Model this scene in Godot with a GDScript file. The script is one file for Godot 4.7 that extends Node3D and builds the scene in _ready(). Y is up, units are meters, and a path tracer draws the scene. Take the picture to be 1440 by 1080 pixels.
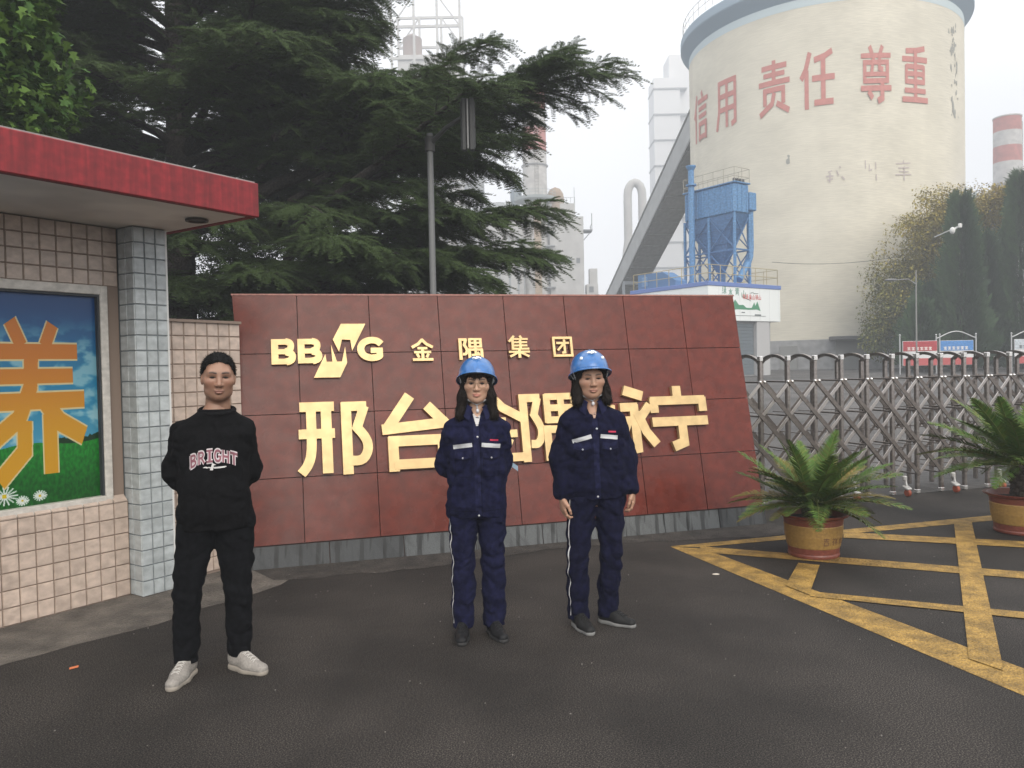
extends Node3D
# A cement works gate in overcast haze: red granite name wall, three people, folding gate, silo and plant behind.


func _ready() -> void:
	seed(7)
	camera_and_light()
	grounds()
	name_wall()
	booth()
	boundary_wall()
	folding_gate()
	silo()
	roadside_works()
	gallery()
	far_plant()
	street_poles()
	notice_boards()
	trees()
	palms()
	people()
	litter()


func camera_and_light() -> void:
	var cam := Camera3D.new()
	cam.name = "camera"
	add_child(cam)
	cam.position = Vector3(0, 1.62, 0)
	cam.rotation = Vector3(-24.0 / 1100.0, 0, -0.02)
	cam.fov = rad_to_deg(2.0 * atan(540.0 / 1100.0))
	cam.near = 0.1
	cam.far = 3000.0
	var sk := PanoramaSkyMaterial.new()
	sk.panorama = overcast()
	var sky := Sky.new()
	sky.sky_material = sk
	var e := Environment.new()
	e.background_mode = Environment.BG_SKY
	e.sky = sky
	e.tonemap_mode = Environment.TONE_MAPPER_LINEAR
	e.tonemap_exposure = 1.7
	e.background_energy_multiplier = 1.0
	e.sdfgi_enabled = true
	e.ssao_enabled = true
	e.ssil_enabled = true
	e.fog_enabled = true
	e.fog_density = 0.0034
	e.fog_light_color = Color(0.93, 0.95, 0.97)
	var w := WorldEnvironment.new()
	w.name = "environment"
	w.environment = e
	add_child(w)
	var sun := DirectionalLight3D.new()
	sun.name = "sun"
	sun.light_color = Color(1.0, 0.96, 0.9)
	sun.light_energy = 0.5
	sun.light_angular_distance = 45.0
	sun.shadow_enabled = true
	sun.rotation_degrees = Vector3(-35, 20, 0)
	add_child(sun)


func overcast() -> ImageTexture:
	var nz := FastNoiseLite.new()
	nz.seed = 5
	nz.frequency = 1.1
	nz.fractal_octaves = 5
	var im := Image.create_empty(512, 256, false, Image.FORMAT_RGBF)
	for y in 256:
		var el := PI / 2 - PI * (y + 0.5) / 256.0
		for x in 512:
			var az := TAU * x / 512.0
			var d := Vector3(cos(el) * cos(az), sin(el), cos(el) * sin(az))
			var k := nz.get_noise_3dv(d * Vector3(1, 2.2, 1))
			var l := 1.0 * (1.0 + 0.35 * maxf(0.0, sin(el))) + 0.05 * k
			var warm := 0.5 + 0.5 * nz.get_noise_3dv(d * 0.7 + Vector3(9, 0, 0))
			if el < 0:
				im.set_pixel(x, y, Color(0.16, 0.155, 0.15))
			else:
				im.set_pixel(x, y, Color(l * lerpf(0.965, 0.99, warm), l * 0.985, l * lerpf(1.03, 1.0, warm)))
	return ImageTexture.create_from_image(im)

# ---------------------------------------------------------------- mesh building
class Mb:
	var v := PackedVector3Array()
	var n := PackedVector3Array()
	var c := PackedColorArray()
	var uv := PackedVector2Array()
	var col := Color.WHITE
	var use_col := false
	var use_uv := false

	func vert(p: Vector3, q: Vector3, t := Vector2.ZERO) -> void:
		v.append(p)
		n.append(q)
		c.append(col)
		uv.append(t)

	func tri(a: Vector3, b: Vector3, d: Vector3) -> void:  # counter-clockwise from outside
		var q := (b - a).cross(d - a).normalized()
		vert(a, q)
		vert(d, q)
		vert(b, q)

	func tri_n(a: Vector3, b: Vector3, d: Vector3, na: Vector3, nb: Vector3, nd: Vector3) -> void:
		vert(a, na)
		vert(d, nd)
		vert(b, nb)

	func quad(a: Vector3, b: Vector3, d: Vector3, e: Vector3) -> void:
		var q := (d - a).cross(e - b).normalized()
		quad_n(a, b, d, e, q, q, q, q)

	func quad_n(a: Vector3, b: Vector3, d: Vector3, e: Vector3, na: Vector3, nb: Vector3, nd: Vector3, ne: Vector3) -> void:
		vert(a, na)
		vert(d, nd)
		vert(b, nb)
		vert(a, na)
		vert(e, ne)
		vert(d, nd)

	func quad_uv(a: Vector3, b: Vector3, d: Vector3, e: Vector3, u0 := Vector2(0, 1), u1 := Vector2(1, 1), u2 := Vector2(1, 0), u3 := Vector2(0, 0)) -> void:
		use_uv = true
		var q := (d - a).cross(e - b).normalized()
		vert(a, q, u0)
		vert(d, q, u2)
		vert(b, q, u1)
		vert(a, q, u0)
		vert(e, q, u3)
		vert(d, q, u2)

	func box(t: Transform3D, s: Vector3) -> void:
		bevel(t, s, 0.0)

	func bevel(t: Transform3D, s: Vector3, b: float) -> void:
		var h := s * 0.5
		for ax in 3:
			for sg: float in [-1.0, 1.0]:
				var u := (ax + 1) % 3
				var w := (ax + 2) % 3
				if sg < 0:
					var k := u
					u = w
					w = k
				var p: Array[Vector3] = []
				for cr in [[-1, -1], [1, -1], [1, 1], [-1, 1]]:
					var q := Vector3.ZERO
					q[ax] = sg * h[ax]
					q[u] = cr[0] * (h[u] - b)
					q[w] = cr[1] * (h[w] - b)
					p.append(t * q)
				quad(p[0], p[1], p[2], p[3])
		if b <= 0.0:
			return
		for ax in 3:
			var u := (ax + 1) % 3
			var w := (ax + 2) % 3
			for su: float in [-1.0, 1.0]:
				for sw: float in [-1.0, 1.0]:
					var q: Array[Vector3] = []
					for k in 4:
						var p := Vector3.ZERO
						p[ax] = (h[ax] - b) * (-1.0 if k in [0, 3] else 1.0)
						p[u] = su * (h[u] if k < 2 else h[u] - b)
						p[w] = sw * (h[w] - b if k < 2 else h[w])
						q.append(t * p)
					if su * sw > 0:
						quad(q[3], q[2], q[1], q[0])
					else:
						quad(q[0], q[1], q[2], q[3])
		for sx: float in [-1.0, 1.0]:
			for sy: float in [-1.0, 1.0]:
				for sz: float in [-1.0, 1.0]:
					var a := t * Vector3(sx * h.x, sy * (h.y - b), sz * (h.z - b))
					var d := t * Vector3(sx * (h.x - b), sy * h.y, sz * (h.z - b))
					var e := t * Vector3(sx * (h.x - b), sy * (h.y - b), sz * h.z)
					if sx * sy * sz > 0:
						tri(a, d, e)
					else:
						tri(a, e, d)

	func bar(a: Vector3, b: Vector3, w: float, hgt: float, up := Vector3.UP, bev := 0.0) -> void:
		var z := (b - a).normalized()
		if absf(z.dot(up)) > 0.98:
			up = Vector3.RIGHT if absf(z.x) < 0.9 else Vector3.UP
		var x := up.cross(z).normalized()
		bevel(Transform3D(Basis(x, z.cross(x), z), (a + b) * 0.5), Vector3(w, hgt, a.distance_to(b)), bev)

	func tube(pts: PackedVector3Array, r: PackedFloat32Array, seg := 8, caps := true) -> void:
		var m := pts.size()
		var rings: Array[PackedVector3Array] = []
		var dirs: Array[PackedVector3Array] = []
		var side := Vector3.ZERO
		for i in m:
			var t := (pts[mini(i + 1, m - 1)] - pts[maxi(i - 1, 0)]).normalized()
			if side == Vector3.ZERO:
				side = t.cross(Vector3.UP if absf(t.y) < 0.9 else Vector3.RIGHT).normalized()
			else:
				side = (side - t * side.dot(t)).normalized()
			var o := t.cross(side)
			var ring := PackedVector3Array()
			var dn := PackedVector3Array()
			for k in seg:
				var an := TAU * k / seg
				var q := side * cos(an) + o * sin(an)
				dn.append(q)
				ring.append(pts[i] + q * r[mini(i, r.size() - 1)])
			rings.append(ring)
			dirs.append(dn)
		for i in m - 1:
			for k in seg:
				var k2 := (k + 1) % seg
				quad_n(rings[i][k], rings[i][k2], rings[i + 1][k2], rings[i + 1][k], dirs[i][k], dirs[i][k2], dirs[i + 1][k2], dirs[i + 1][k])
		if caps:
			for k in seg:
				var k2 := (k + 1) % seg
				tri(pts[0], rings[0][k2], rings[0][k])
				tri(pts[m - 1], rings[m - 1][k], rings[m - 1][k2])

	func cyl(a: Vector3, b: Vector3, r: float, seg := 10) -> void:
		tube(PackedVector3Array([a, b]), PackedFloat32Array([r, r]), seg)

	func lathe(t: Transform3D, prof: PackedVector2Array, seg := 24, arc := TAU, from := 0.0) -> void:
		for i in prof.size() - 1:
			var p := prof[i]
			var q := prof[i + 1]
			var d := q - p
			var nr := Vector2(d.y, -d.x).normalized()
			for k in seg:
				var a0 := from + arc * k / seg
				var a1 := from + arc * (k + 1) / seg
				var e0 := Vector3(sin(a0), 0, cos(a0))
				var e1 := Vector3(sin(a1), 0, cos(a1))
				var n0 := (t.basis * (e0 * nr.x + Vector3.UP * nr.y)).normalized()
				var n1 := (t.basis * (e1 * nr.x + Vector3.UP * nr.y)).normalized()
				quad_n(t * (e0 * p.x + Vector3.UP * p.y), t * (e1 * p.x + Vector3.UP * p.y), t * (e1 * q.x + Vector3.UP * q.y), t * (e0 * q.x + Vector3.UP * q.y), n0, n1, n1, n0)

	func prism(poly: PackedVector2Array, t: Transform3D, z0: float, z1: float) -> void:
		var pg := poly.duplicate()
		if Geometry2D.is_polygon_clockwise(pg):
			pg.reverse()
		var ix := Geometry2D.triangulate_polygon(pg)
		var i := 0
		while i + 2 < ix.size():
			var a := pg[ix[i]]
			var b := pg[ix[i + 1]]
			var d := pg[ix[i + 2]]
			if (b - a).cross(d - a) < 0:
				var e := b
				b = d
				d = e
			tri(t * Vector3(a.x, a.y, z1), t * Vector3(b.x, b.y, z1), t * Vector3(d.x, d.y, z1))
			tri(t * Vector3(a.x, a.y, z0), t * Vector3(d.x, d.y, z0), t * Vector3(b.x, b.y, z0))
			i += 3
		for k in pg.size():
			var a := pg[k]
			var b := pg[(k + 1) % pg.size()]
			quad(t * Vector3(a.x, a.y, z0), t * Vector3(b.x, b.y, z0), t * Vector3(b.x, b.y, z1), t * Vector3(a.x, a.y, z1))

	func ball(t: Transform3D, seg := 12, rings := 7) -> void:
		var inv := t.basis.inverse().transposed()
		for i in rings:
			for k in seg:
				var p: Array[Vector3] = []
				for cr in [[k, i], [k + 1, i], [k + 1, i + 1], [k, i + 1]]:
					var th: float = TAU * cr[0] / seg
					var ph: float = -PI / 2 + PI * cr[1] / rings
					p.append(Vector3(sin(th) * cos(ph), sin(ph), cos(th) * cos(ph)))
				quad_n(t * p[0], t * p[1], t * p[2], t * p[3], (inv * p[0]).normalized(), (inv * p[1]).normalized(), (inv * p[2]).normalized(), (inv * p[3]).normalized())

	func mesh() -> ArrayMesh:
		var a := []
		a.resize(Mesh.ARRAY_MAX)
		a[Mesh.ARRAY_VERTEX] = v
		a[Mesh.ARRAY_NORMAL] = n
		if use_col:
			a[Mesh.ARRAY_COLOR] = c
		if use_uv:
			a[Mesh.ARRAY_TEX_UV] = uv
		var m := ArrayMesh.new()
		if v.size() > 0:
			m.add_surface_from_arrays(Mesh.PRIMITIVE_TRIANGLES, a)
		return m


func at(p: Vector3, b := Basis.IDENTITY) -> Transform3D:
	return Transform3D(b, p)


# ---------------------------------------------------------------- scene tree
var taken := {}


func fresh(parent: Node, called: String) -> String:
	var key := str(parent.get_instance_id()) + called
	var k: int = taken.get(key, 0)
	taken[key] = k + 1
	return called if k == 0 else "%s_%03d" % [called, k]


func tag(o: Node, label := "", category := "", group := "", kind := "") -> Node:
	if label: o.set_meta("label", label)
	if category: o.set_meta("category", category)
	if group: o.set_meta("group", group)
	if kind: o.set_meta("kind", kind)
	return o


func thing(called: String, label: String, category: String, t := Transform3D.IDENTITY, group := "") -> Node3D:
	var o := Node3D.new()
	o.name = fresh(self, called)
	add_child(o)
	o.transform = t
	tag(o, label, category, group)
	return o


func part(called: String, m: Variant, mt: Material, parent: Node = self, t := Transform3D.IDENTITY) -> MeshInstance3D:
	var o := MeshInstance3D.new()
	o.name = fresh(parent, called)
	o.mesh = m.mesh() if m is Mb else m
	o.material_override = mt
	parent.add_child(o)
	o.transform = t
	return o


func many(called: String, m: Variant, mt: Material, where: Array[Transform3D], parent: Node = self, cols := PackedColorArray()) -> MultiMeshInstance3D:
	var mm := MultiMesh.new()
	mm.transform_format = MultiMesh.TRANSFORM_3D
	mm.use_colors = cols.size() > 0
	mm.mesh = m.mesh() if m is Mb else m
	mm.instance_count = where.size()
	for i in where.size():
		mm.set_instance_transform(i, where[i])
		if cols.size():
			mm.set_instance_color(i, cols[i])
	var o := MultiMeshInstance3D.new()
	o.name = fresh(parent, called)
	o.multimesh = mm
	o.material_override = mt
	parent.add_child(o)
	o.set_meta("kind", "stuff")
	return o


func copy(o: Node3D, called: String, label: String, t: Transform3D) -> Node3D:
	var r: Node3D = o.duplicate()
	r.name = fresh(self, called)
	add_child(r)
	r.transform = t
	r.set_meta("label", label)
	return r


# ---------------------------------------------------------------- materials
var texs := {}


func noise_tex(key: String, freq: float, lo: float, hi: float, oct := 4, sd := 1, size := 512, kind := FastNoiseLite.TYPE_SIMPLEX_SMOOTH, stretch := 0) -> Texture2D:
	if texs.has(key):
		return texs[key]
	var nz := FastNoiseLite.new()
	nz.noise_type = kind
	nz.seed = sd
	nz.frequency = freq
	nz.fractal_octaves = oct
	var t := NoiseTexture2D.new()
	t.width = size
	t.height = size if stretch == 0 else size >> stretch
	t.seamless = true
	t.noise = nz
	var g := Gradient.new()
	g.offsets = PackedFloat32Array([0.2, 0.8])
	g.colors = PackedColorArray([Color(lo, lo, lo), Color(hi, hi, hi)])
	t.color_ramp = g
	texs[key] = t
	return t


func lin(r: float, g: float, b: float) -> Color:
	return Color(r, g, b).linear_to_srgb()


func s8(r: float, g: float, b: float) -> Color:  # a colour as read in sRGB 0..255
	return Color(r / 255.0, g / 255.0, b / 255.0)


func mat(c: Color, rough := 0.8, metal := 0.0, tex: Texture2D = null, sc := 1.0, det: Texture2D = null, dsc := 8.0, bump: Texture2D = null, bh := 1.0) -> StandardMaterial3D:
	var m := StandardMaterial3D.new()
	m.albedo_color = c
	m.roughness = rough
	m.metallic = metal
	if tex:
		m.albedo_texture = tex
	m.uv1_triplanar = true
	m.uv1_world_triplanar = true
	m.uv1_scale = Vector3.ONE * sc
	if det:
		m.detail_enabled = true
		m.detail_albedo = det
		m.detail_blend_mode = BaseMaterial3D.BLEND_MODE_MUL
		m.detail_uv_layer = BaseMaterial3D.DETAIL_UV_2
		m.uv2_triplanar = true
		m.uv2_world_triplanar = true
		m.uv2_scale = Vector3.ONE * dsc
	if bump:
		m.heightmap_enabled = true
		m.heightmap_texture = bump
		m.heightmap_scale = bh
	return m


# ---------------------------------------------------------------- brush strokes and glyphs
# a stroke is [width, x0, y0, x1, y1, ...] in a box of 100 by 100, y down
func stroke_outline(s: Array) -> Array:
	var w: float = s[0] * 0.5
	var p := PackedVector2Array()
	var i := 1
	while i < s.size():
		p.append(Vector2(s[i], s[i + 1]))
		i += 2
	if p.size() >= 5:  # round the long curved strokes
		for pass_no in 2:
			var q := PackedVector2Array([p[0]])
			for k in range(1, p.size() - 1):
				q.append(p[k].lerp(p[k - 1], 0.25))
				q.append(p[k].lerp(p[k + 1], 0.25))
			q.append(p[p.size() - 1])
			p = q
	var l := PackedVector2Array()
	var r := PackedVector2Array()
	for k in p.size():
		var d0 := (p[k] - p[maxi(k - 1, 0)]).normalized()
		var d1 := (p[mini(k + 1, p.size() - 1)] - p[k]).normalized()
		if k == 0: d0 = d1
		if k == p.size() - 1: d1 = d0
		var mt := (d0.orthogonal() + d1.orthogonal()).normalized()
		var len := w / maxf(0.45, mt.dot(d0.orthogonal()))
		l.append(p[k] + mt * len)
		r.append(p[k] - mt * len)
	return [l, r]


func glyph_raised(b: Mb, strokes: Array, t: Transform3D, size: Vector2, z0: float, z1: float) -> void:
	var step := 0.0
	for s in strokes:
		var lr := stroke_outline(s)
		var l: PackedVector2Array = lr[0]
		var r: PackedVector2Array = lr[1]
		step += 0.0007
		for k in l.size() - 1:
			var q := PackedVector2Array()
			for e in [l[k], l[k + 1], r[k + 1], r[k]]:
				q.append(Vector2(e.x * 0.01 * size.x, (1.0 - e.y * 0.01) * size.y))
			var f: Array[Vector3] = []
			var g: Array[Vector3] = []
			for e in q:
				f.append(t * Vector3(e.x, e.y, z1 + step))
				g.append(t * Vector3(e.x, e.y, z0))
			var flip := (q[1] - q[0]).cross(q[2] - q[0]) < 0
			if flip:
				b.quad(f[3], f[2], f[1], f[0])
			else:
				b.quad(f[0], f[1], f[2], f[3])
			var ids := [0, 1, 2, 3] if not flip else [3, 2, 1, 0]
			for j in 4:
				var a: int = ids[j]
				var d: int = ids[(j + 1) % 4]
				var inner_edge: bool = (a in [1, 2] and d in [1, 2] and k < l.size() - 2) or (a in [0, 3] and d in [0, 3] and k > 0)
				if not inner_edge:
					b.quad(g[a], g[d], f[d], f[a])


# the same strokes laid on any surface: place(u, v, lift) gives the point for u, v in 0..1 (v up)
func glyph_on(b: Mb, strokes: Array, place: Callable, lift: float, cut := 6.0, step0 := 0.0008) -> void:
	var step := lift
	for s in strokes:
		var lr := stroke_outline(s)
		var l: PackedVector2Array = lr[0]
		var r: PackedVector2Array = lr[1]
		step += step0
		for k in l.size() - 1:
			var parts := maxi(1, int(ceil(maxf(l[k].distance_to(l[k + 1]), r[k].distance_to(r[k + 1])) / cut)))
			for j in parts:
				var e: Array[Vector2] = [l[k].lerp(l[k + 1], float(j) / parts), l[k].lerp(l[k + 1], float(j + 1) / parts), r[k].lerp(r[k + 1], float(j + 1) / parts), r[k].lerp(r[k + 1], float(j) / parts)]
				var p: Array[Vector3] = []
				for q in e:
					p.append(place.call(q.x * 0.01, 1.0 - q.y * 0.01, step))
				if (e[1] - e[0]).cross(e[2] - e[0]) > 0:
					b.quad(p[3], p[2], p[1], p[0])
				else:
					b.quad(p[0], p[1], p[2], p[3])


func glyph(ch: String) -> Array:
	match ch:
		"xing": return [[13, 4, 9, 50, 9], [13, 2, 46, 50, 46], [13, 19, 9, 19, 60, 17, 78, 12, 90, 4, 99], [14, 39, 9, 39, 100], [14, 66, 4, 66, 103], [13, 60, 10, 94, 10], [13, 91, 10, 80, 40], [13, 77, 36, 92, 54, 95, 70, 86, 86, 66, 84]]
		"tai": return [[15, 43, 0, 12, 42], [14, 3, 45, 94, 38], [14, 66, 14, 97, 46], [14, 17, 55, 17, 101], [14, 11, 61, 89, 61], [14, 85, 55, 85, 101], [13, 17, 92, 85, 92]]
		"jin": return [[13, 52, 1, 32, 22, 3, 38], [13, 48, 1, 68, 22, 97, 38], [11, 28, 42, 72, 42], [11, 12, 60, 88, 60], [13, 50, 42, 50, 94], [12, 24, 67, 33, 85], [12, 76, 67, 67, 85], [12, 4, 94, 96, 94]]
		"yu": return [[13, 8, 2, 8, 102], [12, 4, 8, 36, 8], [12, 32, 8, 24, 34], [12, 22, 30, 34, 50, 35, 64, 28, 77, 16, 76], [11, 47, 3, 47, 46], [11, 93, 3, 93, 46], [10, 44, 7, 96, 7], [10, 44, 24, 96, 24], [10, 44, 42, 96, 42], [11, 70, 5, 70, 82], [12, 44, 50, 44, 102], [11, 40, 56, 99, 56], [12, 95, 54, 95, 92, 82, 97], [10, 52, 82, 83, 79], [9, 77, 67, 86, 84]]
		"ji": return [[10, 32, 0, 8, 27], [11, 24, 14, 24, 64], [9, 24, 15, 92, 15], [9, 24, 30, 88, 30], [9, 24, 45, 88, 45], [9, 20, 60, 95, 60], [11, 57, 14, 57, 62], [10, 56, 0, 64, 13], [9, 4, 74, 96, 74], [12, 50, 62, 50, 102], [10, 46, 76, 8, 96], [10, 54, 76, 92, 96]]
		"tuan": return [[11, 8, 3, 8, 99], [11, 92, 3, 92, 99], [11, 4, 8, 96, 8], [11, 4, 93, 96, 93], [10, 20, 33, 80, 33], [11, 58, 16, 58, 78, 44, 80], [10, 55, 36, 24, 68]]
		"yong": return [[12, 7, 26, 7, 80], [11, 3, 31, 36, 31], [12, 32, 26, 32, 80], [11, 7, 72, 32, 72], [15, 54, 4, 84, 14], [13, 46, 30, 74, 30], [14, 68, 26, 68, 92, 54, 94], [12, 40, 50, 58, 50, 40, 86], [13, 94, 27, 73, 52], [14, 72, 38, 84, 68, 99, 88]]
		"ning": return [[15, 50, 0, 50, 18], [14, 8, 18, 8, 40], [13, 2, 22, 98, 22], [14, 93, 18, 93, 40], [14, 2, 54, 99, 54], [15, 53, 54, 53, 86, 34, 92]]
		"xin": return [[11, 27, 2, 16, 30, 3, 47], [11, 18, 32, 18, 100], [10, 60, 0, 67, 13], [10, 34, 19, 98, 19], [9, 42, 35, 90, 35], [9, 42, 50, 90, 50], [10, 46, 62, 46, 100], [10, 42, 66, 92, 66], [10, 87, 62, 87, 100], [10, 46, 93, 87, 93]]
		"yong4": return [[11, 17, 5, 17, 62, 5, 100], [10, 12, 9, 93, 9], [11, 88, 5, 88, 90, 72, 95], [10, 17, 36, 88, 36], [10, 17, 62, 88, 62], [11, 53, 9, 53, 98]]
		"ze": return [[10, 12, 12, 88, 12], [9, 18, 26, 82, 26], [10, 3, 41, 97, 41], [11, 50, 0, 50, 41], [11, 22, 50, 22, 82], [10, 17, 54, 83, 54], [11, 78, 50, 78, 82], [11, 51, 60, 44, 80, 6, 98], [11, 58, 80, 95, 97]]
		"ren": return [[12, 28, 0, 16, 30, 2, 47], [12, 18, 32, 18, 102], [11, 92, 2, 70, 10, 40, 15], [11, 34, 48, 99, 48], [13, 66, 10, 66, 92], [11, 40, 92, 95, 92]]
		"zun": return [[10, 30, 0, 38, 14], [10, 70, 0, 62, 14], [9, 4, 17, 96, 17], [10, 15, 26, 15, 66], [9, 10, 29, 90, 29], [10, 85, 26, 85, 66], [9, 42, 20, 36, 46], [9, 60, 20, 60, 40, 72, 42], [8, 15, 50, 85, 50], [9, 15, 62, 85, 62], [10, 3, 75, 97, 75], [12, 68, 66, 68, 93, 54, 98], [11, 26, 80, 38, 93]]
		"zhong": return [[10, 88, 1, 55, 6, 15, 8], [10, 2, 22, 98, 22], [10, 17, 32, 17, 66], [9, 17, 35, 83, 35], [10, 83, 32, 83, 66], [9, 17, 48, 83, 48], [9, 17, 62, 83, 62], [12, 50, 5, 50, 94], [9, 10, 78, 90, 78], [10, 1, 94, 99, 94]]
		"yang": return [[11, 28, -2, 38, 16], [11, 68, 0, 60, 16], [11, 8, 20, 92, 20], [11, 14, 38, 87, 38], [12, 0, 56, 98, 56], [13, 47, 20, 45, 46, 34, 68, 2, 88], [14, 58, 56, 72, 72, 97, 84], [13, 39, 70, 38, 92, 14, 112], [13, 63, 66, 63, 110]]
		"ji2": return [[9, 10, 14, 90, 14], [9, 50, 0, 50, 36], [9, 18, 36, 82, 36], [8, 22, 52, 22, 98], [8, 22, 54, 78, 54], [8, 78, 52, 78, 98], [8, 22, 94, 78, 94]]
		"xiang": return [[8, 20, 0, 28, 12], [8, 4, 20, 38, 20, 6, 60], [8, 24, 40, 24, 100], [8, 50, 2, 58, 14], [8, 90, 2, 80, 16], [8, 46, 24, 96, 24], [8, 50, 44, 92, 44], [8, 42, 66, 99, 66], [9, 71, 24, 71, 102]]
		"ru": return [[9, 28, 4, 14, 50, 44, 84], [9, 4, 30, 50, 30], [9, 44, 30, 34, 62, 6, 94], [9, 60, 26, 60, 88], [8, 60, 30, 92, 30], [9, 92, 26, 92, 88], [8, 60, 80, 92, 80]]
		"yi": return [[8, 50, 0, 50, 10], [8, 16, 12, 84, 12], [8, 6, 28, 94, 28], [8, 24, 38, 24, 66], [7, 24, 40, 76, 40], [8, 76, 38, 76, 66], [7, 24, 52, 76, 52], [7, 24, 64, 76, 64], [8, 14, 76, 6, 92], [8, 32, 76, 40, 96, 74, 96, 76, 84], [8, 86, 76, 96, 90]]
		"shan": return [[11, 50, 2, 50, 92], [11, 10, 34, 10, 92], [11, 90, 34, 90, 98], [11, 5, 92, 95, 92]]
		"shui": return [[11, 50, 0, 50, 92, 36, 96], [9, 8, 28, 38, 28, 30, 60, 6, 84], [9, 88, 16, 60, 40], [9, 56, 36, 70, 66, 98, 88]]
		"qing": return [[8, 10, 12, 90, 12], [8, 16, 26, 84, 26], [8, 4, 40, 96, 40], [9, 50, 0, 50, 40], [8, 24, 50, 22, 98], [8, 20, 53, 80, 53], [8, 76, 50, 76, 94, 64, 98], [7, 24, 66, 76, 66], [7, 24, 79, 76, 79]]
		"lv": return [[8, 30, 2, 10, 32, 34, 32, 8, 66, 38, 62], [8, 4, 92, 40, 80], [8, 50, 8, 88, 8], [8, 84, 6, 82, 42], [8, 48, 24, 84, 24], [8, 44, 42, 98, 42], [8, 70, 42, 70, 94, 60, 98], [7, 52, 54, 60, 64], [7, 90, 52, 78, 64], [7, 64, 66, 46, 84], [7, 76, 66, 96, 88]]
		"shi": return [[8, 26, 2, 26, 42], [8, 26, 5, 74, 5], [8, 74, 2, 74, 42], [7, 26, 22, 74, 22], [8, 26, 39, 74, 39], [8, 6, 52, 94, 52], [8, 52, 52, 52, 90], [8, 52, 70, 84, 70], [8, 26, 60, 4, 96], [8, 20, 76, 44, 92, 96, 94]]
		"jiu": return [[8, 26, 0, 30, 12], [8, 4, 16, 52, 16], [7, 10, 28, 10, 52], [7, 10, 30, 46, 30], [7, 46, 28, 46, 52], [7, 10, 50, 46, 50], [8, 28, 50, 28, 96], [7, 14, 62, 4, 84], [7, 40, 62, 52, 80], [8, 56, 30, 98, 30], [8, 74, 4, 72, 50, 54, 98], [8, 80, 34, 80, 88, 96, 90, 96, 76], [7, 84, 8, 92, 20]]
		"yin": return [[8, 24, 0, 4, 34], [7, 18, 22, 42, 22], [7, 8, 42, 42, 42], [7, 6, 62, 42, 62], [8, 24, 42, 24, 92, 42, 82], [8, 54, 4, 54, 92, 72, 84], [7, 54, 7, 90, 7], [7, 90, 4, 90, 48], [7, 54, 26, 90, 26], [7, 54, 46, 90, 46], [8, 96, 54, 74, 66], [8, 66, 48, 78, 74, 99, 96]]
		"block": return [[22, 0, 22, 90, 22], [16, 10, 55, 84, 55], [18, 4, 86, 92, 86], [18, 45, 5, 45, 95]]
		"bb": return [[28, 14, 0, 14, 100], [22, 14, 11, 62, 11], [20, 14, 50, 62, 50], [22, 14, 89, 64, 89], [26, 56, 9, 76, 14, 80, 29, 74, 44, 58, 50], [28, 58, 51, 80, 57, 85, 71, 80, 85, 58, 91]]
		"gg": return [[27, 95, 30, 80, 15, 52, 12, 24, 24, 14, 50, 24, 76, 50, 88, 78, 85, 90, 76], [22, 54, 56, 100, 56], [24, 88, 50, 88, 84]]
	return []

# ---------------------------------------------------------------- ground
func ground_y(z: float) -> float:  # the works yard climbs gently behind the gate
	return clampf((-z - 11.0) * 0.0205, 0.0, 1.04)


func flat(poly: Array, y: float) -> Mb:
	var b := Mb.new()
	var p := PackedVector2Array()
	for q in poly:
		p.append(Vector2(q[0], -q[1]))
	if Geometry2D.is_polygon_clockwise(p):
		p.reverse()
	var ix := Geometry2D.triangulate_polygon(p)
	var i := 0
	while i + 2 < ix.size():
		var a := Vector3(p[ix[i]].x, y, -p[ix[i]].y)
		var d := Vector3(p[ix[i + 1]].x, y, -p[ix[i + 1]].y)
		var e := Vector3(p[ix[i + 2]].x, y, -p[ix[i + 2]].y)
		if (d - a).cross(e - a).y < 0:
			b.tri(a, e, d)
		else:
			b.tri(a, d, e)
		i += 3
	return b


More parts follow.
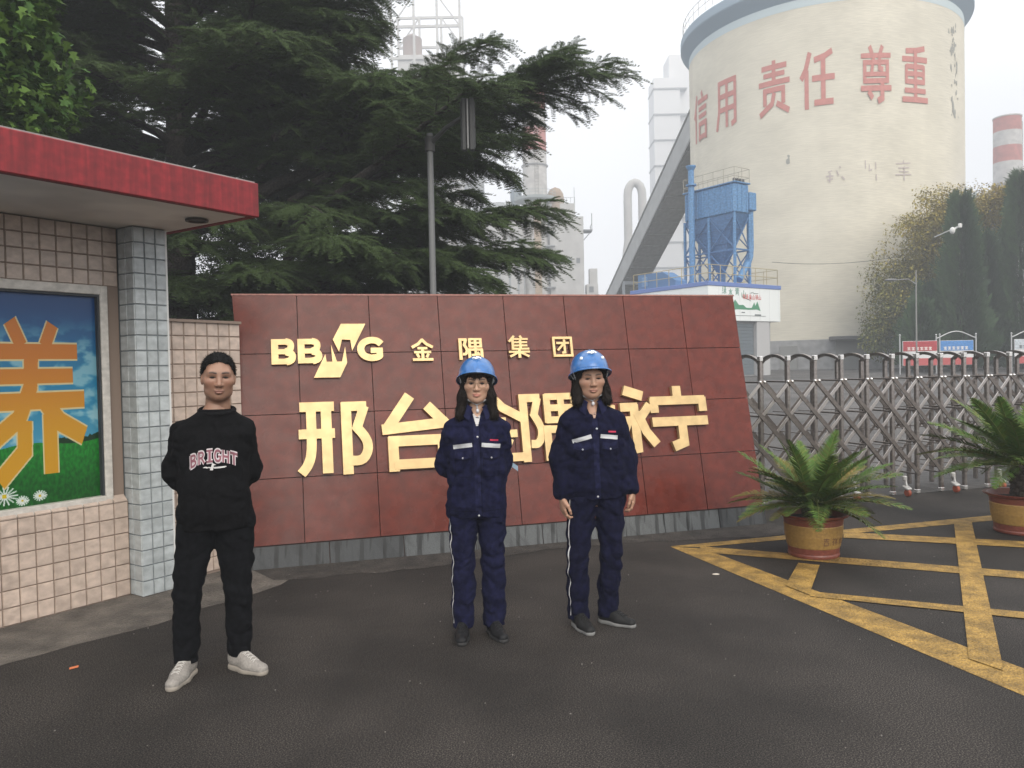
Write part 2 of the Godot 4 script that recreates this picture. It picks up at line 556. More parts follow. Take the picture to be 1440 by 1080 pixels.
func grounds() -> void:
	var blot := noise_tex("blot", 0.006, 0.76, 1.0, 5, 3)
	var grit := noise_tex("grit", 0.22, 0.12, 1.0, 2, 11, 1024)
	var rock := noise_tex("rock", 0.11, 0.0, 1.0, 3, 21)
	var tar := mat(lin(0.112, 0.096, 0.083), 0.8, 0.0, blot, 0.23, grit, 0.5, rock, 0.12)
	tar.metallic_specular = 0.35
	var b := Mb.new()
	for k in 1:
		b.quad(Vector3(-60, 0, 30), Vector3(60, 0, 30), Vector3(60, 0, -11), Vector3(-60, 0, -11))
	tag(part("road", b, tar), "", "", "", "structure")
	# yard behind the gate, out to the horizon
	var conc := mat(lin(0.32, 0.30, 0.285), 0.85, 0.0, noise_tex("blot2", 0.008, 0.72, 1.0, 5, 9), 0.08, grit, 1.2, rock, 0.6)
	var y := Mb.new()
	y.quad(Vector3(-160, 0, -11), Vector3(230, 0, -11), Vector3(230, 1.04, -61.73), Vector3(-160, 1.04, -61.73))
	y.quad(Vector3(-160, 1.04, -61.73), Vector3(230, 1.04, -61.73), Vector3(230, 1.04, -330), Vector3(-160, 1.04, -330))
	tag(part("ground", y, conc), "", "", "", "structure")
	tag(part("yard", flat([[2.2, -8.56], [10.1, -11.0], [2.2, -11.0]], 0.004), conc), "", "", "", "structure")
	# worn concrete strip along the guard house and the wall foot
	var ap := mat(lin(0.43, 0.37, 0.31), 0.9, 0.0, noise_tex("blot3", 0.012, 0.74, 1.0, 5, 13), 0.5, grit, 1.4, rock, 0.8)
	var rg := RandomNumberGenerator.new()
	rg.seed = 4
	var e := Vector2(0.558, -0.83)
	var n := Vector2(0.83, 0.558)
	var p0 := Vector2(-3.322, -4.993)
	var poly := []
	for k in 34:
		var s := -4.0 + k * 0.17
		var w := 0.74 + rg.randf_range(-0.035, 0.035) + 0.05 * sin(s * 2.3)
		if s > 0.9:
			w += (s - 0.9) * 0.1
		var q := p0 + e * s + n * w
		poly.append([q.x, q.y])
	poly.append([-1.66, -6.7])
	for s: float in [1.7, -4.0]:
		var q: Vector2 = p0 + e * s - n * 0.15
		poly.append([q.x, q.y])
	tag(part("apron", flat(poly, 0.002), ap), "", "", "", "structure")
	# dusty drift along the foot of the name wall
	var du := mat(lin(0.17, 0.14, 0.115), 0.9, 0.0, noise_tex("blot3", 0.012, 0.74, 1.0, 5, 13), 0.7, grit, 1.6, rock, 1.2)
	var dp := []
	for k in 30:
		var t := 4.95 - k * 0.165
		var w := 0.32 + rg.randf_range(-0.04, 0.04) + 0.12 * sin(t * 1.7)
		dp.append([-2.145 + 0.955 * t + 0.295 * w, -6.34 - 0.295 * t + 0.955 * w])
	dp.append([-2.145, -6.36])
	dp.append([-2.145 + 0.955 * 4.95, -6.36 - 0.295 * 4.95])
	tag(part("path", flat(dp, 0.003), du), "", "", "", "structure")
	# yellow hatching
	var yel := mat(lin(0.50, 0.30, 0.065), 0.75, 0.0, noise_tex("worn", 0.02, 0.74, 1.0, 5, 31), 0.5, noise_tex("worn2", 0.09, 0.72, 1.0, 3, 33), 1.7, rock, 0.8)
	var lines := {
		"edge": [[1.37, -6.89], [2.78, -2.58], [3.01, -2.95], [1.64, -6.79]],
		"back": [[1.37, -6.89], [1.63, -6.84], [8.3, -8.72], [8.6, -9.12]],
		"c": [[1.63, -6.87], [5.8, -4.92], [5.69, -4.73], [1.58, -6.66]],
		"i": [[3.09, -7.32], [7.0, -5.85], [6.85, -5.62], [2.99, -7.09]],
		"d": [[2.03, -5.46], [4.8, -4.17], [4.7, -4.03], [2.02, -5.33]],
		"e": [[4.34, -7.7], [4.51, -7.69], [2.5, -3.99], [2.42, -4.16]],
		"f": [[2.26, -6.22], [2.4, -6.14], [2.02, -5.36], [1.94, -5.6]]}
	var yy := 0.002
	for k in lines:
		yy += 0.0011
		tag(part("road_marking", flat(lines[k], yy), yel), "", "", "", "structure")


# ---------------------------------------------------------------- the red granite name wall
func wall_frame() -> Transform3D:
	return Transform3D(Basis(Vector3(0.9554, 0, -0.2953), Vector3(-0.0651, 0.9754, -0.2106), Vector3(0.288, 0.2205, 0.9319)), Vector3(-2.145, 0, -6.34))


func name_wall() -> void:
	var f := wall_frame()
	var o := thing("name_wall", "leaning red granite wall with raised gold company name on a slate plinth", "sign wall")
	var back := Mb.new()
	back.prism(PackedVector2Array([Vector2(0.02, 0.0), Vector2(4.85, 0.0), Vector2(4.85, 2.375), Vector2(-0.10, 2.335)]), f, -0.42, -0.028)
	part("backing", back, mat(lin(0.06, 0.035, 0.03), 0.9), o)
	var speck := noise_tex("speck", 0.22, 0.62, 1.0, 2, 41)
	var cloud := noise_tex("cloud", 0.02, 0.8, 1.0, 4, 43)
	var reds: Array[StandardMaterial3D] = []
	for k in 4:
		var q: float = [1.0, 0.92, 1.07, 0.97][k]
		var m := mat(lin(0.205 * q, 0.036 * q, 0.021 * q), 0.27, 0.0, cloud, 0.7, speck, 1.9)
		m.roughness_texture = noise_tex("film", 0.012, 0.65, 1.0, 5, 47)
		m.roughness = 0.34
		m.metallic_specular = 0.36
		reds.append(m)
	var cols := [-0.12, 0.42, 1.05, 1.69, 2.33, 2.95, 3.59, 4.24, 4.87]
	var rows := [0.19, 0.74, 1.285, 1.82, 2.37]
	var rg := RandomNumberGenerator.new()
	rg.seed = 12
	for r in 4:
		for c in 8:
			var g := 0.0035
			var y0: float = rows[r] + g
			var y1: float = rows[r + 1] - g
			if r == 3:
				y1 = 2.345 + 0.0065 * cols[c]
			var x0: float = cols[c] + g
			var x0t := x0
			if c == 0:
				x0 = lerpf(0.005, -0.12, (y0 - 0.19) / 2.16)
				x0t = lerpf(0.005, -0.12, (y1 - 0.19) / 2.16)
			var x1: float = cols[c + 1] - g
			var y1r := y1 + (0.0065 * 0.63 if r == 3 else 0.0)
			var b := Mb.new()
			var lift := rg.randf_range(-0.0012, 0.0012)
			b.prism(PackedVector2Array([Vector2(x0, y0), Vector2(x1, y0), Vector2(x1, y1r), Vector2(x0t, y1)]), f, -0.03, lift)
			part("granite_panel", b, reds[rg.randi() % 4], o)
	# coping
	var cp := Mb.new()
	cp.prism(PackedVector2Array([Vector2(-0.128, 2.3445), Vector2(4.876, 2.377), Vector2(4.877, 2.392), Vector2(-0.129, 2.3595)]), f, -0.43, 0.006)
	part("coping", cp, mat(lin(0.32, 0.14, 0.11), 0.6, 0.0, cloud, 2.0), o)
	# slate plinth with dark runs below each joint
	var streak := noise_tex("streak", 0.02, 0.12, 1.0, 4, 51)
	var sg: Gradient = (streak as NoiseTexture2D).color_ramp
	sg.offsets = PackedFloat32Array([0.24, 0.42])
	var slate := mat(lin(0.135, 0.145, 0.148), 0.6, 0.0, streak, 1.0, speck, 1.3)
	slate.uv1_scale = Vector3(1.5, 0.12, 1.5)
	var slate2 := mat(lin(0.06, 0.066, 0.07), 0.55, 0.0, streak, 1.0, speck, 1.3)
	slate2.uv1_scale = Vector3(1.5, 0.12, 1.5)
	var xs := [-0.02, 0.62, 1.25, 1.89, 2.52, 3.14, 3.76, 4.36, 4.89]
	for k in 8:
		var b := Mb.new()
		b.prism(PackedVector2Array([Vector2(xs[k] + 0.004, -0.02), Vector2(xs[k + 1] - 0.004, -0.02), Vector2(xs[k + 1] - 0.004, 0.184), Vector2(xs[k] + 0.004, 0.184)]), f, -0.03, -0.012)
		part("plinth_stone", b, slate2 if k in [0, 1, 7] else slate, o)
	# gold lettering
	var gold := mat(lin(0.60, 0.43, 0.205), 0.36, 0.4, noise_tex("brush", 0.02, 0.86, 1.0, 3, 61), 0.6)
	var big := [["xing", 0.385, 0.755, 0.63, 0.635], ["tai", 1.085, 0.742, 0.65, 0.665], ["jin", 1.79, 0.765, 0.63, 0.645], ["yu", 2.375, 0.765, 0.60, 0.635], ["yong", 3.10, 0.772, 0.66, 0.65], ["ning", 3.72, 0.768, 0.63, 0.655]]
	for g in big:
		var b := Mb.new()
		glyph_raised(b, glyph(g[0]), f * at(Vector3(g[1], g[2], 0)), Vector2(g[3], g[4]), 0.003, 0.045)
		part("gold_character", b, gold, o)
	var small := [["jin", 1.41, 1.727, 0.205, 0.205], ["yu", 1.85, 1.735, 0.23, 0.205], ["ji", 2.325, 1.744, 0.225, 0.212], ["tuan", 2.775, 1.742, 0.215, 0.207]]
	for g in small:
		var b := Mb.new()
		glyph_raised(b, glyph(g[0]), f * at(Vector3(g[1], g[2], 0)), Vector2(g[3], g[4]), 0.003, 0.03)
		part("gold_character", b, gold, o)
	for g in [["bb", 0.193, 1.716, 0.208, 0.225], ["bb", 0.413, 1.722, 0.212, 0.22], ["gg", 0.918, 1.733, 0.233, 0.222]]:
		var b := Mb.new()
		glyph_raised(b, glyph(g[0]), f * at(Vector3(g[1], g[2], 0)), Vector2(g[3], g[4]), 0.003, 0.035)
		part("gold_letter", b, gold, o)
	var up := Mb.new()
	up.prism(PackedVector2Array([Vector2(0.716, 1.935), Vector2(0.792, 2.078), Vector2(1.007, 2.078), Vector2(0.880, 1.830), Vector2(0.868, 1.930), Vector2(0.796, 1.934), Vector2(0.765, 1.822)]), f, 0.003, 0.035)
	part("gold_emblem", up, gold, o)
	var lo := Mb.new()
	lo.prism(PackedVector2Array([Vector2(0.542, 1.592), Vector2(0.767, 1.591), Vector2(0.832, 1.722), Vector2(0.820, 1.868), Vector2(0.787, 1.733), Vector2(0.744, 1.733), Vector2(0.698, 1.887), Vector2(0.704, 1.733), Vector2(0.655, 1.733), Vector2(0.646, 1.802)]), f, 0.003, 0.035)
	part("gold_emblem", lo, gold, o)


# ---------------------------------------------------------------- guard house
func booth_frame() -> Transform3D:
	return Transform3D(Basis(Vector3(0.5579, 0, -0.8299), Vector3.UP, Vector3(0.8299, 0, 0.5579)), Vector3(-3.322, 0, -4.993))


func tile_mesh(w: float, h: float) -> ArrayMesh:  # a glazed tile with sloped edges, face at z = 0
	var b := Mb.new()
	var x := w / 2
	var y := h / 2
	var e := 0.0035
	var o := [Vector3(-x, -y, -0.008), Vector3(x, -y, -0.008), Vector3(x, y, -0.008), Vector3(-x, y, -0.008)]
	var i := [Vector3(-x + e, -y + e, 0), Vector3(x - e, -y + e, 0), Vector3(x - e, y - e, 0), Vector3(-x + e, y - e, 0)]
	b.quad(i[0], i[1], i[2], i[3])
	for k in 4:
		b.quad(o[k], o[(k + 1) % 4], i[(k + 1) % 4], i[k])
	return b.mesh()


func tile_field(o: Node3D, f: Transform3D, x0: float, y0: float, nx: int, ny: int, pw: float, ph: float, ms: Array, rg: RandomNumberGenerator) -> void:
	var m := tile_mesh(pw - 0.007, ph - 0.007)
	for j in ny:
		for i in nx:
			var r := Basis.from_euler(Vector3(rg.randf_range(-0.012, 0.012), rg.randf_range(-0.012, 0.012), rg.randf_range(-0.006, 0.006)))
			part("tile", m, ms[rg.randi() % ms.size()], o, f * at(Vector3(x0 + (i + 0.5) * pw, y0 + (j + 0.5) * ph, rg.randf_range(0.0, 0.0015)), r))


func pink_tiles() -> Array:
	var out := []
	var sm := noise_tex("smear", 0.02, 0.84, 1.0, 4, 71)
	for q: float in [1.0, 0.93, 1.05, 0.97]:
		out.append(mat(lin(0.56 * q, 0.45 * q, 0.375 * q), 0.35, 0.0, sm, 1.2))
	return out


func booth() -> void:
	var f := booth_frame()
	var rg := RandomNumberGenerator.new()
	rg.seed = 33
	var o := thing("guard_house", "tiled guard house with overhanging red roof edge and a big poster window", "guard house")
	var grout := mat(lin(0.23, 0.175, 0.14), 0.95)
	var w := Mb.new()
	w.box(f * at(Vector3(-1.15, 0.34, -0.158)), Vector3(4.06, 0.70, 0.30))       # below the window
	w.box(f * at(Vector3(-1.15, 2.475, -0.208)), Vector3(4.06, 0.43, 0.30))      # above it
	w.box(f * at(Vector3(0.83, 1.475, -0.208)), Vector3(0.10, 1.57, 0.30))       # beside it
	w.box(f * at(Vector3(-2.7, 1.475, -0.208)), Vector3(0.96, 1.57, 0.30))
	w.box(f * at(Vector3(1.0, 1.345, -1.7)), Vector3(0.24, 2.688, 2.9))         # end wall
	w.box(f * at(Vector3(-1.1, 1.345, -3.15)), Vector3(3.95, 2.688, 0.2))
	w.box(f * at(Vector3(-3.3, 1.345, -1.6)), Vector3(0.22, 2.688, 2.9))
	part("wall", w, grout, o)
	var pk := pink_tiles()
	tile_field(o, f, 0.877 - 0.107 * 15, 0.005, 15, 6, 0.107, 0.1145, pk, rg)
	# sloping sill course
	var sm := tile_mesh(0.10, 0.07)
	for i in 15:
		part("tile", sm, pk[rg.randi() % 4], o, f * at(Vector3(0.877 - 0.107 * (i + 0.5), 0.722, -0.022), Basis.from_euler(Vector3(-0.85, 0, 0))))
	tile_field(o, f * at(Vector3(0, 0, -0.05)), 0.877 - 0.107 * 12, 2.262, 12, 4, 0.107, 0.107, pk, rg)
	# blue grey pillar
	var blue := []
	var sme := noise_tex("smear", 0.02, 0.84, 1.0, 4, 71)
	for q: float in [1.0, 0.92, 1.06]:
		blue.append(mat(lin(0.45 * q, 0.485 * q, 0.49 * q), 0.3, 0.0, sme, 1.2))
	var pl := Mb.new()
	pl.box(f * at(Vector3(1.0125, 1.345, 0.03)), Vector3(0.243, 2.69, 0.22))
	part("pillar", pl, mat(lin(0.20, 0.225, 0.235), 0.95), o)
	tile_field(o, f * at(Vector3(0, 0, 0.149)), 0.884, 0.0, 3, 24, 0.0857, 0.112, blue, rg)
	var side := f * Transform3D(Basis(Vector3(0, 0, 1), Vector3.UP, Vector3(-1, 0, 0)), Vector3(0.883, 0, 0))
	tile_field(o, side, -0.05, 0.0, 2, 24, 0.099, 0.112, blue, rg)
	var trim := Mb.new()
	trim.box(f * at(Vector3(1.143, 1.345, 0.03)), Vector3(0.014, 2.685, 0.236))
	part("edge_trim", trim, mat(lin(0.6, 0.6, 0.58), 0.6), o)
	# roof slab: red rendered edge, pale soffit
	var red := mat(lin(0.30, 0.014, 0.02), 0.6, 0.0, noise_tex("runs2", 0.025, 0.75, 1.0, 5, 81), 1.0, noise_tex("smear", 0.02, 0.84, 1.0, 4, 71), 1.5)
	red.uv1_scale = Vector3(2.4, 0.12, 2.4)
	var fa := Mb.new()
	fa.bevel(f * at(Vector3(-1.16, 2.81, 1.03)), Vector3(4.87, 0.235, 0.06), 0.006)
	fa.bevel(f * at(Vector3(1.245, 2.81, -1.28)), Vector3(0.06, 0.235, 4.56), 0.006)
	part("roof_edge", fa, red, o)
	var sf := Mb.new()
	sf.box(f * at(Vector3(-1.19, 2.80, -1.28)), Vector3(4.8, 0.21, 4.55))
	part("soffit", sf, mat(lin(0.80, 0.76, 0.70), 0.9, 0.0, noise_tex("stain3", 0.006, 0.88, 1.0, 3, 107), 0.4), o)
	var rt := Mb.new()
	rt.box(f * at(Vector3(-1.18, 2.93, -1.26)), Vector3(4.86, 0.012, 4.62))
	part("roof", rt, mat(lin(0.25, 0.23, 0.22), 0.9), o)
	var dl := Mb.new()
	dl.lathe(f * at(Vector3(1.044, 2.69, 0.681)), PackedVector2Array([Vector2(0.0, -0.003), Vector2(0.055, -0.003), Vector2(0.06, -0.012), Vector2(0.075, -0.014), Vector2(0.078, 0.0)]), 20)
	part("downlight", dl, mat(lin(0.07, 0.06, 0.05), 0.5, 0.4), o)
	# window: white frame, poster behind
	var wf := Mb.new()
	var fm := f * at(Vector3(0, 0, -0.055))
	wf.bevel(fm * at(Vector3(0.7575, 1.475, 0)), Vector3(0.055, 1.57, 0.06), 0.004)
	wf.bevel(fm * at(Vector3(-0.72, 0.722, 0.004)), Vector3(2.90, 0.06, 0.066), 0.004)
	wf.bevel(fm * at(Vector3(-0.72, 2.228, 0.002)), Vector3(2.90, 0.064, 0.062), 0.004)
	wf.bevel(fm * at(Vector3(-2.195, 1.475, 0)), Vector3(0.05, 1.44, 0.06), 0.004)
	part("window_frame", wf, mat(lin(0.60, 0.57, 0.52), 0.5, 0.0, sme, 1.5), o)
	var iw := Mb.new()
	iw.box(fm * at(Vector3(0.722, 1.475, -0.005)), Vector3(0.014, 1.44, 0.045))
	iw.box(fm * at(Vector3(-0.72, 2.188, -0.005)), Vector3(2.87, 0.016, 0.045))
	part("window_gasket", iw, mat(lin(0.03, 0.035, 0.04), 0.6), o)
	var ps := Mb.new()
	var z := -0.022
	ps.quad_uv(fm * Vector3(-0.90, 0.75, z), fm * Vector3(0.716, 0.75, z), fm * Vector3(0.716, 2.182, z), fm * Vector3(-0.90, 2.182, z))
	var pm := StandardMaterial3D.new()
	pm.albedo_texture = poster_print()
	pm.albedo_color = Color(0.86, 0.86, 0.84)
	pm.roughness = 0.35
	part("poster", ps, pm, o)
	var ps2 := Mb.new()
	ps2.box(fm * at(Vector3(-1.54, 1.466, z - 0.003)), Vector3(1.27, 1.43, 0.004))
	part("poster_margin", ps2, mat(lin(0.06, 0.2, 0.42), 0.4), o)
	var bk := Mb.new()
	bk.box(fm * at(Vector3(-0.72, 1.475, -0.06)), Vector3(2.88, 1.46, 0.05))
	part("window_back", bk, mat(lin(0.2, 0.2, 0.2), 0.8), o)


func poster_print() -> ImageTexture:  # printed sheet: one big orange character over a meadow with daisies
	var W := 520
	var H := 460
	var nz := FastNoiseLite.new()
	nz.seed = 3
	nz.frequency = 0.012
	nz.fractal_octaves = 4
	var im := Image.create_empty(W, H, false, Image.FORMAT_RGB8)
	for y in H:
		for x in W:
			var v := float(y) / H
			var k := nz.get_noise_2d(x, y * 1.5)
			var c := Color(0.02, 0.27, 0.52).lerp(Color(0.13, 0.52, 0.70), smoothstep(0.0, 0.45, v))
			c = c.lerp(Color(0.62, 0.80, 0.86), clampf(smoothstep(0.0, 0.5, k + 0.22) * smoothstep(0.08, 0.3, v) * 0.75 + smoothstep(0.45, 0.75, v) * 0.35, 0, 1))
			var hill := 0.745 - 0.04 * float(x) / W + 0.012 * sin(x * 0.03)
			if v > hill:
				var fine := nz.get_noise_2d(x * 9.0, y * 5.0)
				c = Color(0.10, 0.50, 0.16).lerp(Color(0.06, 0.34, 0.10), smoothstep(hill, 1.0, v)) * (1.0 + 0.35 * fine)
			elif v > hill - 0.028 + 0.012 * nz.get_noise_2d(x * 8.0, 5.0) and x > 400:
				c = Color(0.03, 0.20, 0.08)
			im.set_pixel(x, y, c)
	for d in [[318, 432, 26], [352, 446, 14], [388, 440, 15], [290, 452, 12], [120, 430, 22], [70, 448, 16]]:
		for j in 15:
			var an := TAU * j / 15.0
			for r in int(d[2]):
				for w in [-1, 0, 1]:
					var px := int(d[0] + cos(an) * r - sin(an) * w)
					var py := int(d[1] + sin(an) * r * 0.8 + cos(an) * w)
					if px >= 0 and px < W and py >= 0 and py < H:
						im.set_pixel(px, py, Color(0.86, 0.90, 0.90))
		im.fill_rect(Rect2i(int(d[0]) - int(d[2]) / 5, int(d[1]) - int(d[2]) / 6, int(d[2]) / 3, int(d[2]) / 3), Color(0.85, 0.75, 0.1))
	# 1.616 m by 1.432 m sheet; the character spans s -0.037..0.637, height 0.93..1.98
	var ox := (0.863) / 1.616 * W
	var sx := 0.674 / 1.616 * W * 0.01
	var oy := (2.182 - 1.975) / 1.432 * H
	var sy := 0.93 / 1.432 * H * 0.01
	for pass_no in 2:
		for s in glyph("yang"):
			var lr := stroke_outline([s[0] + (2.6 if pass_no == 0 else 0.0)] + s.slice(1))
			var l: PackedVector2Array = lr[0]
			var r: PackedVector2Array = lr[1]
			for k in l.size() - 1:
				var q := PackedVector2Array()
				var lo := Vector2(1e6, 1e6)
				var hi := Vector2(-1e6, -1e6)
				for e in [l[k], l[k + 1], r[k + 1], r[k]]:
					var t := Vector2(ox + e.x * sx, oy + e.y * sy)
					q.append(t)
					lo = lo.min(t)
					hi = hi.max(t)
				for y in range(maxi(0, int(lo.y)), mini(H, int(hi.y) + 2)):
					for x in range(maxi(0, int(lo.x)), mini(W, int(hi.x) + 2)):
						if Geometry2D.is_point_in_polygon(Vector2(x + 0.5, y + 0.5), q):
							im.set_pixel(x, y, Color(0.86, 0.80, 0.62) if pass_no == 0 else Color(0.80, 0.47, 0.12).lerp(Color(0.84, 0.62, 0.14), smoothstep(90, 340, y)))
	return ImageTexture.create_from_image(im)


func boundary_wall() -> void:
	var f := booth_frame()
	var rg := RandomNumberGenerator.new()
	rg.seed = 5
	var o := thing("boundary_wall", "low tiled wall between the guard house pillar and the red name wall", "wall")
	var b := Mb.new()
	b.box(f * at(Vector3(1.515, 1.005, -0.113)), Vector3(0.74, 2.03, 0.21))
	b.box(f * at(Vector3(1.515, 2.033, -0.10)), Vector3(0.74, 0.022, 0.25))
	part("wall", b, mat(lin(0.23, 0.175, 0.14), 0.95), o)
	tile_field(o, f, 1.158, 0.02, 7, 18, 0.104, 0.1115, pink_tiles(), rg)


# ---------------------------------------------------------------- folding gate
func folding_gate() -> void:
	var w := Vector3(0.9554, 0, -0.2953)
	var nn := Vector3(0.2953, 0, 0.9554)
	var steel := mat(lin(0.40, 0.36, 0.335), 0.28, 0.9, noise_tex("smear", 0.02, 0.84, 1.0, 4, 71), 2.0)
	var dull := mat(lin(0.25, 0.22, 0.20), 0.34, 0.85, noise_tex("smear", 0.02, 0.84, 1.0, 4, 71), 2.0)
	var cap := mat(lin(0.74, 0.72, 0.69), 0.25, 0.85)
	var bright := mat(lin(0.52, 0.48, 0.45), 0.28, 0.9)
	var org := mat(lin(0.26, 0.06, 0.03), 0.6)
	var white := mat(lin(0.45, 0.44, 0.42), 0.4, 0.4)
	var o := thing("folding_gate", "stainless steel folding gate of arched frames and lattice bars, drawn across the yard entrance", "gate", Transform3D(Basis(w, Vector3.UP, nn), Vector3(2.77, 0, -8.733)))
	var sp := 0.3625
	var dp := 0.5
	var nodes := [0.235, 0.62, 1.005, 1.39]
	# one hoop: two legs and a bowed top
	var hoop := Mb.new()
	for z: float in [0.0, -dp]:
		hoop.bevel(at(Vector3(0, 0.83, z)), Vector3(0.042, 1.60, 0.05), 0.007)
	var tops := PackedVector3Array()
	for k in 13:
		var a := float(k) / 12.0
		tops.append(Vector3(0, 1.605 + 0.085 * sin(PI * a) ** 0.7, -dp * a))
	for k in 12:
		hoop.bar(tops[k], tops[k + 1], 0.042, 0.034)
	var hm := hoop.mesh()
	var cp := Mb.new()
	cp.bevel(at(Vector3(0, 1.655, 0.004)), Vector3(0.048, 0.06, 0.056), 0.006)
	cp.bevel(at(Vector3(0, 0.03, 0.0)), Vector3(0.05, 0.05, 0.058), 0.006)
	var cpm := cp.mesh()
	var ax := Mb.new()
	for y in nodes:
		ax.cyl(Vector3(0, y + 0.0, 0.03), Vector3(0, y, -dp - 0.03), 0.010, 8)
	var axm := ax.mesh()
	var dn := Mb.new()
	dn.bar(Vector3(0.0, 0.385, 0), Vector3(sp, 0.0, 0), 0.046, 0.011, Vector3(0, 0, 1))
	var dnm := dn.mesh()
	var upb := Mb.new()
	upb.bar(Vector3(0.0, 0.0, 0), Vector3(sp, 0.385, 0), 0.032, 0.011, Vector3(0, 0, 1))
	var upm := upb.mesh()
	var knob := Mb.new()
	knob.ball(at(Vector3.ZERO, Basis.from_scale(Vector3(0.018, 0.018, 0.022))), 8, 5)
	var km := knob.mesh()
	for i in range(-2, 15):
		var x := i * sp
		part("gate_frame", hm, steel, o, at(Vector3(x, 0, 0)))
		part("post_cap", cpm, cap, o, at(Vector3(x, 0, 0)))
		part("spacer_rod", axm, dull, o, at(Vector3(x + 0.015, 0, 0)))
		part("cross_rod", axm, dull, o, at(Vector3(x + sp * 0.5, 0.1925, 0), Basis.from_scale(Vector3(0.8, 0.6, 1))))
		for y: float in [0.235, 0.62, 1.005]:
			for z: float in [0.016, -dp + 0.02]:
				part("lattice_bar", dnm, dull, o, at(Vector3(x, y, z + 0.022)))
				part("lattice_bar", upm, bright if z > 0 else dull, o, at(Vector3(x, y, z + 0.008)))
		part("rivet", km, cap, o, at(Vector3(x + 0.03, 1.395, 0.04)))
		part("rivet", km, cap, o, at(Vector3(x - 0.03, 1.395, 0.045)))
	# castors on every second frame
	var br := Mb.new()
	br.bevel(at(Vector3(0, 0.21, 0.05)), Vector3(0.05, 0.06, 0.05), 0.012)
	br.bar(Vector3(0, 0.2, 0.06), Vector3(0, 0.12, 0.075), 0.02, 0.02)
	br.bevel(at(Vector3(0, 0.105, 0.085), Basis.from_euler(Vector3(0.4, 0, 0))), Vector3(0.075, 0.03, 0.09), 0.01)
	var wh := Mb.new()
	wh.lathe(Transform3D(Basis(Vector3(0, 0, 1), Vector3(1, 0, 0), Vector3(0, 1, 0)), Vector3(0, 0.046, 0.095)), PackedVector2Array([Vector2(0.0, -0.022), Vector2(0.034, -0.022), Vector2(0.044, -0.014), Vector2(0.044, 0.014), Vector2(0.034, 0.022), Vector2(0.0, 0.022)]), 16)
	for i in [0, 2, 4, 6, 8, 10, 12]:
		var x: float = i * sp + 0.10 - sp
		var t := at(Vector3(x, 0, 0.03))
		part("castor_bracket", br, white, o, t)
		part("castor_wheel", wh, org, o, t)


func litter() -> void:
	var b := Mb.new()
	b.bevel(at(Vector3(0, 0.006, 0), Basis.from_euler(Vector3(0.1, 0.4, 0.12))), Vector3(0.045, 0.006, 0.02), 0.002)
	var o := part("paper_scrap", b, mat(lin(0.55, 0.16, 0.06), 0.7), self, at(Vector3(-2.456, 0, -4.296)))
	tag(o, "small orange scrap of paper lying on the asphalt before the guard house", "litter")
	# loose grit on the asphalt
	var rg := RandomNumberGenerator.new()
	rg.seed = 15
	var g := Mb.new()
	g.ball(at(Vector3.ZERO, Basis.from_scale(Vector3(1, 0.6, 0.8))), 6, 4)
	var w: Array[Transform3D] = []
	for k in 320:
		var p := Vector3(rg.randf_range(-3.6, 4.5), 0.003, -2.2 - pow(rg.randf(), 0.7) * 6.0)
		w.append(Transform3D(Basis(Vector3.UP, rg.randf() * TAU) * Basis.from_scale(Vector3.ONE * rg.randf_range(0.002, 0.0055)), p))
	many("grit", g, mat(lin(0.17, 0.155, 0.14), 0.9), w)
	var c := Mb.new()
	c.ball(at(Vector3(0, 0.004, 0), Basis.from_scale(Vector3(0.03, 0.006, 0.016))), 8, 5)
	tag(part("dry_leaf", c, mat(lin(0.5, 0.45, 0.38), 0.8), self, at(Vector3(1.53, 0, -5.95))), "pale dry leaf on the asphalt left of the yellow hatching", "leaf")

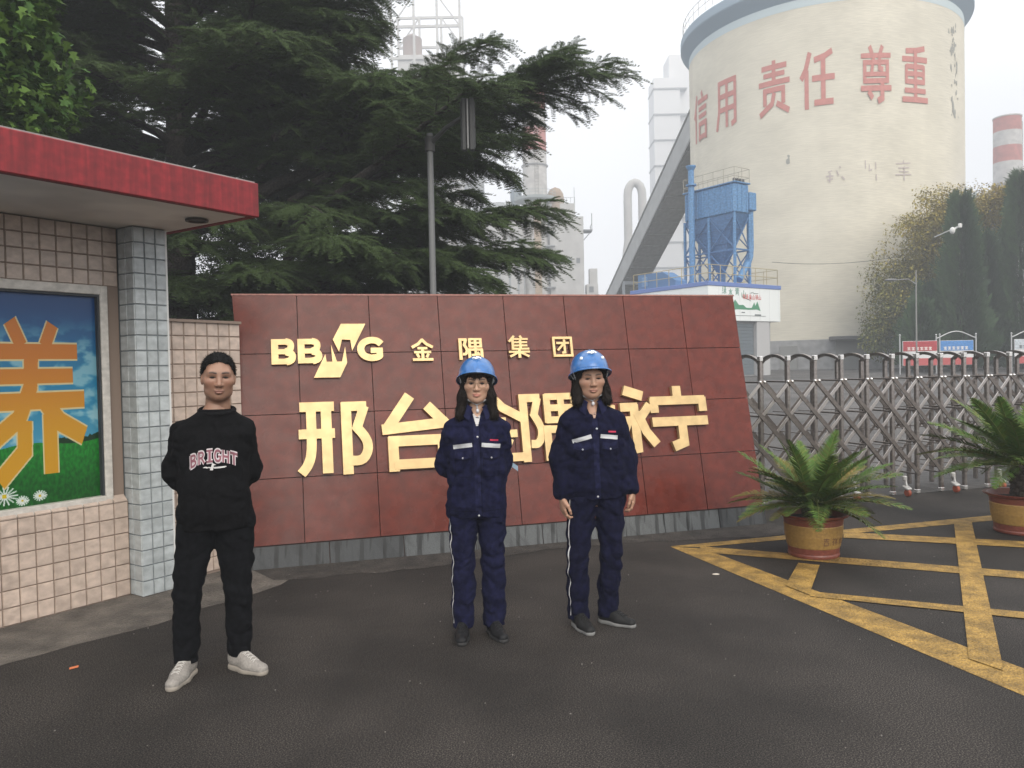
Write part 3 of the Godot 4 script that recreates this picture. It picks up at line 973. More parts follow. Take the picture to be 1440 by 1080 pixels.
# ---------------------------------------------------------------- the big cement silo
func silo() -> void:
	var gy := 0.95
	var R := 11.0
	var o := thing("cement_silo", "huge cream cement silo with red painted slogan and blue grey roof rim", "silo", at(Vector3(27.25, 0, -68.7)))
	var cream := mat(lin(0.79, 0.745, 0.62), 0.9, 0.0, noise_tex("stain2", 0.01, 0.94, 1.0, 5, 105), 0.05, noise_tex("bands", 0.05, 0.89, 1.0, 3, 103), 0.5)
	cream.uv2_scale = Vector3(0.03, 0.9, 0.03)
	var b := Mb.new()
	b.lathe(Transform3D.IDENTITY, PackedVector2Array([Vector2(R, 3.2), Vector2(R, 29.0)]), 120)
	part("wall", b, cream, o)
	var g := Mb.new()
	g.lathe(Transform3D.IDENTITY, PackedVector2Array([Vector2(R + 0.06, 0.6), Vector2(R + 0.06, 3.2), Vector2(R - 0.02, 3.22)]), 120)
	part("base_band", g, mat(lin(0.36, 0.36, 0.36), 0.9, 0.0, noise_tex("stain", 0.01, 0.86, 1.0, 5, 101), 0.3), o)
	var rim := Mb.new()
	rim.lathe(Transform3D.IDENTITY, PackedVector2Array([Vector2(R, 28.6), Vector2(R + 0.68, 29.5), Vector2(R + 0.72, 29.6), Vector2(R + 0.72, 30.2), Vector2(R + 0.66, 30.3), Vector2(R - 1.0, 30.5), Vector2(R - 4.0, 32.4), Vector2(0.5, 33.6)]), 96)
	part("roof_rim", rim, mat(lin(0.30, 0.38, 0.45), 0.8), o)
	var sk := Mb.new()
	sk.lathe(Transform3D.IDENTITY, PackedVector2Array([Vector2(R + 0.012, 28.0), Vector2(R + 0.012, 28.62)]), 96)
	part("painted_band", sk, mat(lin(0.52, 0.60, 0.62), 0.85), o)
	var rl := Mb.new()
	var ring1 := PackedVector3Array()
	var ring2 := PackedVector3Array()
	for k in 73:
		var a := TAU * k / 72.0
		var p := Vector3(sin(a), 0, cos(a)) * (R + 0.5)
		rl.cyl(p + Vector3.UP * 30.5, p + Vector3.UP * 31.65, 0.025, 5)
		ring1.append(p + Vector3.UP * 31.65)
		ring2.append(p + Vector3.UP * 31.1)
	rl.tube(ring1, PackedFloat32Array([0.028]), 5, false)
	rl.tube(ring2, PackedFloat32Array([0.022]), 5, false)
	part("railing", rl, mat(lin(0.42, 0.42, 0.40), 0.6), o)
	# lettering painted on the curved wall: angle from the front, heights in metres
	var paint := mat(lin(0.56, 0.24, 0.21), 0.9, 0.0, noise_tex("stain2", 0.01, 0.94, 1.0, 5, 105), 0.4)
	for q in [["xin", -87.5, -72.6], ["yong4", -67.0, -54.3], ["ze", -45.0, -31.9], ["ren", -28.3, -15.8], ["zun", -6.95, 5.25], ["zhong", 9.25, 21.2]]:
		var c := Mb.new()
		var a0 := deg_to_rad(q[1])
		var a1 := deg_to_rad(q[2])
		glyph_on(c, glyph(q[0]), func(u: float, v: float, z: float) -> Vector3:
			var a := lerpf(a0, a1, u)
			return Vector3(sin(a) * (R + z), lerpf(20.45, 24.55, v), cos(a) * (R + z)), 0.02, 8.0, 0.004)
		part("painted_character", c, paint, o)
	# faint remains of an older line of writing, and bare patches
	var old := mat(lin(0.50, 0.44, 0.42), 0.9)
	var rg := RandomNumberGenerator.new()
	rg.seed = 8
	for q in [[-19.8, -11.4, [[7, 4, 66, 36, 66], [6, 14, 46, 30, 40], [6, 10, 84, 34, 80], [6, 22, 50, 20, 98], [5, 50, 40, 58, 66], [6, 72, 70, 84, 88], [5, 62, 20, 68, 30]]],
			[-5.75, -0.6, [[7, 10, 0, 12, 40], [6, 38, 20, 40, 46], [6, 34, 50, 58, 46], [7, 84, 10, 86, 44], [7, 88, 70, 90, 100]]],
			[6.0, 13.3, [[6, 8, 18, 92, 14], [6, 50, 0, 50, 14], [6, 20, 40, 84, 36], [5, 24, 56, 80, 56], [6, 4, 72, 96, 70], [6, 54, 30, 54, 100]]]]:
		var c := Mb.new()
		var a0 := deg_to_rad(q[0])
		var a1 := deg_to_rad(q[1])
		glyph_on(c, q[2], func(u: float, v: float, z: float) -> Vector3:
			var a := lerpf(a0, a1, u)
			return Vector3(sin(a) * (R + z), lerpf(14.75, 16.25, v), cos(a) * (R + z)), 0.02, 20.0, 0.004)
		part("faded_character", c, old, o)
	var bare := mat(lin(0.33, 0.33, 0.30), 0.95)
	var pt := Mb.new()
	var blob := func(a: float, y: float, wa: float, hy: float) -> void:
		var last := Vector3.ZERO
		var mid := Vector3(sin(a) * (R + 0.02), y, cos(a) * (R + 0.02))
		var ring := PackedVector3Array()
		for k in 9:
			var t := TAU * k / 9.0
			var m := rg.randf_range(0.4, 1.1)
			var aa := a + cos(t) * wa * m
			ring.append(Vector3(sin(aa) * (R + 0.02), y + sin(t) * hy * m, cos(aa) * (R + 0.02)))
		for k in 9:
			pt.tri(mid, ring[k], ring[(k + 1) % 9])
	blob.call(deg_to_rad(-33.3), 16.8, 0.016, 0.32)
	blob.call(deg_to_rad(-33.0), 17.1, 0.010, 0.2)
	for k in 46:
		var y := 27.0 - pow(rg.randf(), 1.4) * 7.5
		blob.call(deg_to_rad(34.0 + rg.randf() * 7.0 + (27.0 - y) * 0.35), y, rg.randf_range(0.006, 0.02), rg.randf_range(0.12, 0.45))
	part("bare_patch", pt, bare, o)
	# hood over the base door, and the door
	var hd := Mb.new()
	var a := deg_to_rad(-11.5)
	var bs := Basis(Vector3.UP, a)
	hd.bevel(Transform3D(bs, bs * Vector3(0, 3.25, R + 0.5)), Vector3(2.9, 0.28, 1.3), 0.03)
	part("door_hood", hd, mat(lin(0.12, 0.12, 0.12), 0.8), o)
	for q in [[-11.5, 2.0, 2.4], [-34.0, 1.3, 1.9]]:
		var dr := Mb.new()
		var bz := Basis(Vector3.UP, deg_to_rad(q[0]))
		dr.bevel(Transform3D(bz, bz * Vector3(0, 0.9 + q[2] * 0.5, R + 0.04)), Vector3(q[1], q[2], 0.16), 0.02)
		part("door", dr, mat(lin(0.25, 0.25, 0.24), 0.7), o)
	# a cable sagging across the front of the silo
	var cb := Mb.new()
	var pts := PackedVector3Array()
	for k in 25:
		var t := k / 24.0
		pts.append(Vector3(18.4, 8.6, -55.0).lerp(Vector3(31.0, 9.6, -56.0), t) - Vector3.UP * 0.55 * 4.0 * t * (1 - t))
	cb.tube(pts, PackedFloat32Array([0.018]), 5)
	tag(part("overhead_cable", cb, mat(lin(0.05, 0.05, 0.05), 0.8)), "thin dark cable sagging in front of the cream silo", "cable")


# ---------------------------------------------------------------- low works building and the blue dust collector on its roof
func roadside_works() -> void:
	var e1 := Vector3(0.82, 0, -0.572)
	var ez := Vector3(0.572, 0, 0.82)
	var f := Transform3D(Basis(e1, Vector3.UP, ez), Vector3(11.6, 0, -46.0))
	var o := thing("works_building", "low works building at the silo foot with white painted fascia and blue top edge", "building", f)
	var grey := mat(lin(0.34, 0.345, 0.35), 0.85, 0.0, noise_tex("stain", 0.01, 0.86, 1.0, 5, 101), 0.4)
	var b := Mb.new()
	b.box(at(Vector3(3.1, 2.4, -3.6)), Vector3(6.1, 3.6, 6.6))
	part("wall", b, grey, o)
	var pier := Mb.new()
	pier.bevel(at(Vector3(5.1, 2.4, -0.18)), Vector3(1.25, 3.6, 0.32), 0.02)
	pier.bevel(at(Vector3(0.5, 2.4, -0.18)), Vector3(0.8, 3.6, 0.32), 0.02)
	part("pier", pier, mat(lin(0.42, 0.42, 0.42), 0.85), o)
	var door := Mb.new()
	for k in 15:
		door.bevel(at(Vector3(2.7, 0.95 + k * 0.21, -0.27)), Vector3(3.5, 0.2, 0.03), 0.012)
	part("roller_door", door, mat(lin(0.14, 0.165, 0.185), 0.6, 0.2), o)
	var fa := Mb.new()
	fa.bevel(at(Vector3(3.36, 5.17, -3.2)), Vector3(6.75, 2.06, 6.5), 0.02)
	part("fascia", fa, mat(lin(0.74, 0.77, 0.76), 0.6), o)
	var bl := Mb.new()
	bl.bevel(at(Vector3(3.36, 6.30, -3.2)), Vector3(6.85, 0.25, 6.6), 0.02)
	part("blue_edge", bl, mat(lin(0.12, 0.19, 0.44), 0.6), o)
	for k in 7:
		var jn := Mb.new()
		jn.box(at(Vector3(0.9 + k * 0.95, 5.17, 0.051)), Vector3(0.014, 2.04, 0.003))
		part("panel_joint", jn, mat(lin(0.5, 0.52, 0.52), 0.7), o)
	# fascia painting: hills, brush strokes, a red line of signs
	var z := 0.058
	var hill := Mb.new()
	hill.prism(PackedVector2Array([Vector2(1.75, 4.75), Vector2(2.05, 5.05), Vector2(2.35, 5.42), Vector2(2.7, 5.1), Vector2(3.1, 5.12), Vector2(3.4, 4.95), Vector2(3.9, 4.95), Vector2(4.15, 5.30), Vector2(4.25, 5.08), Vector2(4.45, 5.36), Vector2(4.75, 4.78), Vector2(4.4, 4.86), Vector2(3.6, 4.83), Vector2(2.6, 4.84)]), at(Vector3.ZERO), z - 0.004, z)
	part("painted_hill", hill, mat(lin(0.06, 0.24, 0.13), 0.7), o)
	var ln := Mb.new()
	ln.box(at(Vector3(3.7, 4.46, z)), Vector3(3.1, 0.03, 0.006))
	ln.box(at(Vector3(4.5, 4.53, z)), Vector3(0.6, 0.08, 0.006))
	ln.box(at(Vector3(3.1, 4.66, z)), Vector3(0.3, 0.06, 0.006))
	glyph_raised(ln, [[8, 0, 50, 30, 70, 70, 40], [6, 30, 66, 60, 90]], at(Vector3(3.3, 5.33, z)), Vector2(0.9, 0.4), -0.004, 0.0)
	glyph_raised(ln, [[20, 0, 60, 30, 20, 60, 55, 100, 40]], at(Vector3(3.75, 5.78, z)), Vector2(0.8, 0.14), -0.004, 0.0)
	part("painted_line", ln, mat(lin(0.12, 0.14, 0.14), 0.7), o)
	var red := Mb.new()
	var gs := ["jiu", "shi", "jin", "shan", "yin", "shan"]
	for k in 6:
		glyph_raised(red, glyph(gs[k]), at(Vector3(3.05 + k * 0.30, 5.47, z)), Vector2(0.27, 0.30), -0.004, 0.0)
	part("painted_text", red, mat(lin(0.55, 0.06, 0.05), 0.7), o)
	var gr := Mb.new()
	var gq := ["lv", "shui", "qing", "shan"]
	for k in 4:
		glyph_raised(gr, glyph(gq[k]), at(Vector3(1.15 + k * 0.60, [5.72, 5.60, 5.68, 5.56][k], z)), Vector2(0.42, 0.46), -0.004, 0.0)
	part("painted_text", gr, mat(lin(0.10, 0.26, 0.20), 0.7), o)
	# roof railing
	var rl := Mb.new()
	var rp := [Vector3(0.1, 6.43, -6.3), Vector3(0.1, 6.43, -0.05), Vector3(6.6, 6.43, -0.05), Vector3(6.6, 6.43, -6.3)]
	for k in 3:
		for y: float in [0.5, 1.0]:
			rl.cyl(rp[k] + Vector3.UP * y, rp[k + 1] + Vector3.UP * y, 0.022, 5)
		var nn := int(rp[k].distance_to(rp[k + 1]) / 1.0)
		for j in nn + 1:
			var p: Vector3 = rp[k].lerp(rp[k + 1], float(j) / nn)
			rl.cyl(p, p + Vector3.UP * 1.0, 0.022, 5)
	part("roof_railing", rl, mat(lin(0.40, 0.33, 0.18), 0.6), o)
	# blue box and tan plant on the roof, left
	var bx := thing("blue_machine_box", "long blue machine housing on the works roof behind its railing, left of the dust collector", "machine", f * at(Vector3(0.9, 6.43, -4.6)))
	var bb := Mb.new()
	bb.prism(PackedVector2Array([Vector2(-1.7, 0), Vector2(1.6, 0), Vector2(1.6, 1.0), Vector2(-0.6, 1.0), Vector2(-1.7, 0.35)]), at(Vector3.ZERO, Basis(Vector3.UP, PI / 2)), -0.5, 0.5)
	part("housing", bb, mat(lin(0.09, 0.19, 0.36), 0.6), bx)
	var cv := Mb.new()
	cv.bevel(at(Vector3(0, 0.5, -1.0)), Vector3(1.06, 0.6, 0.5), 0.02)
	part("access_panel", cv, mat(lin(0.16, 0.28, 0.46), 0.6), bx)
	dust_collector(f)


func dust_collector(f: Transform3D) -> void:
	var o := thing("dust_collector", "blue steel dust collector with hopper, stack and duct on the works roof", "dust collector", Transform3D(f.basis, Vector3(14.1, 6.43, -49.0)))
	var blue := mat(lin(0.12, 0.30, 0.56), 0.55, 0.0, noise_tex("runs2", 0.025, 0.75, 1.0, 5, 81), 0.5)
	var dark := mat(lin(0.08, 0.205, 0.42), 0.6, 0.0, noise_tex("runs2", 0.025, 0.75, 1.0, 5, 81), 0.5)
	var W := 1.45
	var L := 4.2
	var y0 := 4.55
	var y1 := 6.45
	var b := Mb.new()
	b.bevel(at(Vector3(W / 2, (y0 + y1) / 2, -L / 2)), Vector3(W, y1 - y0, L), 0.12)
	b.bevel(at(Vector3(W / 2, y1 + 0.03, -L / 2)), Vector3(W + 0.12, 0.09, L + 0.12), 0.02)
	part("filter_body", b, blue, o)
	for k in 9:  # pressed ribs of the casing
		var r := Mb.new()
		r.bevel(at(Vector3(-0.02, (y0 + y1) / 2, -0.25 - k * 0.46)), Vector3(0.06, y1 - y0 - 0.1, 0.06), 0.015)
		part("casing_rib", r, blue, o)
	for k in 3:
		var r := Mb.new()
		r.bevel(at(Vector3(0.3 + k * 0.42, (y0 + y1) / 2, 0.015)), Vector3(0.06, y1 - y0 - 0.1, 0.05), 0.015)
		part("casing_rib", r, blue, o)
	var h := Mb.new()
	var top: Array[Vector3] = [Vector3(0.02, y0, -0.02), Vector3(W - 0.02, y0, -0.02), Vector3(W - 0.02, y0, -L + 0.02), Vector3(0.02, y0, -L + 0.02)]
	var ap := Vector3(W * 0.5, 1.05, -L * 0.42)
	var bot: Array[Vector3] = [ap + Vector3(-0.2, 0, 0.2), ap + Vector3(0.2, 0, 0.2), ap + Vector3(0.2, 0, -0.2), ap + Vector3(-0.2, 0, -0.2)]
	for k in 4:
		h.quad(bot[k], bot[(k + 1) % 4], top[(k + 1) % 4], top[k])
	h.cyl(ap + Vector3.DOWN * 0.95, ap, 0.2, 12)
	part("hopper", h, dark, o)
	for yy: float in [3.7, 2.8, 1.9]:  # stiffening bands round the hopper
		var r := Mb.new()
		var t: float = (yy - 1.05) / (y0 - 1.05)
		for k in 4:
			r.bar(bot[k].lerp(top[k], t), bot[(k + 1) % 4].lerp(top[(k + 1) % 4], t), 0.07, 0.07)
		part("hopper_band", r, dark, o)
	var corners := [Vector3(0.02, 0, -0.05), Vector3(W - 0.02, 0, -0.05), Vector3(W - 0.02, 0, -L / 2), Vector3(W - 0.02, 0, -L + 0.05), Vector3(0.02, 0, -L + 0.05), Vector3(0.02, 0, -L / 2)]
	for c in corners:
		var l := Mb.new()
		l.bevel(at(c + Vector3(0, y0 / 2, 0)), Vector3(0.15, y0, 0.15), 0.015)
		part("leg", l, blue, o)
	for k in 6:
		var c0: Vector3 = corners[k]
		var c1: Vector3 = corners[(k + 1) % 6]
		var br := Mb.new()
		br.bar(c0 + Vector3.UP * 2.3, c1 + Vector3.UP * 2.3, 0.09, 0.09)
		br.bar(c0 + Vector3.UP * 0.15, c1 + Vector3.UP * 2.25, 0.06, 0.06)
		br.bar(c1 + Vector3.UP * 0.15, c0 + Vector3.UP * 2.25, 0.06, 0.06)
		br.bar(c0 + Vector3.UP * 2.35, c1 + Vector3.UP * (y0 - 0.1), 0.06, 0.06)
		br.bar(c1 + Vector3.UP * 2.35, c0 + Vector3.UP * (y0 - 0.1), 0.06, 0.06)
		part("brace", br, dark, o)
	var st := Mb.new()
	st.lathe(at(Vector3(-0.42, 0, -3.15)), PackedVector2Array([Vector2(0.2, 0.0), Vector2(0.2, 6.75), Vector2(0.34, 6.76), Vector2(0.34, 6.86), Vector2(0.19, 6.9), Vector2(0.19, 7.75), Vector2(0.32, 8.0), Vector2(0.32, 8.06), Vector2(0.16, 8.06), Vector2(0.16, 7.5)]), 16)
	part("stack", st, blue, o)
	var du := Mb.new()
	du.bevel(at(Vector3(W + 0.32, y1 - 1.05, -0.45)), Vector3(0.66, 1.15, 1.0), 0.05)
	var e := PackedVector3Array([Vector3(W + 0.40, y1 - 1.6, -0.3), Vector3(W + 0.40, 2.5, -0.3), Vector3(W + 0.34, 1.95, -0.3), Vector3(W + 0.0, 1.5, -0.2), Vector3(W - 1.25, 0.35, 0.1)])
	du.tube(e, PackedFloat32Array([0.22]), 14)
	part("duct", du, blue, o)
	var rl := Mb.new()
	var rp := [Vector3(0, y1, -L), Vector3(0, y1, 0), Vector3(W, y1, 0), Vector3(W, y1, -L)]
	for k in 4:
		for yy: float in [0.4, 0.95]:
			rl.cyl(rp[k] + Vector3.UP * yy, rp[(k + 1) % 4] + Vector3.UP * yy, 0.02, 5)
		var nn := 5 if k % 2 == 0 else 2
		for j in nn:
			var p: Vector3 = rp[k].lerp(rp[(k + 1) % 4], float(j) / nn)
			rl.cyl(p, p + Vector3.UP * 0.95, 0.02, 5)
	part("railing", rl, mat(lin(0.36, 0.33, 0.26), 0.6), o)
	var vb := Mb.new()
	for k in 4:
		vb.lathe(at(Vector3(0.3 + k * 0.28, y1 + 0.05, -0.25)), PackedVector2Array([Vector2(0.1, 0), Vector2(0.1, 0.25), Vector2(0.0, 0.33)]), 8)
	part("valve", vb, mat(lin(0.05, 0.05, 0.05), 0.6), o)
	var ld := Mb.new()
	for x: float in [-0.22, 0.22]:
		ld.bar(Vector3(x, 0, -2.45), Vector3(x, y1, -2.45), 0.035, 0.035)
	for k in 20:
		ld.bar(Vector3(-0.22, 0.2 + k * 0.31, -2.45), Vector3(0.22, 0.2 + k * 0.31, -2.45), 0.025, 0.025)
	var ldt := at(Vector3(0.55, 0, 0.0))
	part("ladder", ld, mat(lin(0.12, 0.09, 0.08), 0.7), o, ldt)


# ---------------------------------------------------------------- inclined conveyor gallery
func gallery() -> void:
	var a := Vector3(11.9, 2.0, -120.4)
	var c := Vector3(18.2, 23.7, -69.6)
	var d := (c - a).normalized()
	var x := Vector3.UP.cross(-d).normalized()
	var t := Transform3D(Basis(x, (-d).cross(x), -d), (a + c) * 0.5)
	var o := thing("conveyor_gallery", "long enclosed grey conveyor gallery climbing to the silo top", "conveyor")
	var L := a.distance_to(c)
	var side := mat(lin(0.42, 0.43, 0.425), 0.8, 0.0, noise_tex("stain2", 0.01, 0.94, 1.0, 5, 105), 0.1)
	var under := mat(lin(0.26, 0.265, 0.265), 0.85, 0.0, noise_tex("stain", 0.01, 0.86, 1.0, 5, 101), 0.3)
	var b := Mb.new()
	b.box(t, Vector3(3.0, 2.5, L))
	part("casing", b, side, o)
	var u := Mb.new()
	u.box(t * at(Vector3(0, -1.33, 0)), Vector3(2.8, 0.14, L))
	for k in 24:
		u.box(t * at(Vector3(0, -1.44, -L / 2 + (k + 0.5) * L / 24)), Vector3(2.9, 0.1, 0.14))
	part("underside", u, under, o)
	var e := Mb.new()
	for sx: float in [-1.53, 1.53]:
		e.box(t * at(Vector3(sx, -1.2, 0)), Vector3(0.08, 0.24, L))
		e.box(t * at(Vector3(sx, 1.22, 0)), Vector3(0.08, 0.2, L))
	part("edge_beam", e, under, o)
	for s: float in [0.2, 0.52]:
		var p := a.lerp(c, s) + Vector3.DOWN * 1.9
		var l := Mb.new()
		for sx: float in [-1.6, 1.6]:
			var q: Vector3 = p + x * sx
			l.bar(q, Vector3(q.x, 0.9, q.z), 0.3, 0.3)
		l.bar(p - x * 1.6, p + x * 1.6, 0.35, 0.4)
		part("support_frame", l, mat(lin(0.34, 0.37, 0.40), 0.7), o)


# ---------------------------------------------------------------- the plant in the haze
func ladder_cage(o: Node3D, p: Vector3, h: float, dirv: Vector3, m: Material) -> void:
	var l := Mb.new()
	var sx := dirv.cross(Vector3.UP).normalized() * 0.35
	l.bar(p + sx, p + sx + Vector3.UP * h, 0.08, 0.08)
	l.bar(p - sx, p - sx + Vector3.UP * h, 0.08, 0.08)
	var k := 0.6
	while k < h:
		l.bar(p + sx + Vector3.UP * k, p - sx + Vector3.UP * k, 0.06, 0.06)
		k += 0.6
	part("ladder", l, m, o)


func rail_ring(b: Mb, c: Vector3, r: float, h := 1.1, seg := 20) -> void:
	for k in seg:
		var a := TAU * k / seg
		var a2 := TAU * (k + 1) / seg
		var p := c + Vector3(sin(a), 0, cos(a)) * r
		var q := c + Vector3(sin(a2), 0, cos(a2)) * r
		b.bar(p, p + Vector3.UP * h, 0.06, 0.06)
		b.bar(p + Vector3.UP * h, q + Vector3.UP * h, 0.06, 0.06)
		b.bar(p + Vector3.UP * h * 0.5, q + Vector3.UP * h * 0.5, 0.05, 0.05)


func chimney(label: String, p: Vector3, r: float, h: float, bands: Array, white: Color, red: Color, deck: float) -> void:
	var o := thing("chimney", label, "chimney", at(p), "red and white banded chimneys")
	var st := noise_tex("stain", 0.01, 0.86, 1.0, 5, 101)
	var wm := mat(white, 0.85, 0.0, st, 0.12)
	var rm := mat(red, 0.85, 0.0, st, 0.12)
	var edges := [0.0] + bands + [h]
	for k in edges.size() - 1:
		var b := Mb.new()
		var r0: float = lerpf(r * 1.12, r, edges[k] / h)
		var r1: float = lerpf(r * 1.12, r, edges[k + 1] / h)
		b.lathe(Transform3D.IDENTITY, PackedVector2Array([Vector2(r0, edges[k]), Vector2(r1, edges[k + 1])]), 28)
		part("band", b, rm if k % 2 == 1 else wm, o)
	var t := Mb.new()
	t.lathe(Transform3D.IDENTITY, PackedVector2Array([Vector2(r, h), Vector2(r + 0.1, h), Vector2(r + 0.1, h + 0.25), Vector2(r - 0.3, h + 0.25), Vector2(r - 0.3, h - 2)]), 28)
	part("lip", t, wm, o)
	var hoop := Mb.new()
	for y in [h * 0.2, h * 0.42, h * 0.72]:
		hoop.lathe(Transform3D.IDENTITY, PackedVector2Array([Vector2(r * 1.12, y), Vector2(r * 1.16, y + 0.05), Vector2(r * 1.16, y + 0.25), Vector2(r * 1.1, y + 0.3)]), 28)
	part("hoop", hoop, mat(lin(0.3, 0.3, 0.3), 0.8), o)
	if deck > 0:
		var dk := Mb.new()
		dk.lathe(Transform3D.IDENTITY, PackedVector2Array([Vector2(r, deck - 1.0), Vector2(r * 1.8, deck - 0.5), Vector2(r * 1.85, deck), Vector2(r, deck)]), 28)
		rail_ring(dk, Vector3(0, deck, 0), r * 1.8)
		part("deck", dk, mat(lin(0.38, 0.42, 0.42), 0.8), o)
		var rs := Mb.new()
		rs.box(at(Vector3(0.25, deck * 0.5, r * 1.11)), Vector3(1.3, deck - 1.0, 0.35))
		part("rusty_duct", rs, mat(lin(0.48, 0.36, 0.24), 0.9, 0.0, st, 0.4), o)
	ladder_cage(o, Vector3(0.25 if deck > 0 else r * 1.05, deck + 0.3, r * 1.1 if deck > 0 else 0.3), h - deck - 1, Vector3(0, 0, 1) if deck > 0 else Vector3(1, 0, 0), mat(lin(0.35, 0.33, 0.3), 0.8))


func far_plant() -> void:
	var st := noise_tex("stain", 0.01, 0.86, 1.0, 5, 101)
	var dirt := noise_tex("stain2", 0.01, 0.94, 1.0, 5, 105)
	var white := lin(0.62, 0.60, 0.57)
	var red := lin(0.52, 0.17, 0.14)
	chimney("tall red and white banded chimney of the hazy plant, behind the cedar tips", Vector3(5.15, 1.0, -150), 2.2, 53.6, [41.4, 45.8, 49.2], white, red, 32.6)
	chimney("distant red and white chimney above the trees right of the silo", Vector3(95.3, 1.0, -150), 2.35, 46.0, [37.6, 40.6, 43.4], white, red, 0.0)
	var pale := mat(lin(0.55, 0.54, 0.52), 0.9, 0.0, dirt, 0.08)
	var grey := mat(lin(0.34, 0.355, 0.36), 0.85, 0.0, dirt, 0.1)
	var dark := mat(lin(0.16, 0.17, 0.18), 0.8)
	# blocky tower beside the chimney
	var o := thing("plant_tower", "pale concrete plant tower right of the big chimney, with side platform", "building", at(Vector3(10.6, 1.0, -152)))
	var b := Mb.new()
	b.box(at(Vector3(0.3, 14.4, 0)), Vector3(6.4, 28.8, 7))
	b.box(at(Vector3(-0.5, 30.1, 0)), Vector3(5.0, 2.6, 6))
	part("wall", b, pale, o)
	for k in 11:
		var fl := Mb.new()
		fl.box(at(Vector3(-2.9, 2.5 + k * 2.6, 3.6)), Vector3(1.9, 0.22, 1.4))
		part("stair_landing", fl, grey, o)
	for k in 9:
		var win := Mb.new()
		win.box(at(Vector3(-0.6 + (k % 3) * 1.5, 6.5 + (k / 3) * 7.0, 3.52)), Vector3(0.7, 1.0, 0.08))
		part("window", win, dark, o)
	var dome := Mb.new()
	dome.lathe(at(Vector3(-1.6, 31.4, 1.5)), PackedVector2Array([Vector2(1.7, -1.5), Vector2(1.7, 1.2), Vector2(1.5, 2.2), Vector2(1.0, 3.0), Vector2(0.1, 3.4)]), 20)
	part("rusty_dome", dome, mat(lin(0.42, 0.31, 0.22), 0.9, 0.0, st, 0.5), o)
	var pf := Mb.new()
	pf.box(at(Vector3(4.3, 26.2, 2.0)), Vector3(1.8, 0.25, 3.0))
	pf.bar(Vector3(3.5, 24.4, 2.0), Vector3(5.0, 26.1, 2.0), 0.15, 0.15)
	for z: float in [0.6, 3.4]:
		pf.bar(Vector3(5.1, 26.2, z), Vector3(5.1, 29.4 if z > 1 else 27.4, z), 0.12, 0.12)
	pf.bar(Vector3(5.1, 27.4, 0.6), Vector3(5.1, 27.4, 3.4), 0.08, 0.08)
	part("side_platform", pf, dark, o)
	var rr := Mb.new()
	for k in 7:
		rr.bar(Vector3(-2.8 + k * 0.8, 31.4, 2.9), Vector3(-2.8 + k * 0.8, 32.5, 2.9), 0.06, 0.06)
	rr.bar(Vector3(-2.8, 32.5, 2.9), Vector3(2.0, 32.5, 2.9), 0.06, 0.06)
	rr.bar(Vector3(1.9, 31.4, 2.9), Vector3(1.9, 34.4, 2.9), 0.1, 0.1)
	part("roof_railing", rr, grey, o)
	# square hopper building at its foot
	var q := thing("hopper_house", "small pale hopper house at the foot of the concrete plant tower", "building", at(Vector3(9.0, 1.0, -146)))
	var hb := Mb.new()
	hb.box(at(Vector3(0, 4.4, 0)), Vector3(3.1, 8.8, 3))
	part("wall", hb, pale, q)
	var ht := Mb.new()
	for k in 1:
		ht.prism(PackedVector2Array([Vector2(-1.4, 8.8), Vector2(1.4, 8.8), Vector2(1.75, 11.2), Vector2(-1.75, 11.2)]), at(Vector3.ZERO), -1.4, 1.5)
	part("hopper", ht, mat(lin(0.42, 0.35, 0.30), 0.9, 0.0, st, 0.4), q)
	# ribbed storage silo left of the chimney, its conical roof
	for s in [[-1.9, -150.0, 5.0, 29.5, "pale ribbed storage silo with shallow cone roof, left of the big chimney"], [-12.0, -158.0, 5.5, 31.0, "pale storage silo deep behind the cedar branches, farthest left"]]:
		var so := thing("storage_silo", s[4], "silo", at(Vector3(s[0], 1.0, s[1])), "storage silos of the hazy plant")
		var sb := Mb.new()
		sb.lathe(Transform3D.IDENTITY, PackedVector2Array([Vector2(s[2], 0), Vector2(s[2], s[3])]), 40)
		part("wall", sb, pale, so)
		var sr := Mb.new()
		sr.lathe(Transform3D.IDENTITY, PackedVector2Array([Vector2(s[2] + 0.2, s[3]), Vector2(s[2] + 0.2, s[3] + 0.4), Vector2(1.0, s[3] + 2.4), Vector2(0, s[3] + 2.4)]), 40)
		rail_ring(sr, Vector3(0, s[3] + 0.4, 0), s[2])
		part("roof", sr, grey, so)
		for k in 16:
			var rb := Mb.new()
			var a := TAU * k / 16.0
			rb.bar(Vector3(sin(a) * s[2], 0, cos(a) * s[2]), Vector3(sin(a) * s[2], s[3] * 0.84, cos(a) * s[2]), 0.35, 0.35)
			part("rib", rb, grey, so)
	# kit on the silo roofs
	var mv := thing("roof_machine", "grey machine housing on stilts on the storage silo roof", "machine", at(Vector3(-6.3, 33.0, -151)))
	var mb := Mb.new()
	mb.bevel(at(Vector3(0, 3.2, 0)), Vector3(3.4, 2.2, 3), 0.3)
	mb.bevel(at(Vector3(0.2, 4.7, 0)), Vector3(2.2, 0.9, 2), 0.2)
	part("housing", mb, grey, mv)
	for x: float in [-1.3, 0.3, 1.3]:
		var l := Mb.new()
		l.bar(Vector3(x, -4, 0.8), Vector3(x, 2.2, 0.8), 0.35, 0.35)
		part("leg", l, grey, mv)
	var mast := Mb.new()
	mast.bar(Vector3(-1.7, -4, 1), Vector3(-1.7, 9.0, 1), 0.14, 0.14)
	part("mast", mast, grey, mv)
	var vs := thing("vent_hopper", "small round vent hopper with rail between roof machine and chimney", "hopper", at(Vector3(1.5, 32.5, -152)))
	var vb := Mb.new()
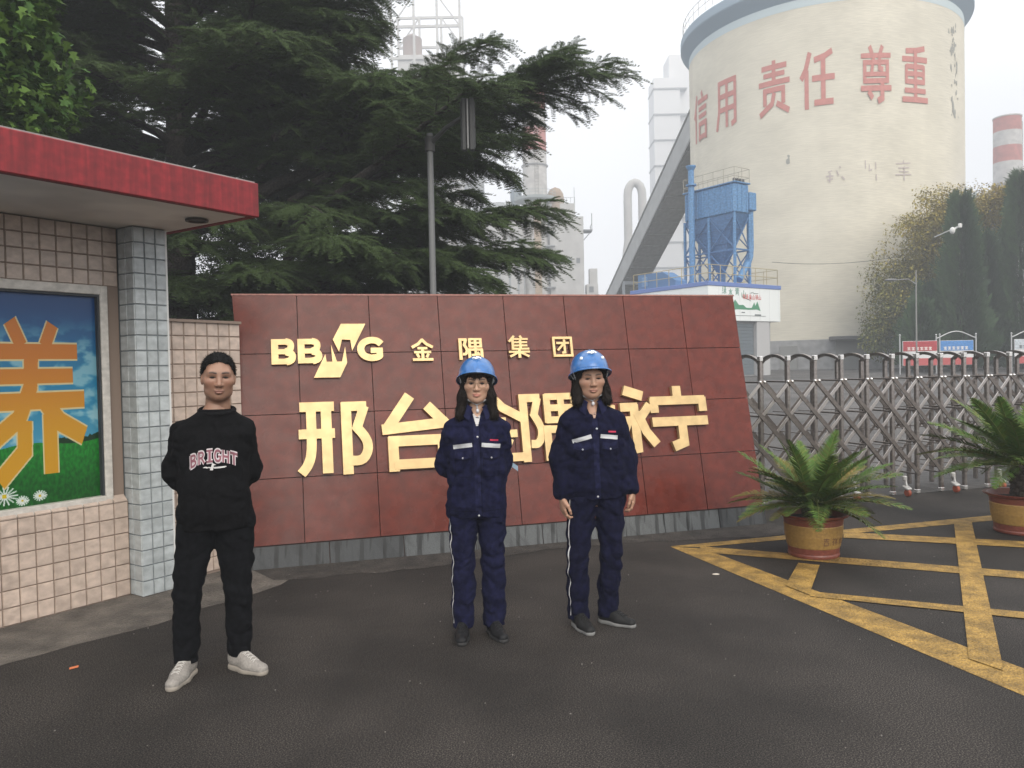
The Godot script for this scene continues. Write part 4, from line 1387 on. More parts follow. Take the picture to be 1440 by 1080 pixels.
	vb.lathe(Transform3D.IDENTITY, PackedVector2Array([Vector2(0.3, -0.6), Vector2(0.9, 0.7), Vector2(1.1, 1.1), Vector2(1.1, 3.2), Vector2(0.0, 3.3)]), 20)
	rail_ring(vb, Vector3(0, 3.2, 0), 1.1, 1.0, 10)
	vb.bar(Vector3(0.2, 3.2, 0), Vector3(0.2, 6.0, 0), 0.1, 0.1)
	part("drum", vb, mat(lin(0.24, 0.29, 0.33), 0.8), vs)
	# preheater tower behind the cedar
	var ph := thing("preheater_tower", "tall open frame plant tower fading in haze behind the cedar", "tower", at(Vector3(-18.5, 1.0, -190)))
	var frame := Mb.new()
	for y in range(0, 12):
		var yy := y * 7.3
		for x: float in [-8.0, -2.7, 2.7, 8.0]:
			for z: float in [-6.0, 6.0]:
				frame.bar(Vector3(x, yy, z), Vector3(x, yy + 7.3, z), 0.55, 0.55)
		for z: float in [-6.0, 6.0]:
			frame.bar(Vector3(-8, yy + 7.3, z), Vector3(8, yy + 7.3, z), 0.5, 0.6)
			if y % 2 == 1:
				frame.bar(Vector3(-8, yy, z), Vector3(-2.7, yy + 7.3, z), 0.3, 0.3)
				frame.bar(Vector3(2.7, yy + 7.3, z), Vector3(8, yy, z), 0.3, 0.3)
	part("frame", frame, pale, ph)
	for y in 10:
		var sl := Mb.new()
		sl.box(at(Vector3(0, y * 7.3, 0)), Vector3(16.6, 0.4, 12.6))
		part("floor", sl, grey, ph)
	var cl := Mb.new()
	cl.box(at(Vector3(0.6, 37.2, 0.6)), Vector3(14.5, 73.4, 10.4))
	part("cladding", cl, pale, ph)
	for c in [[-3.6, 76.0, 2.3], [3.2, 71.0, 2.0], [-4.2, 69.0, 2.2]]:
		var cy := Mb.new()
		cy.lathe(at(Vector3(c[0], c[1], 2.0)), PackedVector2Array([Vector2(0.4, -7.5), Vector2(c[2], -2.0), Vector2(c[2], 3.0), Vector2(0.6, 4.2)]), 20)
		part("cyclone", cy, mat(lin(0.34, 0.27, 0.24), 0.9), ph)
	# hazy tower left of the big silo
	var hz := thing("kiln_tower", "grey stepped kiln tower dissolving in haze just left of the big silo", "tower", at(Vector3(60.7, 1.0, -300), Basis.from_scale(Vector3.ONE * 1.36)))
	var hb2 := Mb.new()
	hb2.box(at(Vector3(-0.5, 39.5, 0)), Vector3(7.2, 79, 8))
	hb2.box(at(Vector3(3.6, 43, -2)), Vector3(6.0, 86, 8))
	part("wall", hb2, mat(lin(0.72, 0.72, 0.72), 0.9), hz)
	for y in 11:
		var sl := Mb.new()
		sl.box(at(Vector3(0.4, 6 + y * 7.0, 0.1)), Vector3(9.4, 0.35, 8.6))
		part("floor", sl, grey, hz)
	# bent duct
	var bd := thing("bent_duct", "pale bent duct with rounded top between gallery and kiln tower", "duct", at(Vector3(32.0, 1.0, -196), Basis.from_scale(Vector3.ONE * 1.4)))
	var bp := PackedVector3Array()
	for k in 9:
		bp.append(Vector3(-1.6, 22.0 + k * 1.0, 0))
	for k in 9:
		var a := PI - PI * k / 8.0
		bp.append(Vector3(cos(a) * 1.3 - 0.3, 30.6 + sin(a) * 2.2, 0))
	for k in 5:
		bp.append(Vector3(1.0, 30.0 - k * 6.0, 0))
	var bt := Mb.new()
	bt.tube(bp, PackedFloat32Array([0.75]), 14)
	bt.tube(PackedVector3Array([Vector3(-1.6, 22.5, 0), Vector3(-2.9, 15.0, 0), Vector3(-2.9, 0, 0)]), PackedFloat32Array([0.75, 0.5, 0.5]), 14)
	part("pipe", bt, pale, bd)
	# low tower and grey roofed hall near the gallery foot
	var lt := thing("transfer_tower", "small pale transfer tower low beside the conveyor gallery foot", "building", at(Vector3(15.6, 1.0, -150)))
	var lb := Mb.new()
	lb.box(at(Vector3(0, 8.0, 0)), Vector3(2.2, 16.0, 3))
	lb.box(at(Vector3(0.3, 17.5, 0)), Vector3(1.5, 3.0, 2))
	part("wall", lb, pale, lt)
	for k in 3:
		var w := Mb.new()
		w.box(at(Vector3(-0.2, 9.0 + k * 3.0, 1.52)), Vector3(0.8, 1.1, 0.08))
		part("window", w, dark, lt)
	var hl := thing("grey_hall", "long grey hall with pitched metal roof behind the gallery foot", "building", at(Vector3(23.0, 1.0, -165)))
	var hh := Mb.new()
	hh.box(at(Vector3(0, 5.5, 0)), Vector3(15, 11, 18))
	part("wall", hh, pale, hl)
	var hr := Mb.new()
	hr.prism(PackedVector2Array([Vector2(-8, 10.8), Vector2(8, 10.8), Vector2(8, 18.5), Vector2(5, 18.5)]), at(Vector3.ZERO), -9.3, 9.3)
	part("roof", hr, mat(lin(0.28, 0.31, 0.34), 0.7, 0.1), hl)
	# white building with a blue roof edge behind the right hand trees
	var wb := thing("white_building", "white tiled building with blue roof edge glimpsed between the right hand trees", "building", Transform3D(Basis(Vector3.UP, 0.35), Vector3(37.6, 1.0, -61.5)))
	var wbb := Mb.new()
	wbb.box(at(Vector3(0, 5.6, 0)), Vector3(7, 11.2, 5))
	part("wall", wbb, mat(lin(0.66, 0.66, 0.65), 0.8, 0.0, st, 0.4), wb)
	for k in 9:
		var rw := Mb.new()
		rw.box(at(Vector3(0, 4.0 + k * 0.75, 2.515)), Vector3(6.9, 0.04, 0.03))
		part("course_line", rw, mat(lin(0.4, 0.4, 0.4), 0.8), wb)
	var wr := Mb.new()
	wr.bevel(at(Vector3(0, 11.6, 0)), Vector3(7.5, 0.9, 5.5), 0.05)
	part("roof_edge", wr, mat(lin(0.05, 0.06, 0.22), 0.7), wb)


# ---------------------------------------------------------------- poles, lamps and boards
func street_poles() -> void:
	var o := thing("lamp_post", "slim grey lamp post with dark panel head rising behind the name wall", "street lamp", at(Vector3(-1.08, 0, -11)))
	var gal := mat(lin(0.15, 0.155, 0.155), 0.6, 0.2)
	var p := Mb.new()
	p.tube(PackedVector3Array([Vector3(0, 0, 0), Vector3(0, 4.9, 0)]), PackedFloat32Array([0.052, 0.042]), 14)
	part("pole", p, gal, o)
	var a := Mb.new()
	a.tube(PackedVector3Array([Vector3(0, 4.75, 0), Vector3(0.25, 4.92, 0.2), Vector3(0.56, 5.02, 0.45)]), PackedFloat32Array([0.035, 0.03]), 8)
	a.cyl(Vector3(0, 4.65, 0), Vector3(0, 4.85, 0), 0.07, 12)
	part("arm", a, mat(lin(0.05, 0.05, 0.05), 0.6), o)
	var h := Mb.new()
	for x: float in [-0.05, 0.05]:
		h.bevel(at(Vector3(0.56 + x, 4.86, 0.5)), Vector3(0.07, 0.70, 0.07), 0.015)
	h.bevel(at(Vector3(0.56, 4.86, 0.47)), Vector3(0.20, 0.62, 0.03), 0.008)
	part("lamp_head", h, mat(lin(0.022, 0.024, 0.024), 0.6), o)
	var s := Mb.new()
	s.bevel(at(Vector3(0.56, 4.86, 0.545)), Vector3(0.022, 0.66, 0.02), 0.004)
	part("rib", s, mat(lin(0.16, 0.16, 0.16), 0.5, 0.2), o)
	# small twin armed lamp in front of the right hand trees
	var t := thing("lamp_post", "thin grey single armed lamp post in front of the yellowing tree by the silo", "street lamp", at(Vector3(23.3, ground_y(-45), -45)))
	var b := Mb.new()
	b.tube(PackedVector3Array([Vector3(0, 0, 0), Vector3(0, 6.0, 0)]), PackedFloat32Array([0.05, 0.035]), 10)
	part("pole", b, mat(lin(0.20, 0.20, 0.19), 0.6), t)
	var c := Mb.new()
	c.tube(PackedVector3Array([Vector3(0, 5.2, 0), Vector3(-0.5, 5.5, 0.1), Vector3(-1.3, 5.45, 0.2)]), PackedFloat32Array([0.035, 0.03]), 6)
	part("arm", c, mat(lin(0.2, 0.2, 0.2), 0.5), t)
	for x: float in [-1.55]:
		var l := Mb.new()
		l.ball(at(Vector3(x, 5.46, 0.2), Basis.from_scale(Vector3(0.38, 0.08, 0.14))), 10, 6)
		part("lamp_head", l, mat(lin(0.14, 0.14, 0.14), 0.4), t)
	var w := Mb.new()
	w.ball(at(Vector3(2.0, 8.2, 0.2), Basis.from_scale(Vector3(0.15, 0.2, 0.15))), 10, 7)
	w.bar(Vector3(2.0, 8.2, 0.0), Vector3(2.6, 8.5, -0.2), 0.08, 0.08)
	w.bevel(at(Vector3(2.55, 8.5, 0.0)), Vector3(0.2, 0.26, 0.16), 0.04)
	w.bar(Vector3(2.6, 8.5, -0.2), Vector3(3.6, 8.6, -4.6), 0.06, 0.06)
	var cam := thing("dome_camera", "white dome camera on a bracket among the yellowing leaves by the silo", "security camera", t.transform)
	part("housing", w, mat(lin(0.6, 0.6, 0.58), 0.5), cam)


func notice_boards() -> void:
	var gy := ground_y(-46)
	var spec := [
		["red", -2.35, lin(0.42, 0.03, 0.04), "red notice board with white heading, leftmost behind the folding gate", false],
		["blue", 0.0, lin(0.06, 0.24, 0.58), "arch topped notice board with bright blue heading, behind the folding gate", true],
		["grey", 4.45, lin(0.52, 0.58, 0.62), "pale grey blue notice board at the right picture edge, behind the folding gate", true]]
	for s in spec:
		var o := thing("notice_board", s[3], "notice board", Transform3D(Basis(Vector3.UP, -0.08), Vector3(26.25 + s[1], gy, -46.2 + (0.4 if s[0] == "red" else 0.0))), "notice boards in the works yard")
		var w: float = 2.25
		var steel := mat(lin(0.45, 0.46, 0.46), 0.4, 0.5)
		for x in [-w / 2, w / 2]:
			var p := Mb.new()
			p.cyl(Vector3(x, 0, 0), Vector3(x, 2.25, 0), 0.04, 8)
			p.ball(at(Vector3(x, 2.3, 0), Basis.from_scale(Vector3.ONE * 0.06)), 8, 5)
			part("post", p, steel, o)
		var b := Mb.new()
		b.bevel(at(Vector3(0, 1.22, 0)), Vector3(w - 0.3, 1.45, 0.08), 0.015)
		part("board", b, mat(lin(0.62, 0.62, 0.62), 0.6), o)
		var hd := Mb.new()
		hd.bevel(at(Vector3(0, 1.64, 0.046)), Vector3(w - 0.34, 0.58, 0.014), 0.004)
		part("heading", hd, mat(s[2], 0.5, 0.0, noise_tex("smear", 0.02, 0.84, 1.0, 4, 71), 0.6), o)
		var ft := Mb.new()
		ft.bevel(at(Vector3(0, 0.72, 0.046)), Vector3(w - 0.34, 0.42, 0.014), 0.004)
		part("footing_strip", ft, mat(lin(0.42, 0.07, 0.07), 0.5), o)
		var tx := Mb.new()
		var gl := ["block", "block", "block", "block", "block", "block"]
		for k in 6:
			glyph_raised(tx, glyph(gl[k]), at(Vector3(-0.72 + k * 0.24, 1.40, 0.055)), Vector2(0.19, 0.2), -0.002, 0.004)
		part("heading_text", tx, mat(lin(0.75, 0.7, 0.65) if s[0] != "grey" else lin(0.08, 0.09, 0.1), 0.6), o)
		if s[4]:
			var a := Mb.new()
			var pts := PackedVector3Array()
			for k in 17:
				var t := k / 16.0
				pts.append(Vector3(lerpf(-w / 2, w / 2, t), 2.08 + 0.40 * sin(PI * t) ** 1.3, 0))
			a.tube(pts, PackedFloat32Array([0.035]), 8)
			part("arch", a, steel, o)
	# red parcel cart and dark hedge are not told apart here

# ---------------------------------------------------------------- trees
func frame_along(p: Vector3, d: Vector3, up := Vector3.UP, s := 1.0) -> Transform3D:  # x along d
	var x := d.normalized()
	if absf(x.dot(up)) > 0.97:
		up = Vector3.RIGHT
	var z := x.cross(up).normalized()
	return Transform3D(Basis(x * s, z.cross(x) * s, z * s), p)


func needle_twig(rg: RandomNumberGenerator) -> ArrayMesh:  # a drooping cedar twig 1 m long before scaling, tufts of needles on top
	var b := Mb.new()
	var pts := PackedVector3Array()
	for k in 6:
		var t := k / 5.0
		pts.append(Vector3(t, -0.22 * t * t, 0.03 * sin(t * 5.0)))
	b.col = Color(0.05, 0.04, 0.03)
	b.tube(pts, PackedFloat32Array([0.012, 0.010, 0.008, 0.006, 0.005, 0.003]), 3, false)
	for k in 9:
		var t := 0.06 + 0.94 * k / 8.0
		var p := Vector3(t, -0.22 * t * t, 0.0)
		for s in [-1, 0, 1]:
			var base := p + Vector3(rg.randf_range(-0.03, 0.03), 0.015, 0.10 * s * (1.1 - t * 0.5))
			for j in 7:
				var a := TAU * j / 7.0 + rg.randf()
				var d := Vector3(cos(a), rg.randf_range(0.15, 0.9), sin(a)).normalized()
				if k == 8:
					d = (d + Vector3(1.2, -0.5, 0)).normalized()
				var len := rg.randf_range(0.10, 0.16)
				var w := d.cross(Vector3(rg.randf(), rg.randf(), rg.randf())).normalized() * 0.011
				var g := rg.randf_range(0.75, 1.25)
				b.col = Color(0.058 * g, 0.088 * g, 0.034 * g)
				b.tri(base - w, base + w, base + d * len)
	b.use_col = true
	return b.mesh()


func leaf_mat(rough := 0.6, back := Color(0.02, 0.04, 0.01)) -> StandardMaterial3D:
	var m := StandardMaterial3D.new()
	m.vertex_color_use_as_albedo = true
	m.roughness = rough
	m.backlight_enabled = true
	m.backlight = back
	m.metallic_specular = 0.22
	m.cull_mode = BaseMaterial3D.CULL_DISABLED
	return m


func bark() -> StandardMaterial3D:
	return mat(lin(0.055, 0.045, 0.038), 0.95, 0.0, noise_tex("barkn", 0.03, 0.5, 1.0, 4, 111), 1.5, null, 1.0, noise_tex("barkn", 0.03, 0.5, 1.0, 4, 111), 2.0)


func curve_pts(a: Vector3, b: Vector3, sag: float, n: int, rg: RandomNumberGenerator, wob := 0.03) -> PackedVector3Array:
	var out := PackedVector3Array()
	var L := a.distance_to(b)
	for k in n + 1:
		var t := float(k) / n
		var p := a.lerp(b, t) + Vector3.UP * sag * 4.0 * t * (1.0 - t)
		if k > 0 and k < n:
			p += Vector3(rg.randf_range(-1, 1), rg.randf_range(-1, 1), rg.randf_range(-1, 1)) * wob * L * 0.3
		out.append(p)
	return out


func cedar(called_label: String, limbs: Array, trunk: PackedVector3Array, tr: PackedFloat32Array, sd: int, dens: float, group := "") -> void:
	var rg := RandomNumberGenerator.new()
	rg.seed = sd
	var o := thing("cedar_tree", called_label, "tree", Transform3D.IDENTITY, group)
	var bk := bark()
	var tb := Mb.new()
	tb.tube(trunk, tr, 10)
	part("trunk", tb, bk, o)
	var sprays := Mb.new()
	var where: Array[Transform3D] = []
	for l in limbs:
		var a: Vector3 = l[0]
		var e: Vector3 = l[1]
		var pts := curve_pts(a, e, l[2], 9, rg, 0.02)
		var L := a.distance_to(e)
		var r0: float = l[3]
		var rr := PackedFloat32Array()
		for k in 10:
			rr.append(lerpf(r0, 0.012, pow(k / 9.0, 0.8)))
		var lb := Mb.new()
		lb.tube(pts, rr, 7)
		part("limb", lb, bk, o)
		var s0: float = l[4]
		var s := s0
		while s < 1.0:
			var i := mini(int(s * 9.0), 8)
			var p := pts[i].lerp(pts[i + 1], s * 9.0 - i)
			var d := (pts[i + 1] - pts[i]).normalized()
			for sg: float in [-1.0, 1.0]:
				var sl: float = (0.45 + 1.15 * sin(PI * clampf((s - s0) / (1.0 - s0) * 0.8 + 0.2, 0, 1))) * clampf(L / 5.0, 0.5, 1.15) * rg.randf_range(0.7, 1.25)
				if s > 0.9:
					sl *= 0.6
				var side := d.cross(Vector3.UP).normalized() * sg
				var dir := (d * rg.randf_range(0.5, 1.0) + side * rg.randf_range(0.5, 1.0) + Vector3.UP * rg.randf_range(-0.12, 0.18)).normalized()
				spray(where, sprays, p, dir, sl, rg, dens)
			s += 0.30 / L * rg.randf_range(0.7, 1.3) / dens
		spray(where, sprays, pts[8], (pts[9] - pts[8]).normalized() + Vector3(0, -0.1, 0), pts[8].distance_to(pts[9]) * 1.3, rg, dens)
	tag(part("twig", sprays, bk, o), "", "", "", "stuff")
	var vars: Array[Mesh] = []
	for k in 3:
		vars.append(needle_twig(rg))
	for k in 3:
		var w: Array[Transform3D] = []
		var cols := PackedColorArray()
		for i in range(k, where.size(), 3):
			w.append(where[i])
		many("foliage", vars[k], leaf_mat(0.65), w, o)


func spray(where: Array[Transform3D], wood: Mb, p: Vector3, dir: Vector3, len: float, rg: RandomNumberGenerator, dens: float) -> void:
	dir = dir.normalized()
	var n := maxi(3, int(len * 9.0 * dens))
	var last := p
	for k in n:
		var t := float(k + 1) / n
		var q := p + dir * len * t + Vector3.DOWN * len * 0.22 * t * t
		if k % 3 == 2:
			wood.tube(PackedVector3Array([last, q]), PackedFloat32Array([0.010 * (1.1 - t), 0.010 * (1.05 - t)]), 3, false)
			last = q
		for sg: float in [-1.0, 1.0]:
			var side := dir.cross(Vector3.UP).normalized() * sg
			var td := (dir * rg.randf_range(0.35, 1.0) + side * rg.randf_range(0.4, 1.0) * (1.1 - t * 0.6) + Vector3.UP * rg.randf_range(-0.42, 0.12)).normalized()
			where.append(frame_along(q, td, (Vector3.UP + Vector3(rg.randf_range(-0.3, 0.3), 0, rg.randf_range(-0.3, 0.3))).normalized(), rg.randf_range(0.24, 0.44) * lerpf(1.0, 0.75, t)))
	where.append(frame_along(p + dir * len + Vector3.DOWN * len * 0.22, dir + Vector3.DOWN * 0.3, Vector3.UP, 0.32))


func trees() -> void:
	var rg := RandomNumberGenerator.new()
	rg.seed = 77
	# the big cedar: limbs as [root, tip, arch, radius, bare share]
	var L := []
	var T := Vector3(-5.5, 0, -13.2)
	# the two long boughs that reach over the wall
	L.append([T + Vector3(0.1, 4.0, 0), Vector3(1.75, 6.45, -12.6), 0.25, 0.16, 0.30])
	L.append([Vector3(-3.3, 4.2, -12.9), Vector3(0.95, 6.5, -12.4), 0.1, 0.11, 0.42])
	L.append([Vector3(-3.4, 3.9, -12.6), Vector3(-0.30, 5.45, -10.45), 0.0, 0.12, 0.45])
	L.append([Vector3(-2.6, 4.6, -12.9), Vector3(0.30, 5.35, -12.9), 0.1, 0.06, 0.25])
	L.append([Vector3(-2.4, 4.8, -13.4), Vector3(0.0, 4.9, -13.2), 0.25, 0.06, 0.25])
	L.append([Vector3(-1.7, 5.3, -13.0), Vector3(0.30, 5.95, -13.4), 0.1, 0.05, 0.2])
	L.append([Vector3(-2.2, 5.6, -12.6), Vector3(-0.1, 6.9, -12.8), 0.15, 0.05, 0.2])
	L.append([Vector3(-3.6, 3.2, -13.0), Vector3(0.75, 4.15, -12.7), 0.25, 0.08, 0.3])
	L.append([Vector3(-3.8, 2.7, -13.0), Vector3(0.6, 3.42, -12.6), 0.3, 0.08, 0.3])
	L.append([Vector3(-3.9, 2.6, -12.6), Vector3(-0.3, 3.0, -12.2), 0.45, 0.07, 0.25])
	L.append([Vector3(-3.6, 3.4, -12.6), Vector3(-0.6, 3.9, -11.9), 0.35, 0.07, 0.25])
	L.append([Vector3(-3.6, 3.8, -12.8), Vector3(-1.2, 4.35, -11.8), 0.35, 0.06, 0.25])
	L.append([Vector3(-2.8, 2.7, -13.4), Vector3(-0.9, 2.9, -13.0), 0.4, 0.05, 0.1])
	# upper storeys
	for k in 26:
		var a := rg.randf_range(-0.9, 1.05)
		var y0 := rg.randf_range(4.4, 7.4)
		var len := rg.randf_range(3.2, 5.4) * (1.0 - (y0 - 4.4) * 0.05)
		var rise := rg.randf_range(0.2, 1.2)
		if y0 + rise > 6.2:
			len = minf(len, 2.7)
		L.append([T + Vector3(0.08, y0, 0), T + Vector3(cos(a) * len, y0 + rise, sin(a) * len * 0.8), 0.3, 0.09, 0.15])
	for k in 16:
		var a := rg.randf_range(PI - 1.2, PI + 1.0)
		var y0 := rg.randf_range(3.6, 7.4)
		var len := rg.randf_range(2.2, 3.6)
		L.append([T + Vector3(-0.05, y0, 0), T + Vector3(cos(a) * len, y0 + rg.randf_range(0.0, 0.9), sin(a) * len), 0.25, 0.08, 0.15])
	for k in 12:
		var a := rg.randf_range(0.0, TAU)
		var y0 := rg.randf_range(7.4, 10.5)
		var len := rg.randf_range(1.8, 3.6)
		if cos(a) > 0.0:
			len = minf(len, 2.3)
		L.append([T + Vector3(0, y0, 0), T + Vector3(cos(a) * len, y0 + rg.randf_range(0.1, 0.8), sin(a) * len), 0.3, 0.06, 0.1])
	# inner boughs that fill the crown
	for k in 72:
		var a := rg.randf_range(-1.3, 1.5)
		var q := Vector3(rg.randf_range(-7.2, -2.0), rg.randf_range(2.6, 8.3), rg.randf_range(-15.0, -12.0))
		if q.y > 6.0:
			q.x = minf(q.x, -4.0)
		L.append([q, q + Vector3(cos(a) * rg.randf_range(1.2, 2.4) * (1.0 if q.x > -5.5 else -1.0), rg.randf_range(-0.15, 0.6), sin(a) * 1.2 + 0.5), 0.2, 0.04, 0.03])
	for q: Vector3 in [Vector3(-2.1, 7.2, -12.8), Vector3(-2.2, 6.8, -12.4), Vector3(-2.9, 7.8, -13.0), Vector3(-0.9, 6.3, -13.2), Vector3(-1.0, 6.1, -12.0), Vector3(-0.5, 6.1, -12.6), Vector3(-0.4, 5.7, -13.0), Vector3(-0.7, 5.8, -12.2), Vector3(-0.5, 5.5, -12.4), Vector3(-1.0, 5.3, -12.8)]:
		L.append([q + Vector3(-2.6, -0.9, -0.1), q, 0.15, 0.06, 0.08])
	for k in 16:
		var q := Vector3(rg.randf_range(-7.0, -4.8), rg.randf_range(1.9, 4.3), rg.randf_range(-13.4, -12.0))
		L.append([q, q + Vector3(rg.randf_range(1.2, 2.2), rg.randf_range(-0.1, 0.4), rg.randf_range(-0.5, 0.8)), 0.2, 0.04, 0.03])
	# low skirts that close off the view beneath
	for k in 20:
		var x := rg.randf_range(-5.2, -2.2)
		var y0 := rg.randf_range(1.9, 3.9)
		L.append([Vector3(x, y0, -13.6), Vector3(x + rg.randf_range(0.6, 2.4), y0 + rg.randf_range(-0.2, 0.7), -13.6 + rg.randf_range(-1.4, 2.0)), 0.3, 0.05, 0.05])
	cedar("large dark cedar with long drooping boughs reaching over the red name wall", L,
		PackedVector3Array([Vector3(-5.6, 0, -13.2), Vector3(-5.55, 3, -13.2), Vector3(-5.5, 6, -13.2), Vector3(-5.5, 9, -13.2), Vector3(-5.45, 12.5, -13.2)]), PackedFloat32Array([0.30, 0.25, 0.19, 0.14, 0.05]), 21, 1.22, "cedars behind the wall")
	# darker cedar standing behind it
	L = []
	for k in 90:
		var a := rg.randf_range(0.0, TAU)
		var y0 := rg.randf_range(0.8, 8.5)
		var len := rg.randf_range(2.6, 4.6) * (1.0 - (y0 - 1.0) * 0.07)
		L.append([Vector3(-4.4, y0, -18.0), Vector3(-4.4 + cos(a) * len, y0 + rg.randf_range(-0.2, 0.7), -18.0 + sin(a) * len), 0.3, 0.08, 0.1])
	cedar("second cedar, shorter and shaded, filling the gap behind the large one", L,
		PackedVector3Array([Vector3(-4.4, 0, -18.0), Vector3(-4.4, 4, -18.0), Vector3(-4.4, 8.6, -18.0)]), PackedFloat32Array([0.28, 0.2, 0.05]), 22, 0.8, "cedars behind the wall")
	# dark evergreen hedge under the cedars
	var hg: Array[Transform3D] = []
	for k in 8200:
		var x := rg.randf_range(-7.0, -0.9)
		var y := pow(rg.randf(), 0.8) * (3.1 if x < -2.0 else 2.75)
		if x < -3.3 and rg.randf() < 0.6:
			y = rg.randf_range(1.5, 5.2)
		hg.append(Transform3D(Basis.from_euler(Vector3(rg.randf_range(-0.6, 0.6), rg.randf() * TAU, rg.randf_range(-0.6, 0.6))) * Basis.from_scale(Vector3.ONE * rg.randf_range(0.8, 1.4)), Vector3(x, y, -15.4 + rg.randf_range(-0.5, 0.5))))
	var ho := thing("evergreen_hedge", "dark clipped evergreen hedge under the cedars behind the name wall", "hedge")
	var st := Mb.new()
	for k in 12:
		st.cyl(Vector3(-6.8 + k * 0.52, 0, -15.4), Vector3(-6.8 + k * 0.52, 2.2, -15.4), 0.03, 6)
	part("stems", st, bark(), ho)
	many("foliage", leaf_cluster(rg, 16, 0.05, 0.17, [Color(0.022, 0.042, 0.018), Color(0.03, 0.055, 0.022)], false), leaf_mat(), hg, ho)
	broadleaf("broad lobed leafy tree at the top left corner above the guard house", Vector3(-6.6, 0, -9.0), Vector3(-5.42, 4.95, -8.3), Vector3(0.85, 1.15, 0.9), 420, 0.105, [Color(0.06, 0.115, 0.022), Color(0.045, 0.095, 0.022), Color(0.085, 0.15, 0.03)], true, 31)
	# trees right of the silo
	yellow_tree("yellowing broad tree nearest the silo, lamp post in front of it", Vector3(27.0, 1.0, -53.0), [[Vector3(26.2, 5.4, -53), Vector3(2.6, 4.0, 2.6), 520], [Vector3(28.2, 9.4, -53), Vector3(2.4, 3.4, 2.4), 420], [Vector3(24.8, 3.0, -52.5), Vector3(1.6, 1.6, 1.6), 120], [Vector3(29.6, 11.6, -53.5), Vector3(1.8, 2.0, 1.8), 180], [Vector3(28.8, 6.0, -53.5), Vector3(3.2, 4.5, 2.0), 360]], 41)
	yellow_tree("yellowing broad tree at the right picture edge behind the dark cypresses", Vector3(35.0, 1.0, -54.0), [[Vector3(34.2, 11.6, -54), Vector3(3.4, 2.2, 2.6), 520], [Vector3(37.2, 12.4, -54.5), Vector3(3.0, 2.6, 2.6), 420], [Vector3(31.8, 11.6, -54), Vector3(1.6, 1.4, 1.6), 150]], 42)
	var cy := [
		[Vector3(28.5, 0, -49.5), 10.9, 1.75, "tall dark cypress at the left of the clump, beside the yellowing tree"],
		[Vector3(32.9, 0, -50.5), 12.4, 2.0, "tallest dark cypress, at the right picture edge"],
		[Vector3(30.9, 0, -51.0), 8.6, 1.9, "shorter dark cypress between the two tall ones"],
		[Vector3(25.6, 0, -49.0), 4.0, 1.5, "low bushy cypress at the left foot of the clump by the silo base"],
		[Vector3(34.8, 0, -49.0), 10.4, 1.6, "cypress half outside the picture at the right edge"],
		[Vector3(26.9, 0, -50.6), 5.2, 1.5, "low cypress behind the red notice board"]]
	var sprig := cypress_sprig(rg)
	for c in cy:
		cypress(c[0], c[1], c[2], c[3], sprig, rg)


func leaf_cluster(rg: RandomNumberGenerator, n: int, leaf: float, spread: float, cols: Array, lobed: bool) -> ArrayMesh:
	var b := Mb.new()
	b.use_col = true
	for k in n:
		var p := Vector3(rg.randf_range(-1, 1), rg.randf_range(-1, 1), rg.randf_range(-1, 1)) * spread
		var d := Vector3(rg.randf_range(-1, 1), rg.randf_range(-0.9, 0.25), rg.randf_range(-1, 1)).normalized()
		var t := frame_along(p, d, Vector3(rg.randf_range(-0.5, 0.5), 1, rg.randf_range(-0.5, 0.5)).normalized(), leaf * rg.randf_range(0.7, 1.25))
		var c: Color = cols[rg.randi() % cols.size()]
		b.col = c * rg.randf_range(0.8, 1.2)
		if lobed:
			var out := [Vector3(0, 0, 0), Vector3(0.1, 0.03, 0.42), Vector3(0.34, 0.02, 0.22), Vector3(0.62, 0.05, 0.50), Vector3(0.66, 0, 0.17), Vector3(1.15, -0.08, 0), Vector3(0.66, 0, -0.17), Vector3(0.62, 0.05, -0.50), Vector3(0.34, 0.02, -0.22), Vector3(0.1, 0.03, -0.42)]
			var m := t * Vector3(0.4, -0.02, 0)
			for j in out.size():
				b.tri(m, t * out[j], t * out[(j + 1) % out.size()])
		else:
			b.quad(t * Vector3(0, 0, 0), t * Vector3(0.5, 0.05, -0.26), t * Vector3(1.0, -0.05, 0), t * Vector3(0.5, 0.05, 0.26))
	return b.mesh()


func broadleaf(label: String, base: Vector3, c: Vector3, rad: Vector3, n: int, leaf: float, cols: Array, lobed: bool, sd: int) -> void:
	var rg := RandomNumberGenerator.new()
	rg.seed = sd
	var o := thing("broadleaf_tree", label, "tree")
	var tb := Mb.new()
	tb.tube(curve_pts(base, c + Vector3(-0.5, -1.0, 0), 0.1, 6, rg), PackedFloat32Array([0.14, 0.13, 0.12, 0.11, 0.1, 0.09, 0.08]), 8)
	part("trunk", tb, bark(), o)
	var w: Array[Transform3D] = []
	var lm := Mb.new()
	for k in n:
		var d := Vector3(rg.randf_range(-1, 1), rg.randf_range(-1, 1), rg.randf_range(-1, 1)).normalized() * pow(rg.randf(), 0.45)
		var lump := 0.82 + 0.22 * sin(d.x * 6.0 + 1.0) * cos(d.y * 5.0 + d.z * 4.0)
		var p := c + d * rad * lump
		w.append(Transform3D(Basis.from_euler(Vector3(rg.randf_range(-0.4, 0.4), rg.randf() * TAU, rg.randf_range(-0.4, 0.4))), p))
		if k % 14 == 0:
			lm.tube(curve_pts(c + Vector3(-0.5, -1.0, 0), p, 0.1, 4, rg), PackedFloat32Array([0.05, 0.035, 0.02, 0.012, 0.006]), 5)
	part("limb", lm, bark(), o)
	many("foliage", leaf_cluster(rg, 14, leaf, 0.19, cols, lobed), leaf_mat(0.5, Color(0.05, 0.09, 0.01)), w, o)


